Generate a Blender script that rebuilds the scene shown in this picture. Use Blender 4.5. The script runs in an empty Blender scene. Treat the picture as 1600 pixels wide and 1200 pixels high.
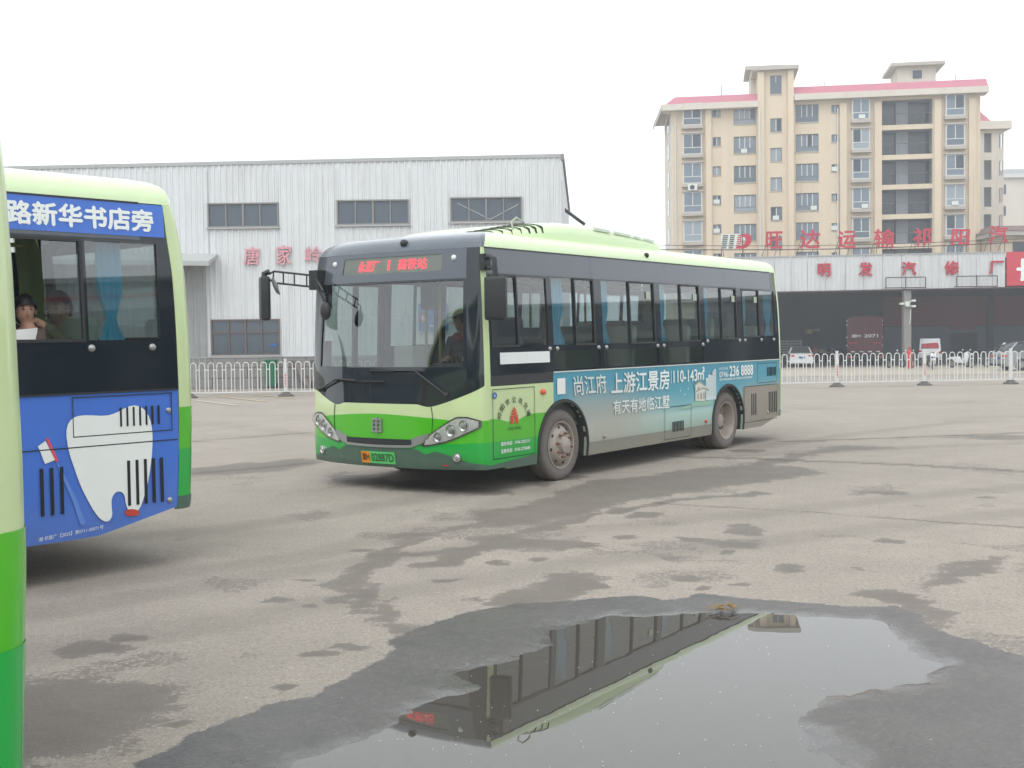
import bpy, bmesh, math, random
import numpy as np
from mathutils import Vector, Matrix
random.seed(7)
SC = bpy.context.scene
COL = SC.collection
R = math.radians

# ------------------------------------------------------------------ camera, sky, sun, exposure
FPX, PITCH, ROLL, CAMH = 1888.3, 0.0392, -0.0129, 1.642      # focal length in pixels of the 1600 px photo
cam_d = bpy.data.cameras.new('camera')
cam = bpy.data.objects.new('camera', cam_d)
COL.objects.link(cam)
SC.camera = cam
cam_d.sensor_fit = 'HORIZONTAL'
cam_d.sensor_width = 36.0
cam_d.lens = FPX / 1600 * 36.0
cam_d.clip_end = 3000
_fwd = Vector((0, math.cos(PITCH), -math.sin(PITCH)))
_up0 = Vector((0, math.sin(PITCH), math.cos(PITCH)))
_rt0 = Vector((1, 0, 0))
_rt = _rt0 * math.cos(ROLL) + _up0 * math.sin(ROLL)
_up = -_rt0 * math.sin(ROLL) + _up0 * math.cos(ROLL)
cam.matrix_world = Matrix(((_rt.x, _up.x, -_fwd.x, 0), (_rt.y, _up.y, -_fwd.y, 0), (_rt.z, _up.z, -_fwd.z, CAMH), (0, 0, 0, 1)))

SUN_EL, SUN_AZ = 58.0, 205.0          # azimuth measured clockwise from +Y
world = bpy.data.worlds.new('World')
SC.world = world
world.use_nodes = True
wn, wl = world.node_tree.nodes, world.node_tree.links
wn.clear()
w_out = wn.new('ShaderNodeOutputWorld')
w_bg = wn.new('ShaderNodeBackground')
w_sky = wn.new('ShaderNodeTexSky')
w_sky.sky_type = 'NISHITA'
w_sky.sun_disc = False
w_sky.sun_elevation = R(SUN_EL)
w_sky.sun_rotation = R(SUN_AZ)
w_sky.air_density = 1.0
w_sky.dust_density = 1.0
w_sky.ozone_density = 1.0
w_bw = wn.new('ShaderNodeRGBToBW')
w_mix = wn.new('ShaderNodeMix')
w_mix.data_type = 'RGBA'
w_mix.inputs[0].default_value = 0.90      # overcast: nearly colourless sky
wl.new(w_sky.outputs[0], w_bw.inputs[0])
wl.new(w_sky.outputs[0], w_mix.inputs[6])
wl.new(w_bw.outputs[0], w_mix.inputs[7])
w_bg.inputs[1].default_value = 0.15
w_cloud = wn.new('ShaderNodeMix')              # even cloud sheet over most of the clear-sky gradient
w_cloud.data_type = 'RGBA'
w_cloud.inputs[0].default_value = 0.80
w_cloud.inputs[7].default_value = (6.85, 7.2, 7.5, 1)
wl.new(w_mix.outputs[2], w_cloud.inputs[6])
wl.new(w_cloud.outputs[2], w_bg.inputs[0])
wl.new(w_bg.outputs[0], w_out.inputs[0])

sun_d = bpy.data.lights.new('sun', 'SUN')
sun_d.energy = 0.8
sun_d.angle = R(50)
sun_d.color = (1.0, 0.97, 0.93)
sun = bpy.data.objects.new('sun', sun_d)
COL.objects.link(sun)
_sd = Vector((math.sin(R(SUN_AZ)) * math.cos(R(SUN_EL)), math.cos(R(SUN_AZ)) * math.cos(R(SUN_EL)), math.sin(R(SUN_EL))))
sun.rotation_euler = _sd.to_track_quat('Z', 'Y').to_euler()
sun.location = (0, -20, 40)

SC.view_settings.view_transform = 'Standard'
SC.view_settings.look = 'None'
SC.view_settings.gamma = 1.0
SC.view_settings.use_curve_mapping = False
SC.view_settings.exposure = 0.74
SC.render.engine = 'CYCLES'
SC.cycles.use_denoising = True
SC.cycles.max_bounces = 8
SC.cycles.diffuse_bounces = 3
SC.cycles.glossy_bounces = 4
SC.cycles.transmission_bounces = 8
SC.cycles.transparent_max_bounces = 16
SC.cycles.volume_bounces = 0
SC.cycles.use_adaptive_sampling = True
SC.cycles.adaptive_threshold = 0.02
SC.cycles.caustics_reflective = False
SC.cycles.caustics_refractive = False

# ------------------------------------------------------------------ pixels of the photo -> places
def ray(u, v):
    d = _fwd + _rt * ((u - 800) / FPX) - _up * ((v - 600) / FPX)
    return Vector((0, 0, CAMH)), d
def G(u, v, z=0.0):
    o, d = ray(u, v)
    return o + d * ((z - o.z) / d.z)
def AT(u, v, Y):
    o, d = ray(u, v)
    return o + d * (Y / d.y)

# ------------------------------------------------------------------ mesh helpers
class MB:
    def __init__(s):
        s.v, s.f = [], []
    def add(s, vs, fs):
        n = len(s.v)
        s.v += [tuple(p) for p in vs]
        s.f += [tuple(i + n for i in f) for f in fs]
        return s
    def box(s, x0, x1, y0, y1, z0, z1):
        x0, x1 = min(x0, x1), max(x0, x1); y0, y1 = min(y0, y1), max(y0, y1); z0, z1 = min(z0, z1), max(z0, z1)
        return s.add([(x0, y0, z0), (x1, y0, z0), (x1, y1, z0), (x0, y1, z0), (x0, y0, z1), (x1, y0, z1), (x1, y1, z1), (x0, y1, z1)],
                     [(3, 2, 1, 0), (4, 5, 6, 7), (0, 1, 5, 4), (1, 2, 6, 5), (2, 3, 7, 6), (3, 0, 4, 7)])
    def tube(s, pts, r, n=8, r2=None):
        pts = [Vector(p) for p in pts]
        rings = []
        for i, p in enumerate(pts):
            a = pts[max(i - 1, 0)]; b = pts[min(i + 1, len(pts) - 1)]
            d = (b - a).normalized()
            ref = Vector((0, 0, 1)) if abs(d.z) < .95 else Vector((1, 0, 0))
            x = d.cross(ref).normalized(); y = x.cross(d)
            rr = r if r2 is None else r + (r2 - r) * i / max(1, len(pts) - 1)
            rings.append([p + (x * math.cos(2 * math.pi * k / n) + y * math.sin(2 * math.pi * k / n)) * rr for k in range(n)])
        vs = [q for rg in rings for q in rg]
        fs = [(i * n + k, i * n + (k + 1) % n, (i + 1) * n + (k + 1) % n, (i + 1) * n + k) for i in range(len(pts) - 1) for k in range(n)]
        fs += [tuple(range(n)), tuple((len(pts) - 1) * n + k for k in reversed(range(n)))]
        return s.add(vs, fs)
    def lathe(s, prof, c=(0, 0, 0), axis='y', n=32, close=False):
        # prof: list of (radius, along-axis)
        vs = []
        for k in range(n):
            a = 2 * math.pi * k / n
            for r, h in prof:
                p = (r * math.cos(a), r * math.sin(a), h)
                if axis == 'y': p = (p[0], p[2], p[1])
                elif axis == 'x': p = (p[2], p[0], p[1])
                vs.append((p[0] + c[0], p[1] + c[1], p[2] + c[2]))
        m = len(prof)
        rng = m if close else m - 1
        fs = [(k * m + i, k * m + (i + 1) % m, ((k + 1) % n) * m + (i + 1) % m, ((k + 1) % n) * m + i) for k in range(n) for i in range(rng)]
        return s.add(vs, fs)
    def prism(s, poly, y0, y1, axis='y'):
        # poly in (a,b); extruded along axis
        n = len(poly)
        def mk(a, b, h):
            return {'y': (a, h, b), 'x': (h, a, b), 'z': (a, b, h)}[axis]
        vs = [mk(a, b, y0) for a, b in poly] + [mk(a, b, y1) for a, b in poly]
        fs = [tuple(range(n)), tuple(range(2 * n - 1, n - 1, -1))] + [(i, i + n, (i + 1) % n + n, (i + 1) % n) for i in range(n)]
        return s.add(vs, fs)
    def grid(s, pts):
        # pts[i][j]
        nu, nv = len(pts), len(pts[0])
        return s.add([p for row in pts for p in row], [(i * nv + j, (i + 1) * nv + j, (i + 1) * nv + j + 1, i * nv + j + 1) for i in range(nu - 1) for j in range(nv - 1)])
    def sphere(s, c, r, n=12, m=8, sc=(1, 1, 1)):
        prof = [(math.sin(math.pi * i / m) * r, -math.cos(math.pi * i / m) * r) for i in range(m + 1)]
        n0 = len(s.v)
        s.lathe(prof, (0, 0, 0), 'z', n)
        for i in range(n0, len(s.v)):
            p = s.v[i]; s.v[i] = (p[0] * sc[0] + c[0], p[1] * sc[1] + c[1], p[2] * sc[2] + c[2])
        return s
    def build(s, name, mat, parent=None, smooth=None, bevel=0.0, loc=None, rotz=None, weld=False):
        me = bpy.data.meshes.new(name)
        me.from_pydata(s.v, [], s.f)
        bm = bmesh.new(); bm.from_mesh(me)
        if weld: bmesh.ops.remove_doubles(bm, verts=bm.verts, dist=1e-5)
        bmesh.ops.recalc_face_normals(bm, faces=bm.faces)
        if bevel > 0:
            bmesh.ops.bevel(bm, geom=[e for e in bm.edges if len(e.link_faces) == 2 and e.calc_face_angle(0) > .6], offset=bevel, segments=2, affect='EDGES', profile=.6, clamp_overlap=True)
        bm.to_mesh(me); bm.free()
        if smooth is not None:
            me.shade_smooth()
            me.set_sharp_from_angle(angle=R(smooth))
        if mat is not None: me.materials.append(mat if not isinstance(mat, str) else M[mat])
        o = bpy.data.objects.new(name, me)
        COL.objects.link(o)
        if parent is not None: o.parent = parent
        if loc is not None: o.location = loc
        if rotz is not None: o.rotation_euler = (0, 0, rotz)
        return o

def share(src, parent, loc=(0, 0, 0), rot=(0, 0, 0), scale=(1, 1, 1)):
    o = src.copy(); COL.objects.link(o); o.parent = parent; o.location = loc; o.rotation_euler = rot; o.scale = scale
    return o
def empty(name, loc=(0, 0, 0), rotz=0.0):
    o = bpy.data.objects.new(name, None); COL.objects.link(o)
    o.location = loc; o.rotation_euler = (0, 0, rotz); o.empty_display_size = .2
    return o
def tag(o, label, cat, group=None):
    o['label'] = label; o['category'] = cat
    if group: o['group'] = group
    return o
def struct(o, kind='structure'):
    o['kind'] = kind; return o

_tcache = {}
def text2d(s, bold=0.0, res=3):
    """(verts 2D, faces) of a line of lettering, height of a CJK body about 1, origin at left baseline."""
    key = (s, bold)
    if key in _tcache: return _tcache[key]
    cu = bpy.data.curves.new('lettering', 'FONT')
    cu.body = s; cu.size = 1.0; cu.resolution_u = res; cu.offset = bold
    ob = bpy.data.objects.new('lettering', cu); COL.objects.link(ob)
    dg = bpy.context.evaluated_depsgraph_get()
    me = ob.evaluated_get(dg).to_mesh()
    vs = [(v.co.x, v.co.y) for v in me.vertices]
    fs = [tuple(p.vertices) for p in me.polygons]
    ob.evaluated_get(dg).to_mesh_clear()
    bpy.data.objects.remove(ob); bpy.data.curves.remove(cu)
    if vs:
        xs = [v[0] for v in vs]; ys = [v[1] for v in vs]
        bb = (min(xs), max(xs), min(ys), max(ys))
    else: bb = (0, 1, 0, 1)
    _tcache[key] = (vs, fs, bb)
    return _tcache[key]
def lettering(s, box, mapf, name, mat, parent=None, bold=0.0, depth=0.0, shear=0.0):
    """lettering stretched into box=(u0,u1,v0,v1), then mapped with mapf(u,v,off)->3D; depth>0 gives raised letters."""
    vs, fs, bb = text2d(s)
    u0, u1, v0, v1 = box
    su, sv = (u1 - u0) / (bb[1] - bb[0]), (v1 - v0) / (bb[3] - bb[2])
    uv = []
    for x, y in vs:
        a = (x - bb[0]) / (bb[1] - bb[0]); b = (y - bb[2]) / (bb[3] - bb[2])
        uv.append((u0 + a * (u1 - u0) + shear * (b - .5) * (u1 - u0), v0 + b * (v1 - v0)))
    m = MB()
    cnt = {}
    for f in fs:
        for i in range(len(f)):
            e = (f[i], f[(i + 1) % len(f)]); k = tuple(sorted(e)); cnt.setdefault(k, []).append(e)
    rim = [e[0] for e in cnt.values() if len(e) == 1]
    shifts = [(0, 0)] + ([(1, 0), (-1, 0), (0, 1), (0, -1)] if bold > 0 else [])   # heavier strokes: layers set apart by a hair
    for j, (p, q) in enumerate(shifts):
        du_, dv_, o = p * bold * su, q * bold * sv, depth + j * .0005
        n0 = len(m.v); n = len(uv)
        m.add([mapf(u + du_, v + dv_, o) for u, v in uv], fs)
        if depth > 0:
            m.v += [tuple(mapf(u + du_, v + dv_, 0)) for u, v in uv]
            m.f += [(e[1] + n0, e[0] + n0, e[0] + n + n0, e[1] + n + n0) for e in rim]
    return m.build(name, mat, parent)

# ------------------------------------------------------------------ materials
M = {}
def lin(h):
    if isinstance(h, str):
        h = h.lstrip('#'); c = [int(h[i:i + 2], 16) / 255 for i in (0, 2, 4)]
        return tuple(x / 12.92 if x <= .04045 else ((x + .055) / 1.055) ** 2.4 for x in c)
    return tuple(h)
def mat(name, col, rough=.6, metal=0.0, coat=0.0, spec=.5, var=0.0, vscale=3.0, bump=0.0, bscale=40.0, emit=None, estr=0.0, dirt=None, trans=0.0, ior=1.45, alpha=1.0, streak=0.0, sscale=6.0):
    m = bpy.data.materials.new(name); m.use_nodes = True
    nt = m.node_tree; N, L = nt.nodes, nt.links
    b = N['Principled BSDF']
    c = lin(col)
    b.inputs['Base Color'].default_value = (*c, 1)
    b.inputs['Roughness'].default_value = rough
    b.inputs['Metallic'].default_value = metal
    b.inputs['Coat Weight'].default_value = coat
    b.inputs['Coat Roughness'].default_value = .06
    b.inputs['Specular IOR Level'].default_value = spec
    b.inputs['Transmission Weight'].default_value = trans
    b.inputs['IOR'].default_value = ior
    b.inputs['Alpha'].default_value = alpha
    if emit is not None:
        b.inputs['Emission Color'].default_value = (*lin(emit), 1); b.inputs['Emission Strength'].default_value = estr
    if var > 0 or bump > 0 or dirt is not None or streak > 0:
        tc = N.new('ShaderNodeTexCoord')
        col_out = None
        if var > 0:
            nz = N.new('ShaderNodeTexNoise'); nz.inputs['Scale'].default_value = vscale; nz.inputs['Detail'].default_value = 6; nz.inputs['Roughness'].default_value = .65
            L.new(tc.outputs['Object'], nz.inputs['Vector'])
            mr = N.new('ShaderNodeMapRange'); mr.inputs[1].default_value = .25; mr.inputs[2].default_value = .75
            mr.inputs[3].default_value = 1 - var; mr.inputs[4].default_value = 1 + var
            L.new(nz.outputs[0], mr.inputs[0])
            mx = N.new('ShaderNodeMix'); mx.data_type = 'RGBA'; mx.blend_type = 'MULTIPLY'; mx.inputs[0].default_value = 1
            mx.inputs[6].default_value = (*c, 1)
            L.new(mr.outputs[0], mx.inputs[7])
            col_out = mx.outputs[2]
            rr = N.new('ShaderNodeMapRange'); rr.inputs[3].default_value = max(0, rough - var * .4); rr.inputs[4].default_value = min(1, rough + var * .4)
            L.new(nz.outputs[0], rr.inputs[0]); L.new(rr.outputs[0], b.inputs['Roughness'])
        if dirt is not None:
            # dirt = (colour, z_full, z_none, amount): road dust that thins out with height
            dc, z1, z0, amt = dirt
            sx = N.new('ShaderNodeSeparateXYZ'); L.new(tc.outputs['Object'], sx.inputs[0])
            nz2 = N.new('ShaderNodeTexNoise'); nz2.inputs['Scale'].default_value = 4; nz2.inputs['Detail'].default_value = 7; nz2.inputs['Roughness'].default_value = .7
            mp = N.new('ShaderNodeMapping'); mp.inputs['Scale'].default_value = (1, 1, .35)
            L.new(tc.outputs['Object'], mp.inputs[0]); L.new(mp.outputs[0], nz2.inputs['Vector'])
            r1 = N.new('ShaderNodeMapRange'); r1.inputs[1].default_value = z0; r1.inputs[2].default_value = z1; r1.inputs[3].default_value = 0; r1.inputs[4].default_value = 1
            L.new(sx.outputs[2], r1.inputs[0])
            ad = N.new('ShaderNodeMath'); ad.operation = 'MULTIPLY_ADD'; ad.inputs[1].default_value = .9; ad.inputs[2].default_value = -.45
            L.new(nz2.outputs[0], ad.inputs[0])
            a2 = N.new('ShaderNodeMath'); a2.operation = 'ADD'; L.new(ad.outputs[0], a2.inputs[0]); L.new(r1.outputs[0], a2.inputs[1])
            a3 = N.new('ShaderNodeMath'); a3.operation = 'MULTIPLY'; a3.use_clamp = True; a3.inputs[1].default_value = amt; L.new(a2.outputs[0], a3.inputs[0])
            mx2 = N.new('ShaderNodeMix'); mx2.data_type = 'RGBA'; L.new(a3.outputs[0], mx2.inputs[0])
            if col_out is not None: L.new(col_out, mx2.inputs[6])
            else: mx2.inputs[6].default_value = (*c, 1)
            mx2.inputs[7].default_value = (*lin(dc), 1)
            col_out = mx2.outputs[2]
        if streak > 0:        # rain and rust runs: stretched down the wall, in patches
            mp2 = N.new('ShaderNodeMapping'); mp2.inputs['Scale'].default_value = (sscale, sscale, sscale * .04)
            L.new(tc.outputs['Object'], mp2.inputs[0])
            ns = N.new('ShaderNodeTexNoise'); ns.inputs['Scale'].default_value = 1; ns.inputs['Detail'].default_value = 6; ns.inputs['Roughness'].default_value = .7; L.new(mp2.outputs[0], ns.inputs['Vector'])
            np_ = N.new('ShaderNodeTexNoise'); np_.inputs['Scale'].default_value = .35; np_.inputs['Detail'].default_value = 3; L.new(tc.outputs['Object'], np_.inputs['Vector'])
            rs = N.new('ShaderNodeMapRange'); rs.inputs[1].default_value = .48; rs.inputs[2].default_value = .72; L.new(ns.outputs[0], rs.inputs[0])
            rp = N.new('ShaderNodeMapRange'); rp.inputs[1].default_value = .38; rp.inputs[2].default_value = .66; rp.inputs[3].default_value = .25; L.new(np_.outputs[0], rp.inputs[0])
            m1 = N.new('ShaderNodeMath'); m1.operation = 'MULTIPLY'; L.new(rs.outputs[0], m1.inputs[0]); L.new(rp.outputs[0], m1.inputs[1])
            m2_ = N.new('ShaderNodeMath'); m2_.operation = 'MULTIPLY'; m2_.inputs[1].default_value = streak; L.new(m1.outputs[0], m2_.inputs[0])
            mx3 = N.new('ShaderNodeMix'); mx3.data_type = 'RGBA'; L.new(m2_.outputs[0], mx3.inputs[0])
            if col_out is not None: L.new(col_out, mx3.inputs[6])
            else: mx3.inputs[6].default_value = (*c, 1)
            mx3.inputs[7].default_value = (*[x * f for x, f in zip(c, (.52, .46, .40))], 1)
            col_out = mx3.outputs[2]
        if col_out is not None: L.new(col_out, b.inputs['Base Color'])
        if bump > 0:
            nb = N.new('ShaderNodeTexNoise'); nb.inputs['Scale'].default_value = bscale; nb.inputs['Detail'].default_value = 4
            L.new(tc.outputs['Object'], nb.inputs['Vector'])
            bp = N.new('ShaderNodeBump'); bp.inputs['Strength'].default_value = bump; bp.inputs['Distance'].default_value = .01
            L.new(nb.outputs[0], bp.inputs['Height']); L.new(bp.outputs[0], b.inputs['Normal'])
    M[name] = m
    return m
def glass(name, tint, clear, refl_boost=1.0):
    """flat window glass: fresnel reflection over a tinted see-through layer (single sheet)."""
    m = bpy.data.materials.new(name); m.use_nodes = True
    nt = m.node_tree; N, L = nt.nodes, nt.links; N.clear()
    out = N.new('ShaderNodeOutputMaterial')
    tr = N.new('ShaderNodeBsdfTransparent'); tr.inputs[0].default_value = (*[x * clear for x in lin(tint)], 1)
    gl = N.new('ShaderNodeBsdfGlossy'); gl.inputs['Roughness'].default_value = .015
    lw = N.new('ShaderNodeLayerWeight'); lw.inputs[0].default_value = .5
    pw = N.new('ShaderNodeMath'); pw.operation = 'POWER'; pw.inputs[1].default_value = 5.0; L.new(lw.outputs['Facing'], pw.inputs[0])
    ma = N.new('ShaderNodeMath'); ma.operation = 'MULTIPLY_ADD'; ma.inputs[1].default_value = .92; ma.inputs[2].default_value = .08; L.new(pw.outputs[0], ma.inputs[0])
    mu = N.new('ShaderNodeMath'); mu.operation = 'MULTIPLY'; mu.use_clamp = True; mu.inputs[1].default_value = refl_boost
    L.new(ma.outputs[0], mu.inputs[0])
    mx = N.new('ShaderNodeMixShader')
    L.new(mu.outputs[0], mx.inputs[0]); L.new(tr.outputs[0], mx.inputs[1]); L.new(gl.outputs[0], mx.inputs[2])
    L.new(mx.outputs[0], out.inputs[0])
    M[name] = m
    return m
# ------------------------------------------------------------------ material list
DUST = '#a2978a'
mat('paint_light', '#c3d6a0', .28, coat=.5, var=.03, dirt=(DUST, .2, 1.0, .25))
mat('paint_light_roof', '#cbdfb2', .3, coat=.4, var=.03)
mat('paint_mid', '#4bb21c', .25, coat=.6, var=.03)
mat('paint_dark', '#18a53f', .25, coat=.6, var=.03)
mat('paint_skirt', '#3c6052', .45, var=.06, dirt=(DUST, .15, .6, .18))
mat('band_black', (.013, .020, .026), .05, spec=.6, coat=.15)
mat('band_grey', (.078, .093, .114), .22, coat=.5)
mat('black_plastic', (.022, .024, .026), .5, var=.1)
mat('black_matte', (.012, .013, .014), .8)
mat('rubber', (.035, .034, .033), .85, var=.2, vscale=8, bump=.2, bscale=60)
mat('tyre', '#6f6a65', .9, var=.12, vscale=6, bump=.15, bscale=50)
mat('rim', '#a39a90', .6, metal=.1, var=.15, vscale=9)
mat('rim_rust', '#7d5f4c', .8, var=.25, vscale=14)
mat('chrome', '#c8c8c8', .22, metal=1.0)
mat('silver', '#9fa19f', .35, metal=.6)
mat('lamp_housing', '#dddcd6', .25, metal=.25, var=.22, vscale=20)
mat('lamp_dark', '#5a5856', .3, metal=.4)
mat('lamp_red', '#c2402e', .2, coat=.5)
mat('lamp_orange', '#d8572e', .2, coat=.5)
mat('white_print', '#e9efec', .5)
mat('white_plain', '#e6e6e2', .55)
mat('white_worn', '#d8dcd5', .6, var=.08, vscale=12)
mat('ink_dark', '#2c3d2c', .6)
mat('ink_red', '#c8452f', .6)
mat('ink_blue', '#1f5fa8', .5)
mat('ink_maroon', '#4a2a1c', .5)
mat('line_dark', '#20302a', .6)
mat('advert_blue', '#3f70cb', .35, coat=.3, var=.05, dirt=('#6d7fae', .2, .7, .35))
mat('blue_shade', '#3d63b4', .4)
mat('tooth_white', '#e3e8e4', .4, var=.02)
mat('brush_red', '#d6505e', .4)
mat('brush_blue', '#5f86cf', .4)
mat('cyan_curtain', '#62c4e4', .9, var=.08, vscale=6)
mat('plate_orange', '#e08a28', .4)
mat('plate_green', '#58c46c', .4)
mat('led_red', '#ff4a5c', .4, emit='#ff3850', estr=1.6)
mat('led_panel', '#b9bdb4', .5, var=.05)
mat('seat_blue', '#55656a', .8, var=.1)
mat('seat_pale', '#a9b3a2', .7, var=.05)
mat('interior_grey', '#b4b4ac', .7, var=.04)
mat('interior_dark', '#4a4c4c', .7, var=.08)
mat('bus_floor', '#55564f', .8, var=.1)
mat('handrail', '#c8b86a', .35, metal=.3)
mat('paper', '#efefec', .8)
mat('ad_sign', '#e0e4e2', .6, var=.05, vscale=14)
mat('tower_print', '#cfdcdc', .5)
mat('tower_shade', '#9ab4b4', .5)
mat('villa_shade', '#9b9a8e', .5)
mat('villa_light', '#d0d2c8', .5)
mat('meadow_print', '#8fb9a4', .5)
glass('glass_bus', '#cbd8d8', .86, 2.2)
glass('glass_lower', '#b5c6bf', .9, 1.6)
glass('glass_wind', '#cfddda', .80, 1.9)
glass('glass_lamp', '#f0f2f2', .97, .8)
glass('glass_display', '#c8ccc8', .9, 1.0)

def advert_material():
    m = bpy.data.materials.new('advert_teal'); m.use_nodes = True
    nt = m.node_tree; N, L = nt.nodes, nt.links
    b = N['Principled BSDF']; b.inputs['Roughness'].default_value = .38; b.inputs['Coat Weight'].default_value = .25
    tc = N.new('ShaderNodeTexCoord'); sx = N.new('ShaderNodeSeparateXYZ'); L.new(tc.outputs['Object'], sx.inputs[0])
    # printed picture: teal sky getting paler towards a hazy lakeside at the bottom
    rz = N.new('ShaderNodeMapRange'); rz.inputs[1].default_value = .40; rz.inputs[2].default_value = 1.1; L.new(sx.outputs[2], rz.inputs[0])
    cr = N.new('ShaderNodeValToRGB'); L.new(rz.outputs[0], cr.inputs[0])
    e = cr.color_ramp.elements; e[0].position = 0; e[0].color = (*lin('#93b9ac'), 1); e[1].position = 1; e[1].color = (*lin('#3f95ad'), 1)
    for pos, c in ((.28, '#a9cbc4'), (.42, '#78b4bc'), (.7, '#4b9fb2')):
        x = cr.color_ramp.elements.new(pos); x.color = (*lin(c), 1)
    nz = N.new('ShaderNodeTexNoise'); nz.inputs['Scale'].default_value = 2.2; nz.inputs['Detail'].default_value = 5
    L.new(tc.outputs['Object'], nz.inputs[0])
    # dust thrown up by the front wheel: a fan behind it, its own shape on the panel
    def mr(src, a, bb, c=0., d=1.):
        r = N.new('ShaderNodeMapRange'); r.interpolation_type = 'SMOOTHSTEP'
        r.inputs[1].default_value = a; r.inputs[2].default_value = bb; r.inputs[3].default_value = c; r.inputs[4].default_value = d
        L.new(src, r.inputs[0]); return r.outputs[0]
    def op(o, a, b_):
        q = N.new('ShaderNodeMath'); q.operation = o
        for i, s in enumerate((a, b_)):
            if isinstance(s, (int, float)): q.inputs[i].default_value = s
            else: L.new(s, q.inputs[i])
        return q.outputs[0]
    xx = op('MULTIPLY', sx.outputs[0], -1.0)
    d1 = op('MULTIPLY', mr(xx, 1.55, 2.2), mr(xx, 5.0, 2.6))           # along the side
    d1 = op('MULTIPLY', d1, mr(op('ADD', sx.outputs[2], op('MULTIPLY', xx, .08)), 1.36, .95))
    d2 = mr(sx.outputs[2], .62, .30)
    d3 = op('MULTIPLY', mr(xx, 6.3, 6.9), mr(sx.outputs[2], 1.0, .72))  # behind the rear wheel
    tot = op('MAXIMUM', op('MAXIMUM', d1, op('MULTIPLY', d2, .62)), d3)
    nn = mr(nz.outputs[0], .2, .8, .72, 1.18)
    dirt = N.new('ShaderNodeMath'); dirt.operation = 'MULTIPLY'; dirt.use_clamp = True
    L.new(tot, dirt.inputs[0]); L.new(nn, dirt.inputs[1])
    dm = op('MULTIPLY', dirt.outputs[0], .78)
    mx = N.new('ShaderNodeMix'); mx.data_type = 'RGBA'; L.new(dm, mx.inputs[0]); L.new(cr.outputs[0], mx.inputs[6]); mx.inputs[7].default_value = (*lin('#aaa094'), 1)
    L.new(mx.outputs[2], b.inputs['Base Color'])
    ro = mr(dm, 0, 1, .32, .75); L.new(ro, b.inputs['Roughness'])
    M['advert_teal'] = m
    # the white print on it fades under the same dust
    m2 = bpy.data.materials.new('advert_print'); m2.use_nodes = True
    N2, L2 = m2.node_tree.nodes, m2.node_tree.links
    b2 = N2['Principled BSDF']; b2.inputs['Roughness'].default_value = .5
    t2 = N2.new('ShaderNodeTexCoord'); s2 = N2.new('ShaderNodeSeparateXYZ'); L2.new(t2.outputs['Object'], s2.inputs[0])
    a = N2.new('ShaderNodeMapRange'); a.inputs[1].default_value = -2.4; a.inputs[2].default_value = -3.9; a.inputs[3].default_value = .40; a.inputs[4].default_value = 0
    L2.new(s2.outputs[0], a.inputs[0])
    q = N2.new('ShaderNodeMix'); q.data_type = 'RGBA'; q.inputs[6].default_value = (*lin('#eaf1ee'), 1); q.inputs[7].default_value = (*lin('#b0aba0'), 1)
    L2.new(a.outputs[0], q.inputs[0]); L2.new(q.outputs[2], b2.inputs['Base Color'])
    M['advert_print'] = m2
advert_material()
mat('dusty_panel', '#938d82', .6, var=.06, vscale=5)
mat('skirt_grey', '#7d8176', .6, var=.07, vscale=5, dirt=(DUST, .2, .5, .5))
# ------------------------------------------------------------------ ground: one sheet, puddle basin, wet stains
def hash2(ix, iy, seed):
    h = (ix.astype(np.int64) * 374761393 + iy.astype(np.int64) * 668265263 + seed * 974711) & 0x7fffffff
    h = (h ^ (h >> 13)) * 1274126177 & 0x7fffffff
    return ((h ^ (h >> 16)) & 0xffff) / 65535.0
def vnoise(x, y, sc, seed):
    x = x * sc; y = y * sc
    ix, iy = np.floor(x), np.floor(y); fx, fy_ = x - ix, y - iy
    fx = fx * fx * (3 - 2 * fx); fy_ = fy_ * fy_ * (3 - 2 * fy_)
    a, b, c, d = hash2(ix, iy, seed), hash2(ix + 1, iy, seed), hash2(ix, iy + 1, seed), hash2(ix + 1, iy + 1, seed)
    return (a * (1 - fx) + b * fx) * (1 - fy_) + (c * (1 - fx) + d * fx) * fy_
def fbm(x, y, sc, seed, n=4):
    t, a, s = 0, .5, 0
    for i in range(n):
        t = t + a * vnoise(x, y, sc * 2 ** i, seed + i * 17); s += a; a *= .55
    return t / s
def sstep(a, b, x):
    t = np.clip((x - a) / (b - a), 0, 1); return t * t * (3 - 2 * t)
def sdist(poly, X, Y):
    """signed distance to a polygon (positive inside)"""
    d = np.full(X.shape, 1e9); ins = np.zeros(X.shape, bool)
    n = len(poly)
    for i in range(n):
        x0, y0 = poly[i]; x1, y1 = poly[(i + 1) % n]
        ex, ey = x1 - x0, y1 - y0
        t = np.clip(((X - x0) * ex + (Y - y0) * ey) / (ex * ex + ey * ey + 1e-12), 0, 1)
        d = np.minimum(d, np.hypot(X - x0 - t * ex, Y - y0 - t * ey))
        c = ((y0 > Y) != (y1 > Y)) & (X < ex * (Y - y0) / (ey + 1e-12) + x0)
        ins ^= c
    return np.where(ins, d, -d)
def gp(pts): return [tuple(G(u, v)[:2]) for u, v in pts]
WETP = gp([(60, 1270), (150, 1205), (300, 1142), (400, 1106), (480, 1086), (560, 1060), (615, 1020), (640, 988), (720, 960), (800, 946), (900, 938), (1000, 930), (1060, 934), (1110, 922), (1180, 936), (1260, 940), (1330, 944), (1400, 944), (1440, 958), (1500, 988), (1600, 1024), (1750, 1080), (1900, 1250), (1800, 1500), (200, 1500)])
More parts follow.
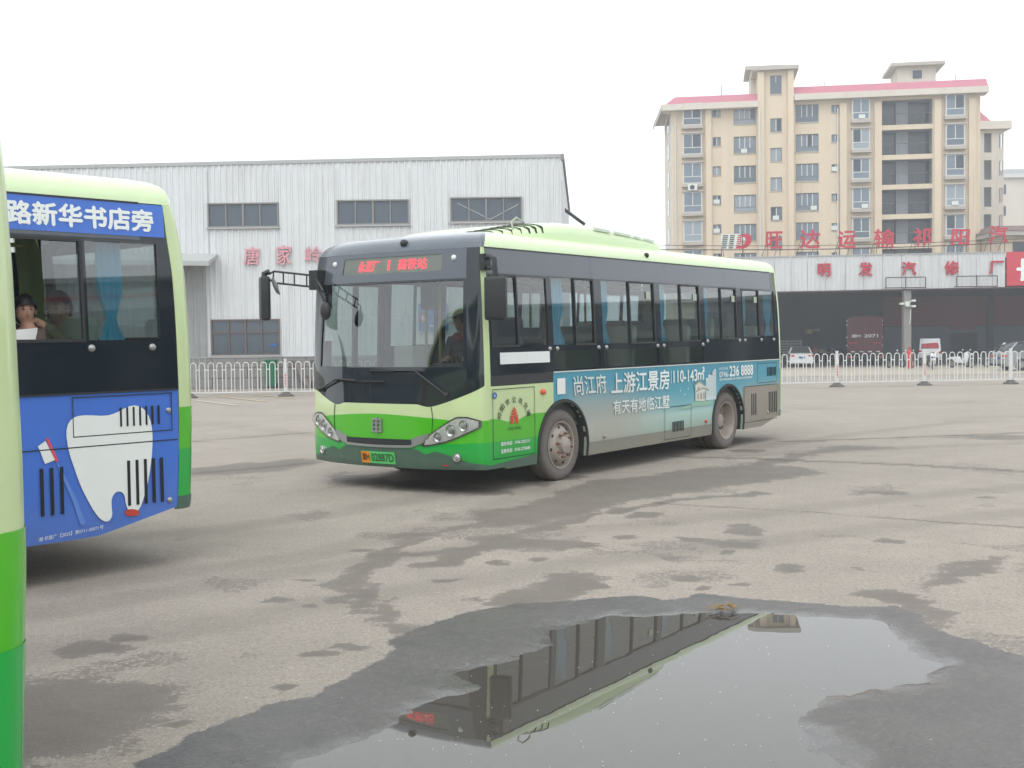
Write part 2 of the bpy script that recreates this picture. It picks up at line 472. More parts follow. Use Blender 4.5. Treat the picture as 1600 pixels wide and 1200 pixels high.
WATP = gp([(380, 1235), (450, 1200), (530, 1172), (610, 1145), (655, 1112), (725, 1085), (790, 1062), (735, 1042), (880, 1002), (872, 984), (960, 960), (1100, 957), (1200, 962), (1370, 970), (1400, 998), (1455, 1030), (1440, 1062), (1310, 1088), (1250, 1115), (1235, 1150), (1290, 1205), (1400, 1270), (1200, 1400), (500, 1380)])
STAIN_POLY = [gp(p) for p in (
    [(-60, 1075), (40, 1065), (100, 1060), (200, 1054), (258, 1070), (262, 1095), (235, 1130), (160, 1168), (90, 1195), (-40, 1215)],
    [(735, 800), (790, 792), (850, 778), (900, 762), (960, 745), (1060, 735), (1200, 728), (1280, 731), (1282, 741), (1200, 754), (1100, 770), (1000, 784), (900, 806), (820, 826), (735, 830)],
    [(715, 845), (760, 838), (850, 842), (930, 852), (940, 860), (880, 862), (800, 858), (740, 856)],
    [(290, 733), (400, 722), (500, 714), (500, 728), (420, 738), (300, 745)],
    [(1420, 895), (1470, 872), (1560, 866), (1566, 882), (1510, 905), (1445, 925), (1415, 915)])]
STAINS = [(690, 881, 45, 6), (560, 895, 24, 22), (585, 928, 22, 16), (592, 878, 26, 9), (622, 960, 20, 22), (548, 912, 12, 18), (840, 930, 62, 20), (1390, 845, 22, 4.5), (1230, 888, 29, 7), (1165, 828, 30, 8), (1150, 850, 70, 8), (1545, 778, 18, 3), (1400, 772, 34, 4), (1350, 770, 40, 3), (1550, 684, 60, 5), (1330, 700, 70, 4), (165, 1010, 70, 8), (115, 1012, 30, 8), (205, 998, 34, 6), (420, 942, 30, 6), (478, 950, 18, 4), (505, 1024, 34, 6), (555, 1012, 36, 5), (265, 1132, 22, 6), (450, 1072, 24, 6), (470, 905, 24, 3), (910, 855, 26, 6), (835, 875, 18, 4), (930, 912, 30, 5), (1080, 902, 24, 4), (1140, 862, 20, 4), (980, 842, 20, 4), (1090, 842, 30, 4), (1480, 1000, 12, 4), (775, 880, 22, 4), (1060, 872, 18, 4), (640, 1040, 10, 4), (1340, 890, 18, 3), (1010, 805, 40, 4), (660, 752, 40, 4), (1175, 705, 26, 3), (900, 745, 30, 4), (860, 758, 26, 4), (690, 905, 20, 3), (560, 860, 30, 4), (640, 838, 40, 6), (1160, 910, 14, 3), (1112, 915, 12, 3)]
CRACKS = [gp(p) for p in ([(1030, 786), (1120, 792), (1270, 800), (1420, 812), (1600, 826), (1750, 838)], [(1060, 714), (1160, 716), (1280, 721), (1420, 726), (1600, 737)], [(300, 740), (420, 730), (500, 722)], [(300, 690), (480, 676)], [(1222, 690), (1400, 684), (1600, 676)])]

def axis(segs):
    out = [segs[0][0]]
    for a, b, st in segs:
        n = max(1, int(round((b - a) / st))); out += list(np.linspace(a, b, n + 1)[1:])
    return np.array(out)
xs = axis([(-600, -60, 60), (-60, -12, 4), (-12, -4, .4), (-4, -2.4, .10), (-2.4, 4.2, .026), (4.2, 8, .10), (8, 40, 1.2), (40, 60, 4), (60, 600, 60)])
ys = axis([(-300, -20, 28), (-20, 2, 2), (2, 4.2, .10), (4.2, 8.4, .028), (8.4, 12, .06), (12, 22, .16), (22, 40, .8), (40, 76, 1.5), (76, 130, 6), (130, 900, 70)])
GX, GY = np.meshgrid(xs, ys, indexing='ij')
wx = GX + (fbm(GX, GY, 1.3, 5) - .5) * .30 + (fbm(GX, GY, 6, 9) - .5) * .10
wy = GY + (fbm(GX, GY, 1.3, 31) - .5) * .34 + (fbm(GX, GY, 6, 45) - .5) * .12
wet = sstep(-.10, .12, sdist(WETP, wx, wy))
near = (GX > -9) & (GX < 14) & (GY > 2) & (GY < 30)
st = np.zeros_like(GX)
n1 = fbm(GX, GY * .8, 3.0, 77); n2 = fbm(GX * .6, GY, 11.0, 177)
for p in STAIN_POLY: st = np.maximum(st, sstep(-.20, .22, sdist(p, GX + (wx - GX) * 1.6, GY + (wy - GY) * 1.6) + (n2 - .5) * .35))
for u, v, ru, rv in STAINS:
    c = G(u, v); a = (G(u + ru, v) - G(u - ru, v)).length / 2; b = (G(u, v - rv) - G(u, v + rv)).length / 2
    r = np.hypot((wx - c.x) / a, (wy - c.y) / b)
    st = np.maximum(st, sstep(1.55, .35, r + (n1 - .5) * 1.2 + (n2 - .5) * .9))
TRAILS = [([(770, 815), (660, 838), (590, 866), (550, 898), (562, 935), (610, 965), (655, 992)], .16), ([(800, 850), (700, 862), (620, 868), (575, 882)], .12), ([(930, 800), (840, 830), (760, 850), (690, 880)], .12), ([(900, 905), (860, 925), (800, 940)], .22), ([(1350, 925), (1430, 940), (1480, 965)], .16), ([(1300, 705), (1200, 722), (1100, 748)], .22), ([(1180, 772), (1060, 782), (960, 800)], .10), ([(520, 742), (640, 760), (760, 768)], .25)]
for pl_, wd in TRAILS:
    q_ = gp(pl_); dd = np.full(GX.shape, 9.)
    for (x0, y0), (x1, y1) in zip(q_, q_[1:]):
        ex, ey = x1 - x0, y1 - y0; t = np.clip(((GX - x0) * ex + (GY - y0) * ey) / (ex * ex + ey * ey), 0, 1)
        dd = np.minimum(dd, np.hypot(wx - x0 - t * ex, wy - y0 - t * ey))
    st = np.maximum(st, sstep(1.7, .2, dd / wd + (n1 - .5) * 2.2 + (n2 - .5) * 1.4))
patchy = fbm(GX, GY, .5, 99)
st = np.maximum(st, sstep(.60, .70, fbm(GX, GY, 1.6, 123) + (patchy - .5) * .25) * near * .55 * sstep(26, 12, GY))
cr = np.full(GX.shape, 9.)
for p in CRACKS:
    for (x0, y0), (x1, y1) in zip(p, p[1:]):
        ex, ey = x1 - x0, y1 - y0; t = np.clip(((GX - x0) * ex + (GY - y0) * ey) / (ex * ex + ey * ey), 0, 1)
        cr = np.minimum(cr, np.hypot(wx * .3 + GX * .7 - x0 - t * ex, wy * .3 + GY * .7 - y0 - t * ey))
crack = sstep(.05, .015, cr) * (GY < 13) + sstep(.12, .05, cr) * (GY >= 13)
film = sstep(-.32, .02, sdist(WATP, wx, wy) + (fbm(GX, GY, 5, 401, 3) - .5) * .25)
track = np.zeros_like(GX)
for pl_ in ([(700, 770), (540, 800), (330, 828), (60, 850)], [(860, 765), (700, 815), (480, 868), (120, 920)], [(1180, 700), (1350, 676), (1600, 648)], [(1150, 712), (1400, 700), (1640, 690)], [(60, 960), (400, 900), (900, 830), (1600, 760)], [(60, 1020), (420, 960), (900, 880), (1600, 800)], [(300, 660), (700, 700), (1240, 640), (1600, 625)]):
    q_ = gp(pl_); dd = np.full(GX.shape, 9.)
    for (x0, y0), (x1, y1) in zip(q_, q_[1:]):
        ex, ey = x1 - x0, y1 - y0; t = np.clip(((GX - x0) * ex + (GY - y0) * ey) / (ex * ex + ey * ey), 0, 1)
        dd = np.minimum(dd, np.hypot(wx * .4 + GX * .6 - x0 - t * ex, wy * .4 + GY * .6 - y0 - t * ey))
    track = np.maximum(track, sstep(.34, .08, dd) * (.4 + .6 * n1))
basin = sstep(-.50, .32, sdist(WATP, wx, wy))
GZ = -.80 * sstep(40, 72, GY) * sstep(3, 11, GX)
rough_ = (fbm(GX, GY, 17, 201, 2) - .5) * .0085 + (fbm(GX, GY, 1.2, 301, 3) - .5) * .012 * (1 - sstep(-.3, .3, sdist(WETP, wx, wy)))
GZ = GZ + np.where(near, rough_ * (1 - .6 * film), 0) - .034 * basin
WATER_Z = -.0185
nx, ny = GX.shape
me = bpy.data.meshes.new('ground')
co = np.stack([GX, GY, GZ], -1).reshape(-1, 3).astype(np.float32)
ii, jj = np.meshgrid(np.arange(nx - 1), np.arange(ny - 1), indexing='ij')
q = np.stack([ii * ny + jj, (ii + 1) * ny + jj, (ii + 1) * ny + jj + 1, ii * ny + jj + 1], -1).reshape(-1, 4).astype(np.int32)
me.vertices.add(len(co)); me.vertices.foreach_set('co', co.ravel())
me.loops.add(q.size); me.loops.foreach_set('vertex_index', q.ravel())
me.polygons.add(len(q)); me.polygons.foreach_set('loop_start', np.arange(0, q.size, 4, dtype=np.int32)); me.polygons.foreach_set('loop_total', np.full(len(q), 4, np.int32))
me.update(calc_edges=True); me.validate()
for nm, arr in (('wet', wet), ('stain', np.maximum(st, 0)), ('crack', crack), ('film', film), ('track', track)):
    at = me.attributes.new(nm, 'FLOAT', 'POINT'); at.data.foreach_set('value', arr.ravel().astype(np.float32))
me.shade_smooth()
ground = bpy.data.objects.new('ground', me); COL.objects.link(ground); struct(ground)

gm = bpy.data.materials.new('yard_surface'); gm.use_nodes = True
N, L = gm.node_tree.nodes, gm.node_tree.links
b = N['Principled BSDF']
tc = N.new('ShaderNodeTexCoord')
def att(n):
    a = N.new('ShaderNodeAttribute'); a.attribute_name = n; return a.outputs['Fac']
def noise(sc, det=5, ro=.6, src=None, dim=None):
    z = N.new('ShaderNodeTexNoise'); z.inputs['Scale'].default_value = sc; z.inputs['Detail'].default_value = det; z.inputs['Roughness'].default_value = ro
    L.new(src or tc.outputs['Object'], z.inputs['Vector']); return z.outputs[0]
def rng(src, a, bb, c=0., d=1., sm=False):
    r = N.new('ShaderNodeMapRange'); r.inputs[1].default_value = a; r.inputs[2].default_value = bb; r.inputs[3].default_value = c; r.inputs[4].default_value = d
    if sm: r.interpolation_type = 'SMOOTHSTEP'
    L.new(src, r.inputs[0]); return r.outputs[0]
def op(o, a, bb, cl=False):
    q_ = N.new('ShaderNodeMath'); q_.operation = o; q_.use_clamp = cl
    for i, s in enumerate((a, bb)):
        if isinstance(s, (int, float)): q_.inputs[i].default_value = s
        else: L.new(s, q_.inputs[i])
    return q_.outputs[0]
def mixc(f, c1, c2, mode='MIX'):
    x = N.new('ShaderNodeMix'); x.data_type = 'RGBA'; x.blend_type = mode
    if isinstance(f, (int, float)): x.inputs[0].default_value = f
    else: L.new(f, x.inputs[0])
    for k, c in ((6, c1), (7, c2)):
        if isinstance(c, tuple): x.inputs[k].default_value = (*c, 1)
        else: L.new(c, x.inputs[k])
    return x.outputs[2]
big, midn, fine, grit = noise(.35, 4), noise(2.2, 6, .65), noise(18, 5, .7), noise(110, 3, .6)
coarse, speck_ = noise(42, 4, .75), noise(64, 2, .5)
dry = mixc(rng(big, .3, .7), lin('#968e84'), lin('#a69d92'))
dry = mixc(rng(midn, .35, .7, 0, .55), dry, lin('#8a837b'))
dry = mixc(rng(fine, .45, .75, 0, .35), dry, lin('#7b746c'))
dry = mixc(rng(coarse, .52, .70, 0, .62), dry, lin('#6f675d'))
dry = mixc(rng(coarse, .46, .32, 0, .45), dry, lin('#c2b8aa'))
dry = mixc(rng(grit, .56, .70, 0, .7), dry, lin('#665e55'))
dry = mixc(rng(speck_, .70, .76, 0, .7), dry, lin('#4f4942'))
vor = N.new('ShaderNodeTexVoronoi'); vor.inputs['Scale'].default_value = 7; L.new(tc.outputs['Object'], vor.inputs['Vector'])
peb = rng(vor.outputs['Distance'], .035, .05, 1, 0)
dry = mixc(op('MULTIPLY', peb, .7), dry, lin('#c9c3ba'))
# edges of the stains break up with the grain of the surface
dry = mixc(op('MULTIPLY', att('track'), .42), dry, lin('#6d675f'))
edge = op('ADD', op('MULTIPLY', op('SUBTRACT', fine, .5), 1.1), op('MULTIPLY', op('SUBTRACT', coarse, .5), 1.1))
sfac = rng(op('ADD', att('stain'), edge), .42, .60, 0, 1, True)
wfac = rng(op('ADD', att('wet'), op('MULTIPLY', edge, .45)), .42, .58, 0, 1, True)
damp = mixc(rng(midn, .35, .7), lin('#5e5750'), lin('#6c655e'))
damp = mixc(rng(grit, .55, .72, 0, .4), damp, lin('#4d4843'))
wetc = mixc(rng(midn, .35, .7), lin('#4a4744'), lin('#57534f'))
wetc = mixc(rng(coarse, .52, .70, 0, .45), wetc, lin('#343332'))
wetc = mixc(rng(grit, .56, .70, 0, .6), wetc, lin('#3a3938'))
wetc = mixc(rng(speck_, .70, .76, 0, .6), wetc, lin('#2a2928'))
col = mixc(op('MULTIPLY', sfac, op('ADD', .42, op('MULTIPLY', att('stain'), .36))), dry, damp)
wetc = mixc(rng(coarse, .47, .32, 0, .6), wetc, lin('#736f6a'))
wetc = mixc(op('MULTIPLY', peb, .55), wetc, lin('#b9b6b0'))
col = mixc(wfac, col, wetc)
col = mixc(op('MULTIPLY', att('crack'), .55), col, lin('#3f3a36'))
L.new(col, b.inputs['Base Color'])
ro = op('SUBTRACT', .93, op('MULTIPLY', sfac, .22))
ro = op('SUBTRACT', ro, op('MULTIPLY', wfac, op('SUBTRACT', ro, .36)))
ro = op('ADD', ro, op('MULTIPLY', op('SUBTRACT', fine, .5), .12), True)
flm = rng(op('ADD', att('film'), op('MULTIPLY', edge, .35)), .15, .95, 0, 1, True)
ro = op('SUBTRACT', ro, op('MULTIPLY', flm, op('SUBTRACT', ro, .13)), True)
L.new(ro, b.inputs['Roughness'])
b.inputs['Specular IOR Level'].default_value = .4
hgt = op('ADD', op('MULTIPLY', grit, .6), op('MULTIPLY', coarse, .8))
bp = N.new('ShaderNodeBump'); bp.inputs['Distance'].default_value = .012
L.new(hgt, bp.inputs['Height']); L.new(op('MULTIPLY', op('SUBTRACT', .7, op('MULTIPLY', wfac, .36)), op('SUBTRACT', 1.0, op('MULTIPLY', flm, .9))), bp.inputs['Strength']); L.new(bp.outputs[0], b.inputs['Normal'])
me.materials.append(gm)

# water lying in the basin
wm = bpy.data.materials.new('puddle_water'); wm.use_nodes = True
b = wm.node_tree.nodes['Principled BSDF']
b.inputs['Base Color'].default_value = (*lin('#4a463f'), 1); b.inputs['Roughness'].default_value = .0; b.inputs['IOR'].default_value = 1.52; b.inputs['Specular IOR Level'].default_value = .5
tcw = wm.node_tree.nodes.new('ShaderNodeTexCoord'); nzw = wm.node_tree.nodes.new('ShaderNodeTexNoise'); nzw.inputs['Scale'].default_value = 3.0
bw = wm.node_tree.nodes.new('ShaderNodeBump'); bw.inputs['Strength'].default_value = .02; bw.inputs['Distance'].default_value = .01
wm.node_tree.links.new(tcw.outputs['Object'], nzw.inputs[0]); wm.node_tree.links.new(nzw.outputs[0], bw.inputs['Height']); wm.node_tree.links.new(bw.outputs[0], b.inputs['Normal'])
WO = gp([(250, 1290), (380, 1195), (520, 1140), (640, 1085), (720, 1030), (800, 990), (930, 950), (1100, 946), (1300, 952), (1420, 962), (1500, 1010), (1530, 1060), (1480, 1110), (1420, 1160), (1500, 1290), (1300, 1440), (400, 1440)])
mw = MB(); mw.add([(x, y, WATER_Z) for x, y in WO], [tuple(range(len(WO)))])
pud = mw.build('puddle_water', wm); struct(pud)
# specks floating on the water and a clump of dead leaves at its edge
mat('speck', '#d8d6d0', .7)
mat('leaf_brown', '#8a6a2c', .8, var=.3, vscale=30)
random.seed(21)
sp = MB()
for i in range(150):
    u, v = random.uniform(560, 1500), random.uniform(960, 1200)
    p = G(u, v, WATER_Z); r = random.uniform(.002, .005); a = random.random() * 3
    sp.add([(p.x + r * math.cos(a + k * 2.1), p.y + r * math.sin(a + k * 2.1), WATER_Z + .0015) for k in range(3)], [(0, 1, 2)])
struct(sp.build('floating_specks', 'speck'), 'stuff')['label'] = 'tiny pale specks floating on the puddle'
lp = G(1131, 951)
lf = MB()
for i in range(38):
    a = random.random() * 6.28; rr_ = random.random() ** .6 * .085; cx_, cy_ = lp.x + rr_ * math.cos(a) * 1.2, lp.y + rr_ * math.sin(a) * .9
    z = random.uniform(-.004, .028) * (1 - rr_ / .1) + .004; s = random.uniform(.012, .03); t = random.random() * 6.28
    dx, dy = math.cos(t) * s, math.sin(t) * s
    lf.add([(cx_ - dx, cy_ - dy, z), (cx_ + dy * .45, cy_ - dx * .45, z + .006), (cx_ + dx, cy_ + dy, z + random.uniform(-.004, .012)), (cx_ - dy * .45, cy_ + dx * .45, z + .004)], [(0, 1, 2), (0, 2, 3)])
tag(lf.build('dead_leaves', 'leaf_brown'), 'small clump of yellow-brown dead leaves at the far edge of the puddle', 'leaves')
# worn parking lines by the railing
mat('line_yellow', '#b3a58a', .8, var=.15, vscale=12)
mat('line_white', '#b5b1a8', .8, var=.15, vscale=12)
def paint_line(a, bq, w, mt):
    p, q_ = G(*a), G(*bq); d = (q_ - p); nrm = Vector((-d.y, d.x, 0)).normalized() * w / 2
    m = MB(); m.add([p - nrm + Vector((0, 0, .010)), q_ - nrm + Vector((0, 0, .010)), q_ + nrm + Vector((0, 0, .010)), p + nrm + Vector((0, 0, .010))], [(0, 1, 2, 3)])
    struct(m.build('parking_line', mt))
for a, bq, mt in (((305, 626), (370, 634), 'line_white'), ((345, 620), (415, 628), 'line_yellow'), ((395, 617), (460, 623), 'line_yellow'), ((300, 617), (495, 615), 'line_white'), ((1230, 607), (1600, 600), 'line_white')):
    paint_line(a, bq, .14, mt)
# ------------------------------------------------------------------ the bus: x forward (nose near 0, tail near -8), y left, z up
def tab(rows):
    zs = [r[0] for r in rows]; vs = [r[1] for r in rows]
    return lambda z: float(np.interp(z, zs, vs))
HW = tab([(.2, 1.205), (.3, 1.220), (.4, 1.225), (1.25, 1.225), (1.6, 1.217), (2.0, 1.200), (2.3, 1.183), (2.575, 1.165), (2.63, 1.150), (2.68, 1.118), (2.72, 1.07), (2.75, 1.0), (2.775, .88), (2.79, .70)])
X0 = tab([(.2, .0), (.3, .05), (.45, .075), (.9, .07), (1.0, .06), (1.3, .03), (1.7, -.035), (2.1, -.105), (2.45, -.175), (2.575, -.205), (2.63, -.24), (2.68, -.29), (2.72, -.36), (2.75, -.46), (2.775, -.60), (2.79, -.80)])
XR = tab([(.2, -8.08), (.4, -8.13), (1.0, -8.16), (1.3, -8.16), (1.8, -8.155), (2.1, -8.145), (2.35, -8.115), (2.5, -8.075), (2.575, -8.045), (2.63, -8.03), (2.68, -8.015), (2.72, -7.99), (2.75, -7.955), (2.775, -7.89), (2.79, -7.78)])
RC = tab([(2.35, .17), (2.70, .085)])
XC = tab([(2.35, .235), (2.575, .19), (2.70, .14)])
BULGE = tab([(.2, .19), (1.0, .19), (1.4, .155), (2.0, .085), (2.575, .045), (2.79, .06)])
CF = .17          # front corner inset in y
def fy(z): return HW(z) - CF
def FR(y, z, o=0.0):
    a = min(1.0, abs(y) / fy(z))
    return (X0(z) + o - BULGE(z) * a ** 2.3, y, z)
def xsf(z): return min(-.28, X0(z) - BULGE(z) - .055)
def SD(sg):
    return lambda x, z, o=0.0: (x, sg * (HW(z) + o), z)
def CN(sg):
    def f(s, z, o=0.0):                 # front corner, s 0 at the front face, 1 at the side
        p0 = Vector(FR(fy(z), z)); p3 = Vector((xsf(z), HW(z), z))
        p1 = p0 + Vector((-.045, .095, 0)); p2 = p3 + Vector((.085, 0, 0))
        b = p0 * (1 - s) ** 3 + p1 * 3 * s * (1 - s) ** 2 + p2 * 3 * s * s * (1 - s) + p3 * s ** 3
        a = math.pi / 2 * s
        return (b.x + o * math.cos(a), sg * (b.y + o * math.sin(a)), z)
    return f
RB = .05
def xsr(z): return XR(z) + XC(z)
def RE(y, z, o=0.0):
    yc = HW(z) - RC(z)
    return (XR(z) - o + RB * (min(1, abs(y) / yc)) ** 2, y, z)
def CR(sg):
    def f(s, z, o=0.0):                 # rear corner, s 0 at the side, 1 at the rear face
        p0 = Vector((xsr(z), HW(z), z)); p3 = Vector(RE(HW(z) - RC(z), z))
        kk = RC(z) / .17; p1 = p0 + Vector((-.115 * kk, 0, 0)); p2 = p3 + Vector((.015 * kk, .10 * kk, 0))
        b = p0 * (1 - s) ** 3 + p1 * 3 * s * (1 - s) ** 2 + p2 * 3 * s * s * (1 - s) + p3 * s ** 3
        a = math.pi / 2 * (1 - s)
        return (b.x - o * math.cos(a), sg * (b.y + o * math.sin(a)), z)
    return f

def band(mb, S, u0, u1, lo, hi, nu=8, nv=4, off=0.0, thick=0.0, us=None):
    """patch of the surface S between two curves lo(u), hi(u)"""
    flo = lo if callable(lo) else (lambda u: lo)
    fhi = hi if callable(hi) else (lambda u: hi)
    us = us or [u0 + (u1 - u0) * i / nu for i in range(nu + 1)]
    g = [[S(u, flo(u) + (fhi(u) - flo(u)) * j / nv, off) for j in range(nv + 1)] for u in us]
    if thick <= 0:
        mb.grid(g); return mb
    h = [[S(u, flo(u) + (fhi(u) - flo(u)) * j / nv, off - thick) for j in range(nv + 1)] for u in us]
    n, m = len(g), nv + 1
    vs = [p for r in g for p in r] + [p for r in h for p in r]
    o = n * m
    fs = []
    for i in range(n - 1):
        for j in range(m - 1):
            a, b, c, d = i * m + j, (i + 1) * m + j, (i + 1) * m + j + 1, i * m + j + 1
            fs += [(a, b, c, d), (d + o, c + o, b + o, a + o)]
    for i in range(n - 1):
        fs += [(i * m, i * m + o, (i + 1) * m + o, (i + 1) * m), (i * m + m - 1, (i + 1) * m + m - 1, (i + 1) * m + m - 1 + o, i * m + m - 1 + o)]
    for j in range(m - 1):
        fs += [(j, j + 1, j + 1 + o, j + o), ((n - 1) * m + j, (n - 1) * m + j + o, (n - 1) * m + j + 1 + o, (n - 1) * m + j + 1)]
    mb.add(vs, fs); return mb

def holed(mb, S, us, zs, holes, off=0.0, thick=.02, maxu=.5, maxz=.15):
    """patch cut by grid lines, with rectangular openings left out"""
    U = sorted(set([us[0], us[1]] + [h[i] for h in holes for i in (0, 1)])); Z = sorted(set([zs[0], zs[1]] + [h[i] for h in holes for i in (2, 3)]))
    U = [u for u in U if us[0] <= u <= us[1]]; Z = [z for z in Z if zs[0] <= z <= zs[1]]
    def sub(a, mx):
        r = [a[0]]
        for p, q in zip(a, a[1:]):
            n = max(1, int(math.ceil((q - p) / mx)))
            r += [p + (q - p) * i / n for i in range(1, n + 1)]
        return r
    U, Z = sub(U, maxu), sub(Z, maxz)
    inh = lambda u, z: any(h[0] < u < h[1] and h[2] < z < h[3] for h in holes)
    cell = {}
    vid = {}; V = []; F = []
    def vv(i, j, k):
        if (i, j, k) not in vid:
            vid[(i, j, k)] = len(V); V.append(S(U[i], Z[j], off - thick * k))
        return vid[(i, j, k)]
    for i in range(len(U) - 1):
        for j in range(len(Z) - 1):
            cell[i, j] = not inh((U[i] + U[i + 1]) / 2, (Z[j] + Z[j + 1]) / 2)
    for (i, j), ok in cell.items():
        if not ok: continue
        F.append((vv(i, j, 0), vv(i + 1, j, 0), vv(i + 1, j + 1, 0), vv(i, j + 1, 0)))
        F.append((vv(i, j + 1, 1), vv(i + 1, j + 1, 1), vv(i + 1, j, 1), vv(i, j, 1)))
        for (di, dj, a, b) in ((-1, 0, (i, j), (i, j + 1)), (1, 0, (i + 1, j), (i + 1, j + 1)), (0, -1, (i, j), (i + 1, j)), (0, 1, (i, j + 1), (i + 1, j + 1))):
            if not cell.get((i + di, j + dj), False):
                F.append((vv(*a, 0), vv(*b, 0), vv(*b, 1), vv(*a, 1)))
    mb.add(V, F); return mb

WXF, WXR, WRAD = -1.70, -6.06, .405
AR = .50
def arch(x):
    z = .24
    for c in (WXF, WXR):
        d = abs(x - c)
        if d < AR: z = max(z, .395 + math.sqrt(max(0, AR * AR - d * d)))
    return z
def skirt_lo(x):
    z = .24 if x < -.6 else .262
    if x < -7.25: z = .24 + (-7.25 - x) * .22
    return max(z, arch(x))
WAIST = 1.238
PANES = [(-.845, -.365, 1.545, 2.285), (-1.43, -.865, 1.545, 2.285),
         (-1.995, -1.53, 1.545, 2.30), (-2.43, -2.015, 1.545, 2.30),
         (-3.27, -2.615, 1.545, 2.30), (-3.92, -3.29, 1.545, 2.30),
         (-4.645, -4.08, 1.555, 2.30), (-5.205, -4.665, 1.555, 2.30),
         (-5.885, -5.365, 1.575, 2.29), (-6.405, -5.905, 1.575, 2.29),
         (-7.20, -6.61, 1.60, 2.285), (-7.79, -7.235, 1.60, 2.285)]
SLIDERS = {0, 3, 5, 7, 9, 10}
LOWP = [(-2.56, -1.555, 1.27, 1.475), (-4.015, -2.63, 1.27, 1.475), (-5.31, -4.14, 1.27, 1.475)]

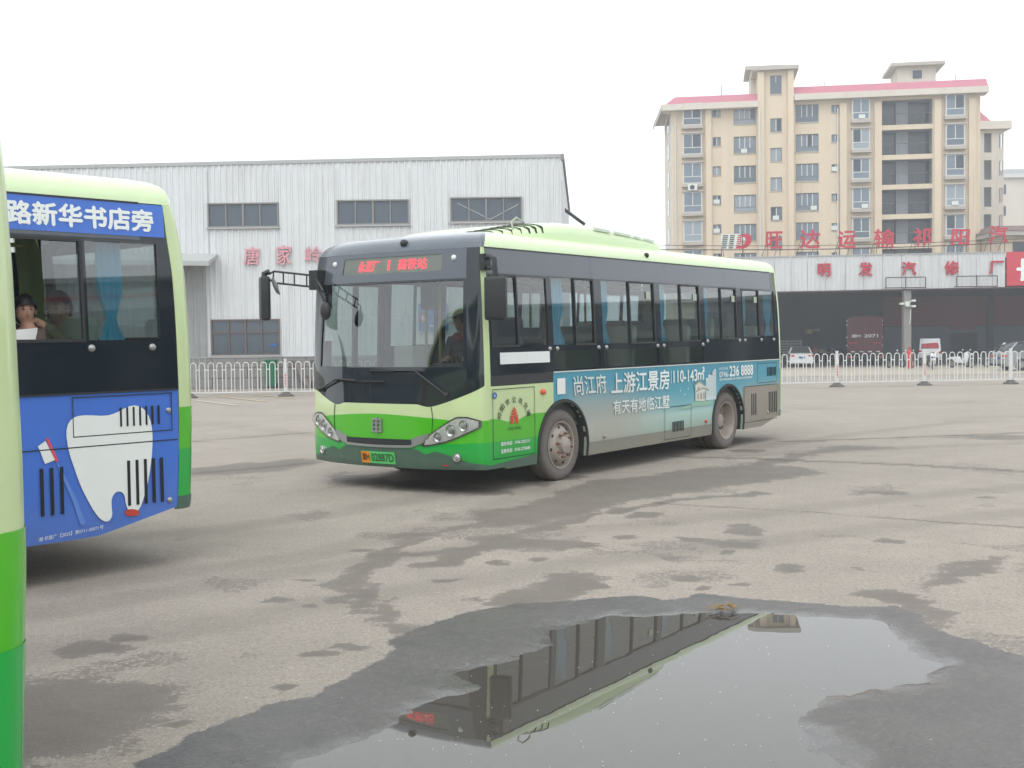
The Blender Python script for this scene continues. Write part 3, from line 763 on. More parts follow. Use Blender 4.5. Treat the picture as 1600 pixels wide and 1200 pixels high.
def build_bus(name, label, variant, loc, yaw, dz=0.0):
    bus = empty(name, (loc[0], loc[1], dz), yaw)
    tag(bus, label, 'bus', 'green city buses in the yard')
    P = lambda mb, n, m, par=bus, **k: mb.build(n, m, par, **k)
    L_, R_ = SD(1), SD(-1)
    # ---- roof: loft of rounded outlines
    zl = [2.575, 2.60, 2.63, 2.66, 2.68, 2.70, 2.72, 2.735, 2.75, 2.763, 2.775, 2.79]
    def ring(z):
        pts = [('f', FR(-fy(z) + 2 * fy(z) * i / 16, z)) for i in range(17)]
        pts += [('f', CN(1)(i / 6, z)) for i in range(1, 6)]
        xa, xb = xsf(z), xsr(z)
        pts += [('s', L_(xa + (xb - xa) * i / 10, z)) for i in range(11)]
        pts += [('s', CR(1)(i / 6, z)) for i in range(1, 6)]
        yr = HW(z) - RC(z)
        pts += [('s', RE(yr - 2 * yr * i / 8, z)) for i in range(9)]
        pts += [('s', CR(-1)(1 - i / 6, z)) for i in range(1, 6)]
        pts += [('s', R_(xb + (xa - xb) * i / 10, z)) for i in range(11)]
        pts += [('f', CN(-1)(1 - i / 6, z)) for i in range(1, 6)]
        return pts
    rings = [ring(z) for z in zl]
    n = len(rings[0])
    roof, cap = MB(), MB()
    V = [p for r in rings for _, p in r]
    roof.v = list(V); cap.v = list(V)
    for i in range(len(zl) - 1):
        for k in range(n):
            f = (i * n + k, i * n + (k + 1) % n, (i + 1) * n + (k + 1) % n, (i + 1) * n + k)
            front = rings[0][k][0] == 'f' or rings[0][(k + 1) % n][0] == 'f'
            (cap if front else roof).f.append(f)
    top = (len(zl) - 1) * n
    c1 = len(roof.v); roof.v.append((-1.2, 0, 2.803)); c2 = len(roof.v); roof.v.append((-6.8, 0, 2.803))
    ch = []
    for k in range(n):
        a, b = top + k, top + (k + 1) % n
        ch.append(c1 if (roof.v[a][0] + roof.v[b][0]) / 2 > -4 else c2)
        roof.f.append((a, b, ch[-1]))
    for k in range(n):
        if ch[k] != ch[(k + 1) % n]: roof.f.append((top + (k + 1) % n, ch[k], ch[(k + 1) % n]))
    def clean(m):
        used = sorted({i for f in m.f for i in f}); mp = {o: i for i, o in enumerate(used)}
        m.v = [m.v[i] for i in used]; m.f = [tuple(mp[i] for i in f) for f in m.f]; return m
    roof_o = P(clean(roof), 'roof', 'paint_light_roof', smooth=50)
    P(clean(cap), 'front_cap', 'band_grey', smooth=50)
    m = MB()                       # drip edge and seams
    for S in (L_, R_):
        band(m, S, -7.66, xsf(2.575), 2.568, 2.580, 10, 1, .012, .012)
    P(m, 'rain_gutter', 'black_plastic')
    m = MB()
    for xs_ in (-2.4, -4.25, -6.05):
        band(m, L_, xs_, xs_ + .008, 2.30, 2.567, 1, 6, .003)
    P(m, 'panel_seam', 'black_matte')
    # ---- roof air conditioner
    ac = MB(); sec = []
    ACX = [.80, 1.05, 1.45, 1.80, 2.2, 2.8, 3.5, 4.2, 4.52, 4.64]; ACH = [-.03, .03, .10, .155, .195, .205, .180, .140, .118, .112]; ACW = [.55, .74, .90, .94, .95, .95, .95, .95, .94, .92]
    for x, h, w in zip([-q for q in ACX], ACH, ACW):
        z0 = 2.70; zt = 2.79 + h
        pr = []
        for y, q in ((-1, 0), (-1.0, .45), (-.985, .72), (-.93, .90), (-.82, .985), (-.5, 1.02), (0, 1.03), (.5, 1.02), (.82, .985), (.93, .90), (.985, .72), (1.0, .45), (1, 0)):
            pr.append((x, y * w, z0 + (zt - z0) * q))
        sec.append(pr)
    ac.grid(sec); k = len(sec[0])
    ac.f.append(tuple(len(ac.v) - k + i for i in range(k))); ac.f.append(tuple(range(k)))
    ac_o = P(ac, 'air_conditioner', 'paint_light_roof', smooth=40)
    louv = MB(); louv.add([(-.045, -.01, -.12), (.0, -.01, -.12), (.09, -.01, .12), (.045, -.01, .12), (-.045, .02, -.12), (.0, .02, -.12), (.09, .02, .12), (.045, .02, .12)], [(0, 1, 2, 3), (4, 7, 6, 5), (0, 4, 5, 1), (1, 5, 6, 2), (2, 6, 7, 3), (3, 7, 4, 0)])
    for i in range(8):
        x = -.95 - i * .115
        h = float(np.interp(-x, ACX, ACH)); w = float(np.interp(-x, ACX, ACW))
        m = MB()
        # slot lying over the shoulder of the fairing
        pts = []
        for q, yy in ((.50, .997), (.72, .985), (.86, .955), (.94, .90), (.985, .80), (1.0, .66), (1.01, .50)):
            z = 2.70 + (.09 + h) * q + .004; pts.append((yy * w + .003, z))
        g = [[(x + .05 * (j / 6) , y, z) for j, (y, z) in enumerate(pts)], [(x + .05 * (j / 6) - .058, y, z) for j, (y, z) in enumerate(pts)]]
        m.grid(g); P(m, 'louvre_slot', 'black_matte', ac_o)
    for (xa, xb) in ((-2.9, -3.3), (-3.38, -3.83), (-3.87, -4.09), (-4.13, -4.45)):
        m = MB()
        za = float(np.interp(-xa, ACX, ACH)); zb = float(np.interp(-xb, ACX, ACH))
        m.add([(xa, .945, 2.70 + (.09 + za) * .78), (xb, .945, 2.70 + (.09 + zb) * .78), (xb, .91, 2.70 + (.09 + zb) * .93), (xa, .91, 2.70 + (.09 + za) * .93)], [(0, 1, 2, 3)])
        P(m, 'side_vent', 'paint_skirt' if variant == 'x' else 'seat_pale', ac_o)
    m = MB(); m.tube([(-1.35, .82, 2.80), (-1.33, .80, 2.93), (-1.40, .82, 2.98), (-1.5, .84, 2.94), (-1.52, .86, 2.84)], .012); P(m, 'cable_loop', 'seat_pale', smooth=60)
    # ---- side window band
    for S, sg in ((L_, 1), (R_, -1)):
        doors = [(-1.40, -.40, .30, 2.36), (-4.95, -3.70, .30, 2.36)] if sg < 0 else []
        holes = [(a, b, c, d) for (a, b, c, d) in PANES + (LOWP if sg > 0 else [])]
        if sg < 0:
            holes = [h for h in holes if not any(h[0] < d[1] + .05 and h[1] > d[0] - .05 for d in doors)] + doors
        m = MB()
        holed(m, lambda x, z, o=0.0, S=S: S(max(x, xsr(z) + .004), z, o), (-7.80, -.312), (WAIST, 2.568), holes, 0.0, .035, .5, .06)
        band(m, lambda t, z, o=0.0, S=S: S(-7.80 + t * min(0, xsr(z) + .004 + 7.80), z, o), 0, 1, WAIST, 2.36, 2, 16, 0.0, .035)
        P(m, 'window_band', 'band_black', smooth=40)
        if sg > 0:
            m = MB(); band(m, S, -1.505, -.312, 1.125, WAIST - .002, 6, 2, 0.0, .03); P(m, 'lower_window_band', 'band_black', smooth=40)
        m = MB(); holed(m, S, (-7.66, -.318), (2.31, 2.566), [], .003, .002); P(m, 'upper_side_panel', 'band_grey', smooth=40)
        for i, h in enumerate(holes):
            if h in doors: continue
            m = MB(); low = h in LOWP
            xo = -6.93 if (variant == 'blue' and sg > 0 and h[0] == -7.20) else h[1] - .001      # this one is slid open
            band(m, S, h[0] + .001, xo, h[2] + .001, h[3] - .001, 2, 6, -.014)
            pane = P(m, 'lower_pane' if low else 'window_pane', 'glass_lower' if low else 'glass_bus', smooth=40)
            if not low and PANES.index(h) in SLIDERS:
                m = MB(); holed(m, S, (h[0] - .012, h[1] + .012), (h[2] - .012, h[3] + .012), [(h[0] + .010, h[1] - .010, h[2] + .010, h[3] - .010)], .006, .018)
                P(m, 'sliding_frame', 'black_plastic', pane)
        for d in doors:
            m = MB(); xm = (d[0] + d[1]) / 2
            holed(m, S, (d[0] + .01, d[1] - .01), (d[2] + .02, d[3] - .01), [(d[0] + .08, xm - .035, .48, 2.26), (xm + .035, d[1] - .08, .48, 2.26)], 0.0, .035)
            dr = P(m, 'door', 'black_plastic', smooth=40)
            for a, b in ((d[0] + .08, xm - .035), (xm + .035, d[1] - .08)):
                m = MB(); band(m, S, a, b, .48, 2.26, 1, 10, -.012); P(m, 'door_pane', 'glass_wind', dr, smooth=40)
    for x in (-1.45, -1.60, -2.50, -2.68, -3.97, -4.14, -5.27, -5.42, -6.47, -6.66, -7.25, -7.72):
        m = MB(); p = L_(x, 1.50 if x > -5.3 else 1.545)
        m.lathe([(0, .02), (.018, .018), (.026, .008), (.028, -.005)], p, 'y', 10); P(m, 'window_stud', 'silver', smooth=60)
    # ---- lower side panels
    def xs_cols(a, b):
        pts = [a + (b - a) * i / 40 for i in range(41)]
        for c in (WXF, WXR):
            for i in range(25):
                x = c - AR * math.cos(math.pi * i / 24)
                if min(a, b) < x < max(a, b): pts.append(x)
            for e in (-AR - .001, AR + .001):
                if min(a, b) < c + e < max(a, b): pts.append(c + e)
        return sorted(set(round(p, 4) for p in pts))
    xfl = xsf(.8)
    m = MB(); band(m, L_, 0, 0, skirt_lo, lambda x: 1.125, nv=8, thick=.03, us=xs_cols(-1.505, xfl)); P(m, 'front_side_panel', 'paint_light', smooth=40)
    admat = {'teal': 'advert_teal', 'blue': 'advert_blue', 'plain': 'paint_light'}[variant]
    m = MB(); band(m, L_, 0, 0, skirt_lo, lambda x: WAIST, nv=8, thick=.03, us=xs_cols(-7.915, -1.508)); adp = P(m, 'advert_panel', admat, smooth=40)
    for a, b in ((-7.915, -4.96), (-3.69, -1.41), (-.395, xfl)):
        m = MB(); band(m, R_, 0, 0, skirt_lo, lambda x: WAIST, nv=8, thick=.03, us=xs_cols(a, b)); P(m, 'far_side_panel', 'paint_light', smooth=40)
    m = MB(); band(m, L_, -7.91, -1.51, WAIST - .006, WAIST + .006, 12, 1, .010, .012); P(m, 'waist_trim', 'white_worn' if variant == 'teal' else 'black_plastic')
    # wheel arches
    for S, sg in ((L_, 1), (R_, -1)):
        for c in (WXF, WXR):
            m = MB(); o, i_ = [], []
            for k in range(25):
                a = math.pi * k / 24
                x, z = c - AR * math.cos(a), .395 + AR * math.sin(a)
                x2, z2 = c - (AR + .035) * math.cos(a), .395 + (AR + .035) * math.sin(a)
                o.append([S(x2, z2, .003), S(x2, z2, .016), S(x, z, .022), S(x, z, -.03), (x, sg * .80, z)])
            for zz in (.24,):
                x0, x1 = c - AR, c + AR
                o.insert(0, [S(x0 - .035, zz, .003), S(x0 - .035, zz, .016), S(x0, zz, .022), S(x0, zz, -.03), (x0, sg * .80, zz)])
                o.append([S(x1 + .035, zz, .003), S(x1 + .035, zz, .016), S(x1, zz, .022), S(x1, zz, -.03), (x1, sg * .80, zz)])
            m.grid(o)
            b = [(c - AR, sg * .80, .24)] + [(c - AR * math.cos(math.pi * k / 24), sg * .80, .395 + AR * math.sin(math.pi * k / 24)) for k in range(25)] + [(c + AR, sg * .80, .24)]
            m.add(b, [tuple(range(len(b)))])
            P(m, 'wheel_arch', 'rubber', smooth=40)
    # ---- paint waves on the flank ahead of the front wheel
    def wave(x):
        t = (x - xfl) / (-1.505 - xfl)
        return .79 - .085 * math.exp(-((t - .34) / .2) ** 2) + .03 * t + .02 * math.sin(t * 5)
    us = xs_cols(-1.505, xfl)
    us2 = [u for u in us if skirt_lo(u) < wave(u) - .002]
    m = MB(); band(m, L_, 0, 0, skirt_lo, wave, nv=4, off=.003, us=us2); P(m, 'mid_green_wave', 'paint_mid', smooth=40)
    us3 = [u for u in us if skirt_lo(u) < .543]
    m = MB(); band(m, L_, 0, 0, skirt_lo, lambda x: .545, nv=3, off=.005, us=us3); P(m, 'dark_green_stripe', 'paint_dark', smooth=40)
    m = MB(); band(m, L_, 0, 0, skirt_lo, lambda x: .30 + .06 * (x - xfl) / (-1.2 - xfl), nv=2, off=.007, us=[u for u in us3 if skirt_lo(u) < .30]); P(m, 'front_skirt', 'paint_skirt', smooth=40)
    # service hatch ahead of the front wheel
    def outline(n_, S, a, b, c, d, w=.007, off=.009, mt='line_dark'):
        m = MB()
        for (u0, u1, z0, z1) in ((a, b, c, c + w), (a, b, d - w, d), (a, a + w, c, d), (b - w, b, c, d)):
            band(m, S, u0, u1, z0, z1, 4, 6, off)
        return P(m, n_, mt)
    if variant != 'blue':
        outline('hatch_seam', L_, -1.118, -.335, .36, 1.095)
    m = MB(); p = L_(-1.287, 1.028); m.sphere((0, 0, 0), 1, 14, 8, (.052, .026, .034)); P(m, 'side_marker', 'lamp_orange', loc=(p[0], p[1] + .008, p[2]), smooth=60)
    for x, z, mt in ((-2.6, .44, 'rim'), (-5.33, .44, 'lamp_red')) + (() if variant == 'blue' else ((-7.45, .44, 'rim'),)):
        m = MB(); p = L_(x, z); m.sphere((0, 0, 0), 1, 10, 6, (.035, .022, .026)); P(m, 'side_reflector', mt, loc=(p[0], p[1] + .006, p[2]), smooth=60)
    # skirt rail, rear panels and their vents
    if variant == 'teal':
        m = MB(); band(m, L_, 0, 0, skirt_lo, lambda x: .392, nv=2, off=.006, us=[u for u in xs_cols(-5.55, -2.17) if skirt_lo(u) < .39]); P(m, 'skirt_rail', 'skirt_grey', smooth=40)
        m = MB(); band(m, L_, 0, 0, skirt_lo, lambda x: .862, nv=4, off=.006, us=[u for u in xs_cols(-7.90, -6.565) if skirt_lo(u) < .8]); P(m, 'engine_panel', 'dusty_panel', smooth=40)
        outline('engine_hatch_seam', L_, -7.80, -6.60, .33, .866, .008, .009)
        outline('upper_hatch_seam', L_, -7.80, -7.08, .895, 1.195, .007, .004)
        outline('battery_hatch_seam', L_, -4.88, -4.12, .27, .70, .008, .009)
    else:
        outline('upper_hatch_seam', L_, -7.86, -7.09, .94, 1.215, .007, .0086)
        m = MB(); band(m, L_, -7.90, -6.3, .868, .876, 10, 1, .0086); P(m, 'panel_seam', 'line_dark')
    slot = MB(); slot.box(-.011, .011, -.004, .004, -.16, .16)
    s0 = P(slot, 'vent_slot', 'black_matte', bevel=.003)
    first = True
    vents = [(-6.86, .59, 1), (-6.93, .59, 1), (-7.0, .59, 1)] + [(-7.50 - i * .066, .59, 1) for i in range(5)]
    vents += [(-7.45 - i * .05, 1.06, .42) for i in range(7)]
    if variant != 'plain': vents += [(-4.35 - i * .042, .43, .42) for i in range(8)]
    for x, z, k in vents:
        p = L_(x, z, .009)
        if first: s0.location = p; s0.scale = (1, 1, k); first = False
        else: share(s0, bus, p, (0, 0, 0), (.6 if k < 1 else 1, 1, k))
    # ---- front: mask, windscreen, bumper
    def mask_lo(y):
        a = abs(y)
        if a < .52: return .945 + .0 * a
        if a < .66: return .945 - .028 * math.sin((a - .52) / .14 * math.pi / 2)
        return .917 + (a - .66) ** 1.25 * .42
    fyw = fy(1.6)
    m = MB()
    FRn = lambda y, z, o=0.0: FR(y, z, o)
    # upper and lower mask plus pillars, leaving the windscreen and sign openings
    FRu = lambda u, z, o=0.0: FR(u * fy(z), z, o)
    dsu = .70 / fy(2.43)
    holed(m, FRu, (-1, 1), (1.325, 2.574), [(-.965, .965, 1.335, 2.235), (-dsu, dsu, 2.345, 2.525)], 0.0, .03, .12, .12)
    band(m, FRu, -1, 1, lambda u: mask_lo(u * fy(1.1)), lambda y: 1.325, 40, 5, 0.0, .03)
    P(m, 'windscreen_surround', 'band_black', smooth=40)
    m = MB(); band(m, FRu, -.965, .965, 1.335, 2.235, 20, 10, -.012); P(m, 'windscreen', 'glass_wind', smooth=60)
    m = MB(); holed(m, FRu, (-.998, .998), (2.255, 2.572), [(-dsu, dsu, 2.345, 2.525)], .003, .002, .12, .12); P(m, 'upper_mask', 'band_grey', smooth=40)
    for sg in (1, -1):
        C = CN(sg)
        m = MB(); band(m, lambda s, z, o=0: C(s, z, o), 0, .74 if sg > 0 else 1.0, lambda s: mask_lo(fy(1.1)) + (s * .12 if sg > 0 else s * .05), lambda s: 2.574, 6, 16, 0.0, .02); 
        P(m, 'corner_pillar', 'band_black', smooth=50)
        m = MB(); band(m, lambda s, z, o=0: C(s, z, o), .74 if sg > 0 else 1.0, 1.0 if sg > 0 else 1.001, 1.10, 2.574, 4, 16, 0.0, .02); 
        if sg > 0:
            for z0 in (0,):
                band(m, L_, -.312, -.2795, 1.10, 2.574, 1, 16, .001, .02)
            P(m, 'pillar_strip', 'paint_light', smooth=50)
        m = MB(); band(m, lambda s, z, o=0: C(s, z, o), 0, 1, lambda s: .262, lambda s: (mask_lo(fy(1.1)) + s * .12) if sg > 0 else mask_lo(fy(1.1)) + .05 * s, 6, 10, 0.0, .03); P(m, 'bumper_corner', 'paint_light', smooth=50)
        m = MB(); band(m, lambda s, z, o=0: C(s, z, o), 0, 1, .262, .775, 6, 6, .003); P(m, 'mid_green_wave', 'paint_mid', smooth=50)
        m = MB(); band(m, lambda s, z, o=0: C(s, z, o), 0, 1, .262, .545, 6, 4, .005); P(m, 'dark_green_stripe', 'paint_dark', smooth=50)
        m = MB(); band(m, lambda s, z, o=0: C(s, z, o), 0, 1, .262, lambda s: .34 - .03 * s, 6, 3, .007); P(m, 'front_skirt', 'paint_skirt', smooth=50)
    yb = fy(.6)
    m = MB(); band(m, FRn, -yb, yb, .262, lambda y: mask_lo(y) - .001, 40, 10, 0.0, .04); P(m, 'front_panel', 'paint_light', smooth=50)
    def topw(y): return .835 - .07 * (abs(y) / yb) ** 1.6
    m = MB(); band(m, FRn, -yb, yb, .262, topw, 40, 8, .003); P(m, 'mid_green_wave', 'paint_mid', smooth=50)
    m = MB(); band(m, FRn, -yb, yb, .262, lambda y: .535 - .0 * abs(y), 30, 4, .005); P(m, 'dark_green_stripe', 'paint_dark', smooth=50)
    def skt(y):
        a = abs(y)
        if a < .50: return .475
        if a < .62: return .475 - .06 * (a - .50) / .12
        if a < .72: return .415 + .04 * (a - .62) / .10
        return .455 - .11 * ((a - .72) / (yb - .72)) ** 1.2
    m = MB(); band(m, FRn, -yb, yb, .262, skt, 48, 4, .008); P(m, 'bumper_skirt', 'paint_skirt', smooth=50)
    # seams of the central flap
    for sg in (1, -1):
        m = MB()
        pts = [Vector(FR(sg * (.655 + .10 * (1 - (z - .52) / .4) * .7 + .03 * math.sin(z * 9)), z, .006)) for z in np.linspace(.53, .92, 8)]
        m.tube(pts, .004, 5); P(m, 'flap_seam', 'line_dark')
    # grille and silver surround
    def gh(y): return .575 - .0 * abs(y) + (.05 * max(0, (abs(y) - .5) / .15))
    m = MB(); band(m, FRn, -.47, .47, lambda y: .50 + .012 * (abs(y) / .5) ** 2, lambda y: .572, 24, 3, .016); gr = P(m, 'grille', 'band_black', smooth=50)
    m = MB(); band(m, FRn, -.62, .62, lambda y: .478 + .012 * (abs(y) / .5) ** 2 + max(0, abs(y) - .45) * .30, lambda y: .504 + .012 * (abs(y) / .5) ** 2 + max(0, abs(y) - .45) * .55, 36, 2, .02, .014); P(m, 'grille_trim', 'silver', smooth=40)
    for sg in (1, -1):
        m = MB(); band(m, FRn, sg * .46, sg * .66, lambda y: .505 + (abs(y) - .46) * .42, lambda y: .585 + (abs(y) - .46) * .30, 8, 3, .018, .01); P(m, 'grille_cheek', 'silver', smooth=40)
    # headlights: slanted almond between two curves
    def hl_lo(y):
        t = (abs(y) - .60) / .50
        return .515 + .06 * t + .10 * t * t
    def hl_hi(y):
        t = (abs(y) - .60) / .50
        return min(.535 + .62 * t - .34 * t * t, .80) if t < 1 else .80
    for sg in (1, -1):
        C = CN(sg)
        def S(u, z, o=0.0, sg=sg, C=C):
            return FR(sg * u, z, o) if u <= fy(z) else C(min(1, (u - fy(z)) / .22), z, o)
        lo = lambda u: .512 + .05 * ((u - .58) / .6) + .165 * max(0, (u - .58) / .6) ** 2.2
        hi = lambda u: .522 + .36 * min(1, (u - .58) / .52) ** .75 - (.10 * max(0, (u - 1.07) / .11) ** 2 if u > 1.07 else 0)
        us = [.58 + .60 * i / 20 for i in range(21)]
        hi2 = lambda u: max(lo(u) + .004, min(hi(u), .805 - max(0, u - 1.06) * .35))
        m = MB(); band(m, S, 0, 0, lambda u: lo(u) - .014, lambda u: hi2(u) + .014, nv=4, off=.010, us=us); hl = P(m, 'headlight', 'lamp_dark', smooth=50)
        m = MB(); band(m, S, 0, 0, lambda u: lo(u) + .004, lambda u: hi2(u) - .004, nv=4, off=.013, us=us[1:-1]); P(m, 'reflector_bowl', 'lamp_housing', hl, smooth=50)
        for (u, dz_, r) in ((.76, -.005, .042), (.90, .0, .052), (1.03, .005, .048)):
            z = (lo(u) + hi2(u)) / 2 + dz_
            p = Vector(S(u, z, .016)); q = Vector(S(u + .01, z, .016)); 
            mm = MB(); mm.lathe([(r, -.004), (r * .96, .012), (r * .8, .002), (r * .45, -.006), (r * .4, .010), (0, .016)], (0, 0, 0), 'x', 16)
            oo = P(mm, 'lens', 'chrome', hl, smooth=60); oo.location = p; oo.rotation_euler = (0, 0, sg * .25)
            oo.scale = (1, 1, 1.25)
        m = MB()
        for i in range(7):
            u = 1.045 + i * .016
            band(m, S, u, u + .009, lo(u) + .03, hi2(u) - .025, 1, 4, .019)
        P(m, 'side_prism', 'white_worn', hl)
        m = MB(); band(m, S, 0, 0, lambda u: lo(u) - .004, lambda u: hi2(u) + .004, nv=4, off=.034, us=us); P(m, 'headlight_cover', 'glass_lamp', hl, smooth=60)
        m = MB(); p = FR(sg * .955, .395, .012); m.lathe([(.048, -.012), (.046, .012), (.036, .014), (.033, .006), (.02, .012), (0, .016)], (0, 0, 0), 'x', 18)
        fl = P(m, 'fog_lamp', 'chrome', loc=p, smooth=50); fl.rotation_euler = (0, 0, sg * .3)
        m = MB(); p = FR(sg * .845, 2.475, .006); m.lathe([(.03, -.01), (.03, .006), (.022, .014), (0, .018)], (0, 0, 0), 'x', 14); P(m, 'clearance_lamp', 'white_worn', loc=p, smooth=60)
    m = MB(); band(m, FRn, .80, .86, .30, .315, 2, 1, .012); P(m, 'warning_sticker', 'lamp_red')
    # plate
    m = MB(); band(m, FRn, -.235, .235, .300, .428, 4, 1, .022, .012); pl = P(m, 'number_plate', 'plate_green')
    m = MB(); band(m, FRn, -.235, -.108, .302, .426, 2, 1, .0235); P(m, 'plate_end', 'plate_orange', pl)
    fm = lambda u, v, o=0: FR(u, v, .025 + o)
    if variant != 'blue':
        lettering('湘M', (-.222, -.118, .328, .405), fm, 'plate_lettering', 'ink_maroon', pl, bold=.004)
        lettering('02887D', (-.085, .222, .325, .408), fm, 'plate_lettering', 'ink_dark', pl, bold=.006)
    # emblem: framed character-like shield
    m = MB()
    def rect(y0, y1, z0, z1, o=.022): band(m, FRn, y0, y1, z0, z1, 1, 1, o, .016)
    rect(-.075, .075, .765, .783); rect(-.075, .075, .640, .658)
    rect(-.068, -.048, .658, .765); rect(.048, .068, .658, .765)
    rect(-.011, .011, .625, .798, .024)
    rect(-.048, -.011, .728, .742); rect(.011, .048, .728, .742); rect(-.048, -.011, .682, .696); rect(.011, .048, .682, .696)
    P(m, 'emblem', 'silver', bevel=.002)
    # destination sign
    m = MB(); band(m, FRn, -.70, .70, 2.345, 2.525, 10, 2, -.008, .02); ds = P(m, 'destination_sign', 'led_panel' if variant == 'teal' else 'black_matte')
    dm = lambda u, v, o=0: FR(u, v, -.0055 + o)
    if variant == 'teal':
        lettering('永泥厂', (-.47, -.16, 2.372, 2.492), dm, 'led_lettering', 'led_red', ds, bold=.004)
        lettering('1', (-.04, -.005, 2.375, 2.49), dm, 'led_lettering', 'led_red', ds, bold=0)
        lettering('高铁站', (.11, .50, 2.375, 2.495), dm, 'led_lettering', 'led_red', ds, bold=.005)
    m = MB(); band(m, FRn, -.70, .70, 2.345, 2.525, 10, 2, -.001); P(m, 'sign_glass', 'glass_display', ds)
    m = MB(); m.lathe([(.04, -.03), (.042, .01), (.03, .03), (0, .04)], (0, 0, 0), 'x', 12); P(m, 'roof_camera', 'black_plastic', loc=FR(.13, 2.665, .02), smooth=50)
    m = MB(); m.sphere(L_(-3.83, 2.655, .01), .035, 10, 6); P(m, 'side_camera', 'black_plastic', smooth=60)
    # wipers
    for piv, elbow, b0, b1 in (((.86, 1.045), (.50, 1.30), (-.12, 1.292), (.62, 1.288)), ((-.98, 1.075), (-.62, 1.20), (-.70, 1.185), (.10, 1.175))):
        m = MB(); m.tube([FR(*piv, .035), FR(*elbow, .05), FR((b0[0] + b1[0]) / 2, b0[1] + .006, .05)], .011, 6)
        m.sphere(FR(*piv, .03), .03, 8, 6)
        w = P(m, 'wiper', 'black_plastic', smooth=60)
        m = MB(); m.tube([FR(b0[0] + (b1[0] - b0[0]) * i / 6, b0[1] + (b1[1] - b0[1]) * i / 6, .028) for i in range(7)], .012, 5); P(m, 'wiper_blade', 'black_matte', w)
    # mirrors
    m = MB()
    a = Vector((-.30, 1.20, 2.42)); 
    m.box(-.33, -.22, 1.17, 1.235, 2.33, 2.50); m.tube([(-.26, 1.22, 2.46), (-.22, 1.31, 2.47), (-.19, 1.38, 2.44), (-.18, 1.40, 2.33), (-.18, 1.40, 2.24)], .028, 8); m.tube([(-.27, 1.22, 2.36), (-.21, 1.33, 2.35), (-.18, 1.40, 2.33)], .022, 8)
    mr = P(m, 'mirror', 'black_plastic', smooth=50)
    hd = MB(); hd.box(-.07, .05, -.115, .115, -.25, .20)
    h = P(hd, 'mirror_head', 'black_plastic', mr, bevel=.035, smooth=60); h.location = (-.18, 1.40, 2.06); h.rotation_euler = (0, 0, .35)
    g_ = MB(); g_.box(-.074, -.0705, -.095, .095, -.22, .17); q = P(g_, 'mirror_glass', 'chrome', mr); q.location = (-.18, 1.40, 2.06); q.rotation_euler = (0, 0, .35)
    m = MB()
    base = Vector((-.17, -1.06, 2.30)); tip = Vector((.17, -1.50, 2.36))
    m.box(-.24, -.10, -1.15, -1.02, 2.20, 2.42)
    for dz_ in (.055, -.075): m.tube([base + Vector((0, 0, dz_)), tip + Vector((-.03, .04, dz_)), tip + Vector((.0, 0, dz_ * .5))], .013, 6)
    for t in (.25, .5, .72, .92):
        p = base.lerp(tip, t); m.tube([p + Vector((0, 0, .055)), p + Vector((0, 0, -.075))], .009, 6)
    m.tube([tip + Vector((0, 0, .05)), tip + Vector((.03, -.05, .03)), tip + Vector((.04, -.06, -.10))], .036, 8)
    b2 = Vector((-.12, -1.06, 2.28)); t2 = Vector((.12, -.72, 2.12))
    for dz_ in (.05, -.05): m.tube([b2 + Vector((0, 0, dz_)), t2 + Vector((0, 0, dz_))], .011, 6)
    for t in (.3, .6, .9):
        p = b2.lerp(t2, t); m.tube([p + Vector((0, 0, .05)), p + Vector((0, 0, -.05))], .008, 6)
    m.tube([t2, t2 + Vector((.02, .05, -.02)), t2 + Vector((.02, .05, -.14))], .012, 6)
    ma = P(m, 'mirror_arm', 'black_plastic', smooth=50)
    hd = MB(); hd.box(-.06, .05, -.10, .10, -.28, .22); h = P(hd, 'mirror_head', 'black_plastic', ma, bevel=.035, smooth=60); h.location = tip + Vector((.04, -.05, -.22)); h.rotation_euler = (0, 0, -.6)
    m = MB(); m.lathe([(.0, .03), (.06, .02), (.085, -.005), (.0, -.03)], (0, 0, 0), 'x', 16); h = P(m, 'round_mirror', 'silver', ma, smooth=50); h.location = base.lerp(tip, .80) + Vector((.06, .0, -.10)); h.rotation_euler = (0, .35, -.6); h.scale = (1, 1, 1.35)
    m = MB(); m.sphere((0, 0, 0), 1, 12, 8, (.05, .07, .10)); h = P(m, 'lookdown_mirror', 'black_plastic', ma, smooth=60); h.location = t2 + Vector((.02, .05, -.17))
    # ---- rear
    for sg in (1, -1):
        C = CR(sg); f = lambda s, z, o=0, C=C: C(s, z, o)
        m = MB(); band(m, f, 0, 1, lambda s: .36, lambda s: 2.574, 8, 44, 0.0, .03); P(m, 'rear_corner', 'paint_light', smooth=50)
        m = MB(); band(m, f, 0, 1, .36, 1.105, 6, 10, .003); P(m, 'mid_green_wave', 'paint_mid', smooth=50)
        m = MB(); band(m, f, 0, 1, .36, .80, 6, 8, .005); P(m, 'dark_green_stripe', 'paint_dark', smooth=50)
        m = MB(); band(m, f, 0, 1, .36, lambda s: .455, 6, 3, .008, .01); P(m, 'rear_skirt', 'paint_skirt', smooth=50)
        m = MB(); band(m, lambda y, z, o=0: RE(y, z, o), sg * .88, sg * 1.04, .95, 1.55, 2, 4, .012, .02); P(m, 'tail_lamp', 'lamp_red', bevel=.004)
    fR = lambda y, z, o=0: RE(y, z, o)
    yr = HW(1) - .17
    m = MB(); band(m, fR, -yr, yr, .36, 1.52, 12, 10, 0, .03); P(m, 'rear_panel', 'paint_light', smooth=50)
    m = MB(); holed(m, fR, (-HW(2.3) + .175, HW(2.3) - .175), (1.52, 2.574), [(-.9, .9, 1.62, 2.32)], 0, .03); P(m, 'rear_window_surround', 'band_black', smooth=50)
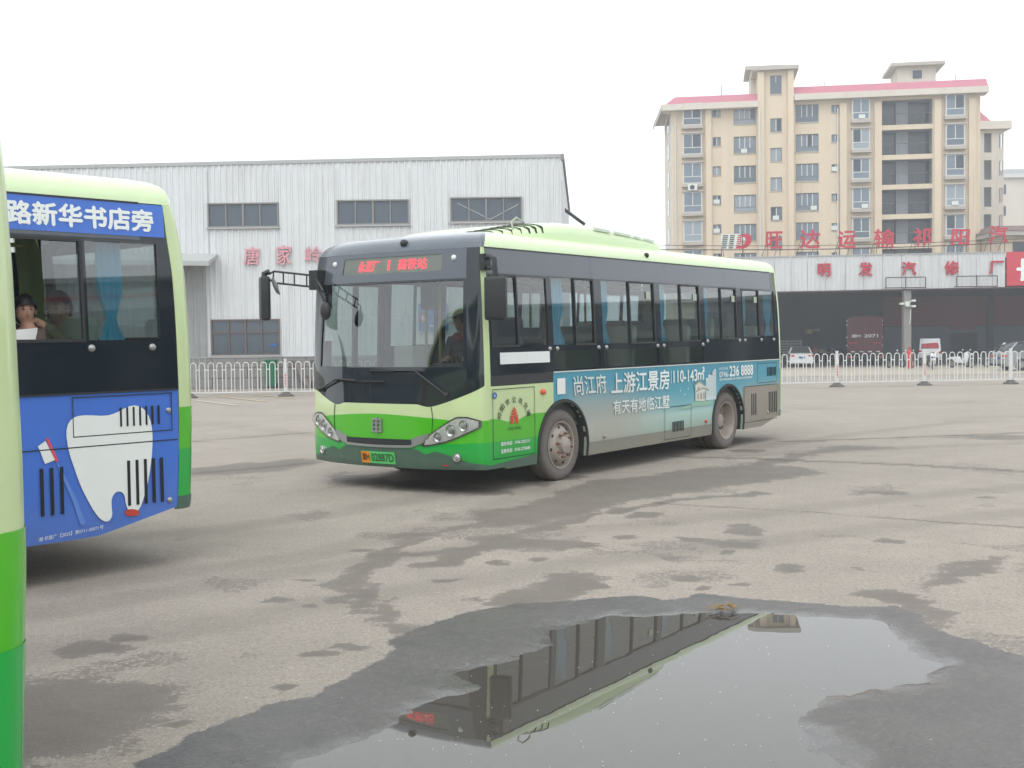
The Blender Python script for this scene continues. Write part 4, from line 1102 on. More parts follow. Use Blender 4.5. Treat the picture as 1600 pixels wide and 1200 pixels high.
    m = MB(); band(m, fR, -.9, .9, 1.62, 2.32, 4, 6, -.012); P(m, 'rear_window', 'glass_bus', smooth=50)
    m = MB(); band(m, fR, -yr, yr, .36, 1.1, 12, 6, .004); P(m, 'mid_green_wave', 'paint_mid', smooth=50)
    m = MB(); band(m, fR, -.8, .8, .50, 1.0, 4, 4, .012, .02); P(m, 'engine_door', 'black_plastic', bevel=.005)
    # ---- under and inside
    m = MB(); m.box(-7.8, -.35, -.78, .78, .28, .60); m.box(-7.8, -6.6, -1.15, 1.15, .36, .60); m.box(-5.5, -2.25, -1.15, 1.15, .27, .60); m.box(-1.18, -.35, -1.12, 1.12, .30, .60); P(m, 'underbody', 'black_matte')
    m = MB(); m.box(-7.8, -.30, -1.14, 1.14, .601, .66); P(m, 'floor', 'bus_floor')
    m = MB(); m.box(-7.7, -.42, -1.05, 1.05, 2.54, 2.56); P(m, 'ceiling', 'interior_grey')
    for sg in (1, -1):
        for c in (WXF, WXR):
            m = MB(); m.box(c - .56, c + .56, sg * .66, sg * 1.15, .66, .98); P(m, 'wheel_box', 'interior_dark', bevel=.05)
    # dashboard, driver's place
    m = MB(); m.prism([(-.20, .66), (-.20, 1.28), (-.42, 1.30), (-.62, 1.16), (-.66, .9), (-.55, .66)], -1.02, 1.05, 'y'); P(m, 'dashboard', 'interior_dark', bevel=.03, smooth=40)
    m = MB(); m.box(-.66, -.42, .30, .90, 1.16, 1.36); P(m, 'instrument_hood', 'interior_dark', bevel=.05, smooth=40)
    m = MB()
    cc = Vector((-.76, .60, 1.30)); ax1 = Vector((0, 1, 0)); ax2 = Vector((.45, 0, .89))
    m.tube([cc + (ax1 * math.cos(k * math.pi / 12) + ax2 * math.sin(k * math.pi / 12)) * .22 for k in range(25)], .016, 8)
    m.tube([cc - ax1 * .22, cc + ax1 * .22], .018, 6); m.tube([cc, cc + Vector((.16, 0, -.30))], .03, 8); P(m, 'steering_wheel', 'black_plastic', smooth=60)
    m = MB(); m.box(-1.42, -1.30, .32, .90, 1.0, 1.86); m.box(-1.38, -.92, .34, .88, .98, 1.12); m.box(-1.3, -1.0, .45, .8, .66, .98); P(m, 'driver_seat', 'seat_blue', bevel=.05, smooth=40)
    m = MB(); m.box(-1.56, -1.52, .22, 1.10, .66, 1.62); P(m, 'driver_partition', 'interior_dark'); 
    m = MB(); m.tube([(-1.54, .22, .66), (-1.54, .22, 2.5)], .018, 8); m.tube([(-.9, .1, .66), (-.9, .1, 2.5)], .018, 8); m.tube([(-1.45, -.55, .66), (-1.45, -.55, 2.5)], .018, 8); m.tube([(-3.6, -.5, .66), (-3.6, -.5, 2.5)], .018, 8); m.tube([(-5.0, -.5, .66), (-5.0, -.5, 2.5)], .018, 8); m.tube([(-.9, -.35, 2.3), (-7.2, -.35, 2.3)], .016, 8); m.tube([(-1.7, .35, 2.3), (-7.2, .35, 2.3)], .016, 8); P(m, 'handrail', 'handrail', smooth=60)
    m = MB(); m.box(-.75, -.5, -.25, .02, .66, 1.55); P(m, 'fare_box', 'interior_grey', bevel=.02)
    m = MB(); m.box(-.60, -.56, .10, .30, 1.95, 2.26); m.tube([(-.58, .2, 2.26), (-.58, .2, 2.55)], .012, 6); P(m, 'inner_mirror', 'black_plastic', bevel=.015)
    # seats: pairs along both sides
    cu = MB(); cu.box(-.21, .21, -.40, .40, .40, .50)
    bk = MB(); bk.prism([(-.24, .44), (-.16, .44), (-.20, 1.02), (-.24, 1.10), (-.30, 1.10), (-.32, 1.02)], -.40, .40, 'y')
    lg = MB(); lg.box(-.12, .12, -.30, -.24, .0, .40); lg.box(-.12, .12, .24, .30, .0, .40)
    st = None
    spots = [(x, sg * .72) for sg in (1, -1) for x in (-2.55, -3.30, -4.05, -4.80, -5.55, -6.3, -7.05) if not (sg < 0 and -5.05 < x < -3.6)]
    for x, y in spots:
        s_ = empty('passenger_seat', (x, y, .66 if abs(x - WXR) > .75 else .76)); s_.parent = bus
        if st is None:
            c1 = P(cu, 'cushion', 'seat_blue', s_, bevel=.03, smooth=40); b1 = P(bk, 'backrest', 'seat_pale', s_, bevel=.025, smooth=40); l1 = P(lg, 'seat_leg', 'interior_dark', s_); st = (c1, b1, l1)
        else:
            for o in st: share(o, s_)
    # curtains gathered beside the windows
    for x, w in ((-1.72, .13), (-2.74, .12), (-4.20, .12), (-5.48, .11), (-7.45, .095)) if variant == 'blue' else ((-1.72, .13), (-2.74, .12), (-4.20, .12), (-5.48, .11), (-6.75, .11), (-7.68, .12)):
        g = []
        for i in range(25):
            t = i / 24; row = []
            for j in range(12):
                z = 2.34 - .80 * j / 11
                tie = math.exp(-((z - 1.74) / .12) ** 2)
                ww = w * (1 - .62 * tie) * (1 + .15 * (z < 1.7))
                row.append((x + (t - .5) * 2 * ww, HW(z) - .075 + .018 * math.sin(t * 22 + j * .15) * (1 - .5 * tie), z))
            g.append(row)
        m = MB(); m.grid(g); P(m, 'curtain', 'cyan_curtain', smooth=70)
    # ---- wheels
    def wheel(c, sg, rear):
        w = empty('wheel', (c, sg * 1.205, WRAD - dz)); w.parent = bus
        if sg < 0: w.rotation_euler = (0, 0, math.pi)
        m = MB(); r = WRAD
        prof = [(.262, -.03), (.285, -.012), (.33, -.004), (.372, -.010), (.392, -.025), (r, -.05), (r, -.11), (r - .008, -.115), (r - .008, -.125), (r, -.13), (r, -.19), (.392, -.225), (.36, -.245), (.30, -.245), (.262, -.22)]
        m.lathe(prof, (0, 0, 0), 'y', 48); ty = P(m, 'tyre', 'tyre', w, smooth=40)
        if rear:
            m = MB(); m.lathe([(r, -.29), (r, -.43), (.36, -.47), (.28, -.46), (.262, -.30), (.30, -.26), (.37, -.262), (r, -.29)], (0, 0, 0), 'y', 36); P(m, 'tyre', 'tyre', w, smooth=40)
        m = MB()
        if rear: pr = [(.266, -.03), (.272, -.010), (.258, -.012), (.245, -.06), (.235, -.15), (.20, -.165), (.10, -.165), (.095, -.10), (.07, -.09), (0, -.085)]
        else: pr = [(.266, -.03), (.272, -.010), (.258, -.012), (.247, -.055), (.238, -.075), (.225, -.045), (.165, .012), (.13, .016), (.10, .016), (.085, .06), (.06, .068), (0, .07)]
        m.lathe(pr, (0, 0, 0), 'y', 40); rim = P(m, 'rim', 'rim', w, smooth=35)
        for k in range(8):
            a = k * math.pi / 4 + .2
            m = MB(); y0 = -.165 if rear else .012; rr = .145 if rear else .135
            m.lathe([(.016, y0), (.016, y0 + .03), (.009, y0 + .032), (.009, y0 + .055), (0, y0 + .056)], (rr * math.cos(a), 0, rr * math.sin(a)), 'y', 6); P(m, 'wheel_nut', 'rim_rust', rim)
            m = MB(); q = .205; y1 = -.158 if rear else -.018
            m.lathe([(.020, y1 + .004), (0, y1 + .0045)], (q * math.cos(a + .39), 0, q * math.sin(a + .39)), 'y', 10); P(m, 'hand_hole', 'black_matte', rim)
    for sg in (1, -1):
        wheel(WXF, sg, False); wheel(WXR, sg, True)
    return bus
# ------------------------------------------------------------------ railing of white hoops
mat('rail_white', '#d3d5d3', .45, var=.05, vscale=8)
mat('post_base', '#5a5854', .8, var=.15)
mat('strip_red', '#c02a34', .5)
PA, PB = Vector((-9.25, 34.60, 0)), Vector((15.22, 36.85, 0))
stp = (PB - PA) / 9; rang = math.atan2(stp.y, stp.x); plen = stp.length
ords = ['first', 'second', 'third', 'fourth', 'fifth', 'sixth', 'seventh', 'eighth', 'ninth', 'tenth', 'eleventh', 'twelfth']
proto = None
for k in range(-2, 12):
    p = PA + stp * k
    lab = {-2: 'white hoop railing panel farthest left, hidden behind the blue advert bus', -1: 'white hoop railing panel just behind the tail of the blue advert bus',
           0: 'white hoop railing panel beside the blue advert bus, below the lower warehouse window', 1: 'white hoop railing panel running from the first striped post behind the teal bus front',
           6: 'white hoop railing panel emerging behind the teal bus tail, before the white sedan', 7: 'white hoop railing panel in front of the maroon truck and red cylinder',
           8: 'white hoop railing panel in front of the small van and scooters', 9: 'white hoop railing panel at the right edge, starting with the plain thick white post',
           10: 'white hoop railing panel just beyond the right edge', 11: 'last white hoop railing panel beyond the right edge'}.get(k, '%s white hoop railing panel hidden behind the teal advert bus' % ords[k - 2])
    r = empty('railing_panel', p, rang)
    tag(r, lab, 'railing', 'white hoop railing panels')
    if proto is None:
        m = MB(); m.box(-.035, .035, -.035, .035, .10, 1.06); m.box(-.042, .042, -.042, .042, 1.06, 1.085); po = m.build('post', 'rail_white', r, bevel=.006)
        m = MB(); m.lathe([(.0, .0), (.24, .0), (.24, .03), (.20, .05), (.13, .09), (.10, .13), (.0, .13)], (0, 0, 0), 'z', 8); ba = m.build('post_base', 'post_base', r, smooth=30)
        m = MB(); m.box(-.018, .018, -.0385, -.0365, .28, .68); sr = m.build('reflective_strip', 'strip_red', r)
        m = MB()
        for q in range(5): m.add([(-.0185, -.0395, .30 + q * .08), (.0185, -.0395, .325 + q * .08), (.0185, -.0395, .355 + q * .08), (-.0185, -.0395, .33 + q * .08)], [(0, 1, 2, 3)])
        sw = m.build('white_stripes', 'rail_white', r)
        m = MB(); m.box(.036, plen - .036, -.015, .015, .13, .16); br = m.build('bottom_rail', 'rail_white', r)
        m = MB(); hw_ = .078
        pts = [(-hw_, 0, .16), (-hw_, 0, .90)] + [(-hw_ * math.cos(a * math.pi / 8), 0, .92 + hw_ * math.sin(a * math.pi / 8)) for a in range(1, 8)] + [(hw_, 0, .90), (hw_, 0, .16)]
        m.tube(pts, .0145, 6); h0 = m.build('hoop', 'rail_white', None, smooth=50)
        m = MB(); m.box(-.045, .045, -.010, .010, .78, .81); c0 = m.build('link_bar', 'rail_white', None)
        proto = (po, ba, sr, sw, br, h0, c0)
        h0.parent = r; c0.parent = r
        first = True
    else:
        for o in (po, ba, br): share(o, r)
        if k != 9:
            for o in (sr, sw): share(o, r)
        first = False
    nh = 11; pit = plen / nh
    for i in range(nh):
        x = pit * (i + .5)
        if first and i == 0: h0.location = (x, 0, 0)
        else: share(h0, r, (x, 0, 0), (random.uniform(-.006, .006), random.uniform(-.007, .007), random.uniform(-.05, .05)))
    for i in range(nh + 1):
        x = pit * i
        if first and i == 0: c0.location = (x + .02, 0, 0)
        else: share(c0, r, (min(max(x, .02), plen - .02), 0, 0))
    if k == 9:
        r.children[0].scale = (1.5, 1.5, 1.0)

# ------------------------------------------------------------------ corrugated warehouse
mat('sheet_white', '#d3d6d7', .5, var=.05, vscale=1.2, streak=.38, sscale=5)
mat('sheet_soot', '#9a9c9c', .55, var=.12, vscale=2.0, streak=.7, sscale=4)
mat('trim_grey', '#a9abaa', .5, var=.05)
mat('frame_alu', '#8b8a86', .45, metal=.3)
mat('frame_brown', '#6b5f58', .6)
mat('block_grey', '#8a8986', .9, var=.1, vscale=6, bump=.3, bscale=30)
mat('mortar', '#6f6e6b', .95)
mat('sign_pink', '#d49aa2', .6, var=.08)
mat('sign_red', '#b8283e', .5, var=.06)
mat('bin_green', '#1f6b4a', .5, var=.1)
mat('dark_metal', '#3c3c3e', .5, metal=.4)
mat('window_dark', '#46525e', .08, spec=.8)
mat('roof_grey', '#8d9190', .6, var=.06)
YW = 41.2
wh = empty('warehouse', (0, YW, 0)); tag(wh, 'white corrugated metal warehouse with ribbon windows behind the railing', 'warehouse')
ztop = lambda x: 7.53 + .0098 * (x + 16)
def corr(x0, x1, z0, z1, pit=.2025, d=.035):
    m = MB(); pr = [(x0, 0.)]
    k = math.floor(x0 / pit)
    while k * pit < x1:
        c = k * pit
        for a, b_ in ((c + .06, 0.), (c + .085, -d), (c + .125, -d), (c + .15, 0.)):
            if x0 < a < x1: pr.append((a, b_))
        k += 1
    pr.append((x1, 0.))
    zt = z1 if not callable(z1) else None
    m.grid([[(x, y, z0), (x, y, (z1(x) if zt is None else z1))] for x, y in pr])
    return m
UW = [(-10.25, -7.84, 5.46, 6.29), (-5.87, -3.41, 5.49, 6.34), (-2.02, .42, 5.54, 6.38), (-16.6, -14.2, 5.42, 6.25)]
LW = [(-10.21, -7.88, 1.13, 2.35)]
xg = sorted(set([round(-22 + .81 * i, 3) for i in range(30)] + [1.77] + [w[i] for w in UW + LW for i in (0, 1)]))
xg = [x for x in xg if x <= 1.77]
for a, b_ in zip(xg, xg[1:]):
    c = (a + b_) / 2
    cuts = sorted([(w[2], w[3]) for w in UW + LW if w[0] < c < w[1]])
    z = 1.05
    segs = []
    for (s0, s1) in cuts: segs.append((z, s0)); z = s1
    segs.append((z, ztop))
    for s0, s1 in segs:
        soot = (-14 < c < -9.9) and not callable(s1)
        corr(a, b_ - .004, s0, s1).build('wall_sheet', 'sheet_white', wh)
m = MB(); m.add([(-22, -.05, ztop(-22) - .02), (1.80, -.05, ztop(1.8) - .02), (1.80, -.05, ztop(1.8) + .10), (-22, -.05, ztop(-22) + .10), (-22, .35, ztop(-22) + .10), (1.80, .35, ztop(1.8) + .10)], [(0, 1, 2, 3), (3, 2, 5, 4)]); m.build('parapet_trim', 'trim_grey', wh)
# long side and back walls, roof
m = MB(); g = []
for i in range(94):
    t = i / 93; g.append([(1.77 + 1.12 * t + (.035 if i % 3 == 1 else 0), 18.8 * t, 0), (1.77 + 1.12 * t + (.035 if i % 3 == 1 else 0), 18.8 * t, ztop(1.77))])
m.grid(g); m.build('side_wall', 'sheet_white', wh)
m = MB(); m.add([(1.74, -.06, ztop(1.7) + .1), (1.86, -.04, ztop(1.7) + .1), (3.0, 18.8, ztop(1.7) + .1), (2.8, 18.8, ztop(1.7) + .1), (1.86, -.04, ztop(1.7) - .10), (3.0, 18.8, ztop(1.7) - .10), (1.74, -.06, ztop(1.7) - .1)], [(0, 1, 2, 3), (1, 4, 5, 2), (0, 6, 4, 1)]); m.build('side_eave', 'frame_alu', wh)
m = MB(); m.add([(-22, .1, 0), (-22, 18.8, 0), (-22, 18.8, 7.4), (-22, .1, 7.4), (2.85, 18.8, 0), (2.85, 18.8, 7.4), (1.7, .1, 7.4)], [(0, 1, 2, 3), (1, 4, 5, 2), (3, 2, 5, 6)]); m.build('rear_wall_and_roof', 'roof_grey', wh)
m = MB(); m.box(-22, 1.77, .06, .12, 0, 1.1); m.build('plinth_core', 'mortar', wh)
blk = None
for rw in range(3):
    off = -22.2 + (.4 if rw % 2 else 0)
    for i in range(30):
        x0 = off + i * .8
        if x0 > 1.0: continue
        if blk is None:
            m = MB(); m.box(.006, .794, -.07, .06, .008, .342); blk = m.build('block', 'block_grey', wh, bevel=.008); blk.location = (x0, 0, rw * .35)
        else: share(blk, wh, (x0, 0, rw * .35), (0, 0, 0), (1, 1 + random.uniform(-.03, .03), 1))
m = MB(); m.box(-22, 1.77, -.09, .0, 1.04, 1.075); m.build('sill_flashing', 'trim_grey', wh)
def ribbon(x0, x1, z0, z1, cols, rows, fm, brace=False):
    m = MB(); t = .045
    m.box(x0, x1, -.07, .05, z0, z0 + t); m.box(x0, x1, -.07, .05, z1 - t, z1); m.box(x0, x0 + t, -.06, .05, z0 + t, z1 - t); m.box(x1 - t, x1, -.06, .05, z0 + t, z1 - t)
    f = m.build('window_frame', fm, wh)
    w = (x1 - x0 - 2 * t) / cols; zr = [z0 + t] + ([z0 + (z1 - z0) * .64] if rows == 2 else []) + [z1 - t]
    for i in range(1, cols):
        mm = MB(); x = x0 + t + w * i; mm.box(x - (.03 if i == cols // 2 else .018), x + (.03 if i == cols // 2 else .018), -.05, .02, z0 + t, z1 - t); mm.build('mullion', fm, f)
    if rows == 2:
        mm = MB(); mm.box(x0 + t, x1 - t, -.055, .0, zr[1] - .02, zr[1] + .02); mm.build('transom', fm, f)
    for i in range(cols):
        for a, b_ in zip(zr, zr[1:]):
            mm = MB(); tl = random.uniform(-.006, .006); mm.add([(x0 + t + w * i, .01 + tl, a), (x0 + t + w * (i + 1), .01 - tl, a), (x0 + t + w * (i + 1), .01 - tl, b_), (x0 + t + w * i, .01 + tl, b_)], [(0, 1, 2, 3)]); mm.build('pane', 'window_dark', f)
    if brace:
        mm = MB(); mm.tube([(x0 + .25, -.0, z1 - .2), (x0 + 1.35, -.0, z0 + .08), (x1 - .1, -.0, z1 - .25)], .02, 4); mm.build('inside_brace', 'trim_grey', f)
    mm = MB(); mm.box(x0 - .06, x1 + .06, -.10, -.04, z0 - .05, z0 - .002); mm.build('sill', 'trim_grey', f)
for i, w in enumerate(UW): ribbon(*w, 4, 1, 'frame_alu', i == 2)
ribbon(*LW[0], 4, 2, 'frame_brown')
mm = MB(); mm.box(-8.22, -7.98, -.03, -.02, 1.42, 1.50); mm.build('blue_notice', 'ink_blue', wh)
# awning over the loading door and its dark door
m = MB(); m.add([(-16, 0, 4.72), (-9.93, 0, 4.58), (-9.93, -1.3, 4.26), (-16, -1.3, 4.40), (-16, 0, 4.62), (-9.93, 0, 4.48), (-9.93, -1.3, 4.10), (-16, -1.3, 4.24)], [(0, 1, 2, 3), (7, 6, 5, 4), (3, 2, 6, 7), (1, 5, 6, 2), (0, 3, 7, 4), (0, 4, 5, 1)]); m.build('awning', 'trim_grey', wh)
m = MB(); corr(-15.9, -10.35, .06, 4.45, .2025, .03).build('loading_door', 'sheet_soot', wh, loc=(0, -.05, 0))
m = MB(); m.tube([AT(880, 326, 46) - Vector((0, YW, 0)), AT(914, 351, 46) - Vector((0, YW, 0))], .07, 6); m.tube([AT(880, 326, 46) - Vector((0, YW, 0)), AT(878, 326, 50) - Vector((0, YW, 0))], .05, 6); m.build('gutter_arm', 'dark_metal', wh)
# raised characters on the wall
wsg = empty('wall_lettering', (0, YW - .06, 4.2)); tag(wsg, 'pink raised characters mounted across the white warehouse wall', 'sign')
for chx, u0, u1, v0, v1 in (('唐', 382, 405, 386, 414), ('家', 433, 455, 383, 414), ('岭', 478, 502, 385, 410)):
    a, b_ = AT(u0, v1, YW - .06), AT(u1, v0, YW - .06)
    lettering(chx, (a.x, b_.x, a.z - 4.2, b_.z - 4.2), lambda u, v, o=0: (u, -o, v), 'character', 'sign_pink', wsg, bold=.012, depth=.06, shear=.06)
# wheelie bin and leaning boards at the plinth
bn = empty('wheelie_bin', (-8.12, YW - .45, 0)); tag(bn, 'dark green wheelie bin standing against the warehouse plinth', 'bin')
m = MB(); m.add([(-.14, -.16, .08), (.14, -.16, .08), (.14, .14, .08), (-.14, .14, .08), (-.19, -.20, .92), (.19, -.20, .92), (.19, .20, .92), (-.19, .20, .92)], [(3, 2, 1, 0), (4, 5, 6, 7), (0, 1, 5, 4), (1, 2, 6, 5), (2, 3, 7, 6), (3, 0, 4, 7)]); m.build('bin_body', 'bin_green', bn, bevel=.015)
m = MB(); m.box(-.205, .205, -.22, .21, .925, .97); m.tube([(-.18, .24, .95), (.18, .24, .95)], .016, 6); m.build('bin_lid', 'bin_green', bn, bevel=.012)
for x in (-.15, .15): mm = MB(); mm.lathe([(.0, -.03), (.09, -.03), (.09, .03), (0, .03)], (x, .16, .09), 'x', 14); mm.build('bin_wheel', 'rubber', bn)
sb = empty('scrap_boards', (-6.75, YW - .5, 0)); tag(sb, 'grey scrap boards and a brush leaning on the plinth beside the front bus', 'boards')
for i, (x, a) in enumerate(((-.3, .5), (-.1, .62), (.25, .35))):
    mm = MB(); mm.add([(x, -.25, 0), (x + .14, -.25, 0), (x - a + .14, .38, .92), (x - a, .38, .92), (x, -.22, 0), (x + .14, -.22, 0), (x - a + .14, .41, .92), (x - a, .41, .92)], [(0, 1, 2, 3), (7, 6, 5, 4), (0, 4, 5, 1), (1, 5, 6, 2), (2, 6, 7, 3), (3, 7, 4, 0)]); mm.build('board', 'frame_brown' if i % 2 else 'dark_metal', sb)
mm = MB(); mm.lathe([(0, 0), (.22, 0), (.24, .10), (.18, .22), (0, .26)], (.15, -.1, 0), 'z', 10); mm.build('heap', 'dark_metal', sb)

# ------------------------------------------------------------------ repair garage with sheet fascia
mat('fascia_white', '#cdcfd0', .5, var=.05, vscale=.8, streak=.45, sscale=2.5)
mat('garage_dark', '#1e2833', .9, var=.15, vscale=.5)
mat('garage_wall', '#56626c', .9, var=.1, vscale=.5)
mat('banner_red', '#6a3038', .8, var=.1)
mat('board_red', '#c43a4c', .5, var=.04)
mat('concrete_column', '#8a8884', .85, var=.1, vscale=3)
mat('sign_cream', '#cdbf9a', .6)
mat('steel_dark', '#4a3a3a', .6, metal=.2)
YG = 84.0; GZ0 = -.80
ga = empty('repair_garage', (0, YG, GZ0)); tag(ga, 'open dark repair garage under a long white sheet fascia at right', 'garage')
gz = lambda z: z - GZ0
zft = lambda x: 6.90 + .0078 * (x - 18.2)
zfb = lambda x: 4.52 + .0075 * (x - 18.2)
xe = [15.0, 16.1, 17.2, 18.3, 19.45, 20.6, 21.85, 23.2, 24.5, 25.8, 27.1, 28.4, 29.7, 31.0, 32.3, 33.4, 34.30]
for a, b_ in zip(xe, xe[1:]):
    o = corr(a, b_ - .02, 0, lambda x: gz(zft(x)), .30, .05)
    o.v = [(x, y, z if z > .01 else gz(zfb(x))) for x, y, z in o.v]
    o.build('fascia_sheet', 'fascia_white', ga)
m = MB(); m.add([(15, -.08, gz(zft(15))), (34.3, -.08, gz(zft(34.3))), (34.3, -.08, gz(zft(34.3)) + .07), (15, -.08, gz(zft(15)) + .07), (15, .5, gz(zft(15)) + .07), (34.3, .5, gz(zft(34.3)) + .07)], [(0, 1, 2, 3), (3, 2, 5, 4)]); m.build('fascia_cap', 'trim_grey', ga)
m = MB(); m.add([(15, -.08, gz(zfb(15)) - .10), (46, -.08, gz(zfb(46)) - .10), (46, -.08, gz(zfb(46)) + .0), (15, -.08, gz(zfb(15)) + .0), (15, .3, gz(zfb(15)) - .1), (46, .3, gz(zfb(46)) - .1)], [(0, 1, 2, 3), (0, 4, 5, 1)]); m.build('fascia_beam', 'steel_dark', ga)
m = MB(); m.box(34.36, 46, -.12, .0, gz(zfb(38)) + .05, gz(zft(38)) - .0); m.build('red_sign_board', 'board_red', ga)
lettering('长', (35.05, 36.55, gz(5.05), gz(6.55)), lambda u, v, o=0: (u, -.13 - o, v), 'character', 'white_print', ga, bold=.03, depth=.03)
for chx, u0, u1, v0, v1 in (('明', 1278, 1297, 412, 432), ('发', 1342, 1363, 410, 431), ('汽', 1409, 1431, 409, 430), ('修', 1476, 1498, 408, 429), ('厂', 1546, 1568, 408, 428)):
    a, b_ = AT(u0, v1, YG - .1), AT(u1, v0, YG - .1)
    lettering(chx, (a.x, b_.x, gz(a.z), gz(b_.z)), lambda u, v, o=0: (u, -.08 - o, v), 'character', 'sign_red', ga, bold=.025, depth=.08)
def wire_box(u0, u1, v0, v1, n):
    a, b_ = AT(u0, v1, YG - .3), AT(u1, v0, YG - .3); m = MB(); r = .035
    for z in (gz(a.z), gz(b_.z)): m.tube([(a.x, -.35, z), (b_.x, -.35, z)], r, 5)
    for i in range(n + 1):
        x = a.x + (b_.x - a.x) * i / n; m.tube([(x, -.35, gz(a.z)), (x, -.35, gz(b_.z))], r, 5); m.tube([(x, -.35, gz(a.z)), (x, .0, gz(a.z))], r, 5)
    m.build('sign_bracket', 'steel_dark', ga)
wire_box(1384, 1446, 433, 450, 2); wire_box(1494, 1558, 431, 448, 2)
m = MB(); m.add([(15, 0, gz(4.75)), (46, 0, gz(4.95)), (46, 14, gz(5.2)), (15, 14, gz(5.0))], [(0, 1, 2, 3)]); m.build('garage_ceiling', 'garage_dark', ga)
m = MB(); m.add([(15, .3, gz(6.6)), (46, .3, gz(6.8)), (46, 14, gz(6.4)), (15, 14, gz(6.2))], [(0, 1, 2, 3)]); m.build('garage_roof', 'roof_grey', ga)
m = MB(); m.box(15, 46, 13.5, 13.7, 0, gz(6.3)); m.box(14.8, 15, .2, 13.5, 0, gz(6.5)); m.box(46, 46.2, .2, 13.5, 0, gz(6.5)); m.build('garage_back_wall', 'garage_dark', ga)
m = MB(); m.box(28.6, 46, 9.0, 9.2, 0, gz(2.0)); m.build('office_wall', 'garage_wall', ga)
m = MB(); m.box(28.6, 46, 8.9, 9.15, gz(2.05), gz(4.3)); m.build('inner_banner', 'banner_red', ga)
a, b_ = AT(1485, 570, YG + 9), AT(1526, 520, YG + 9)
m = MB(); m.box(a.x, b_.x, 8.88, 9.0, .02, gz(b_.z)); m.build('office_door', 'garage_dark', ga)
a, b_ = AT(1483, 515, YG + 9), AT(1524, 507, YG + 9)
m = MB(); m.box(a.x, b_.x, 8.8, 8.88, gz(a.z), gz(b_.z)); m.build('door_sign', 'banner_red', ga)
for u0, u1, v0, v1 in ((1259, 1269, 514, 522), (1270, 1280, 514, 518)):
    a, b_ = AT(u0, v1, YG + 12), AT(u1, v0, YG + 12); m = MB(); m.box(a.x, b_.x, 11.9, 11.95, gz(a.z), gz(b_.z)); m.build('wall_notice', 'sign_cream', ga)
a, b_ = AT(1412.5, 470, YG), AT(1424, 470, YG)
m = MB(); m.box(a.x, b_.x, .0, .5, 0, gz(4.6)); m.build('column', 'concrete_column', ga, bevel=.03)
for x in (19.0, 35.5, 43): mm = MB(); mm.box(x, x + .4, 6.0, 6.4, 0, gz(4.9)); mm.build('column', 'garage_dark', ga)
# apron: pale strip of concrete in front of the garage
mat('apron_concrete', '#a59c8c', .9, var=.1, vscale=.6)
m = MB(); g = []
for i in range(12):
    x = 12 + i * 3.2; g.append([(x, y, float(-.80 * sstep(40, 72, np.array(y)) * sstep(3, 11, np.array(x))) + .02) for y in np.linspace(62, 83.5, 9)])
m.grid(g); struct(m.build('apron', 'apron_concrete'))
# cameras on the column
cmn = empty('camera_cluster', (AT(1418, 475, YG - .25).x, YG - .15, 0)); tag(cmn, 'white security cameras and junction box on the garage column', 'camera')
z0 = AT(1418, 475, YG - .25).z
m = MB(); m.box(-.14, .14, -.12, .12, z0 - .18, z0 + .18); m.build('junction_box', 'white_worn', cmn, bevel=.02)
for x, z in ((-.42, .02), (.40, .22), (.40, -.16)):
    m = MB(); m.tube([(0, 0, z0), (x * .7, -.05, z0 + z)], .03, 5); bx_ = m.build('camera_arm', 'white_worn', cmn)
    m = MB(); m.box(x - .13, x + .13, -.28, .02, z0 + z - .07, z0 + z + .07); m.build('camera_body', 'white_worn', cmn, bevel=.02)
m = MB(); m.tube([(.22, -.1, z0 - .4), (.20, -.1, z0 - 1.0), (.12, -.1, z0 - 1.4)], .025, 5); m.build('hanging_cable', 'white_worn', cmn)

# ------------------------------------------------------------------ letters standing on the garage roof
roofs = [('旺', 1197, 1222, 362, 388), ('达', 1250, 1281, 359, 388), ('运', 1309, 1337, 361, 388), ('输', 1366, 1397, 358, 388), ('祁', 1427, 1455, 356, 384), ('阳', 1487, 1514, 358, 384), ('汽', 1545, 1574, 353, 380)]
YL = YG + .6
for chx, u0, u1, v0, v1 in roofs:
    a, b_ = AT(u0, v1, YL), AT(u1, v0, YL)
    e = empty('roof_letter', ((a.x + b_.x) / 2, YL, 6.95)); tag(e, '%s red roof letter to the right of the striped logo' % ords[[q[0] for q in roofs].index(chx)], 'sign', 'red roof letters')
    cxm = (a.x + b_.x) / 2
    lettering(chx, (a.x - cxm, b_.x - cxm, a.z - 6.95, b_.z - 6.95), lambda u, v, o=0: (u, -o, v), 'character', 'sign_red', e, bold=.02, depth=.07, shear=.05)
    m = MB(); w = b_.x - a.x
    for x in (-w * .38, w * .38):
        m.tube([(x, .06, -.35), (x, .06, b_.z - 6.95 - .2)], .025, 5); m.tube([(x - .35, .9, -.35), (x, .06, (b_.z - 6.95) * .8)], .02, 5)
    m.tube([(-w * .5, .05, a.z - 6.95 + .1), (w * .5, .05, a.z - 6.95 + .1)], .02, 5)
    m.build('support_frame', 'steel_dark', e)
a, b_ = AT(1127, 389, YL), AT(1175, 365, YL)
e = empty('roof_logo', (a.x, YL, a.z)); tag(e, 'striped red and white double-letter logo board on the garage roof', 'sign', None)
Wd, Hd = b_.x - a.x, b_.z - a.z
m = MB(); m.box(0, Wd * .62, .03, .06, 0, Hd); m.build('logo_board', 'white_worn', e)
for i in range(7):
    z = Hd * (.04 + i * .135)
    for x0, x1 in ((.0, .20), (.24, .42), (.48, .66)):
        s = (z / Hd - .5) * .12
        mm = MB(); mm.box(Wd * (x0 + s * .6 + .03), Wd * (x1 + s * .6 + .0), .0, .028, z, z + Hd * .065); mm.build('logo_bar', 'dark_metal' if x0 < .4 else 'sign_red', e)
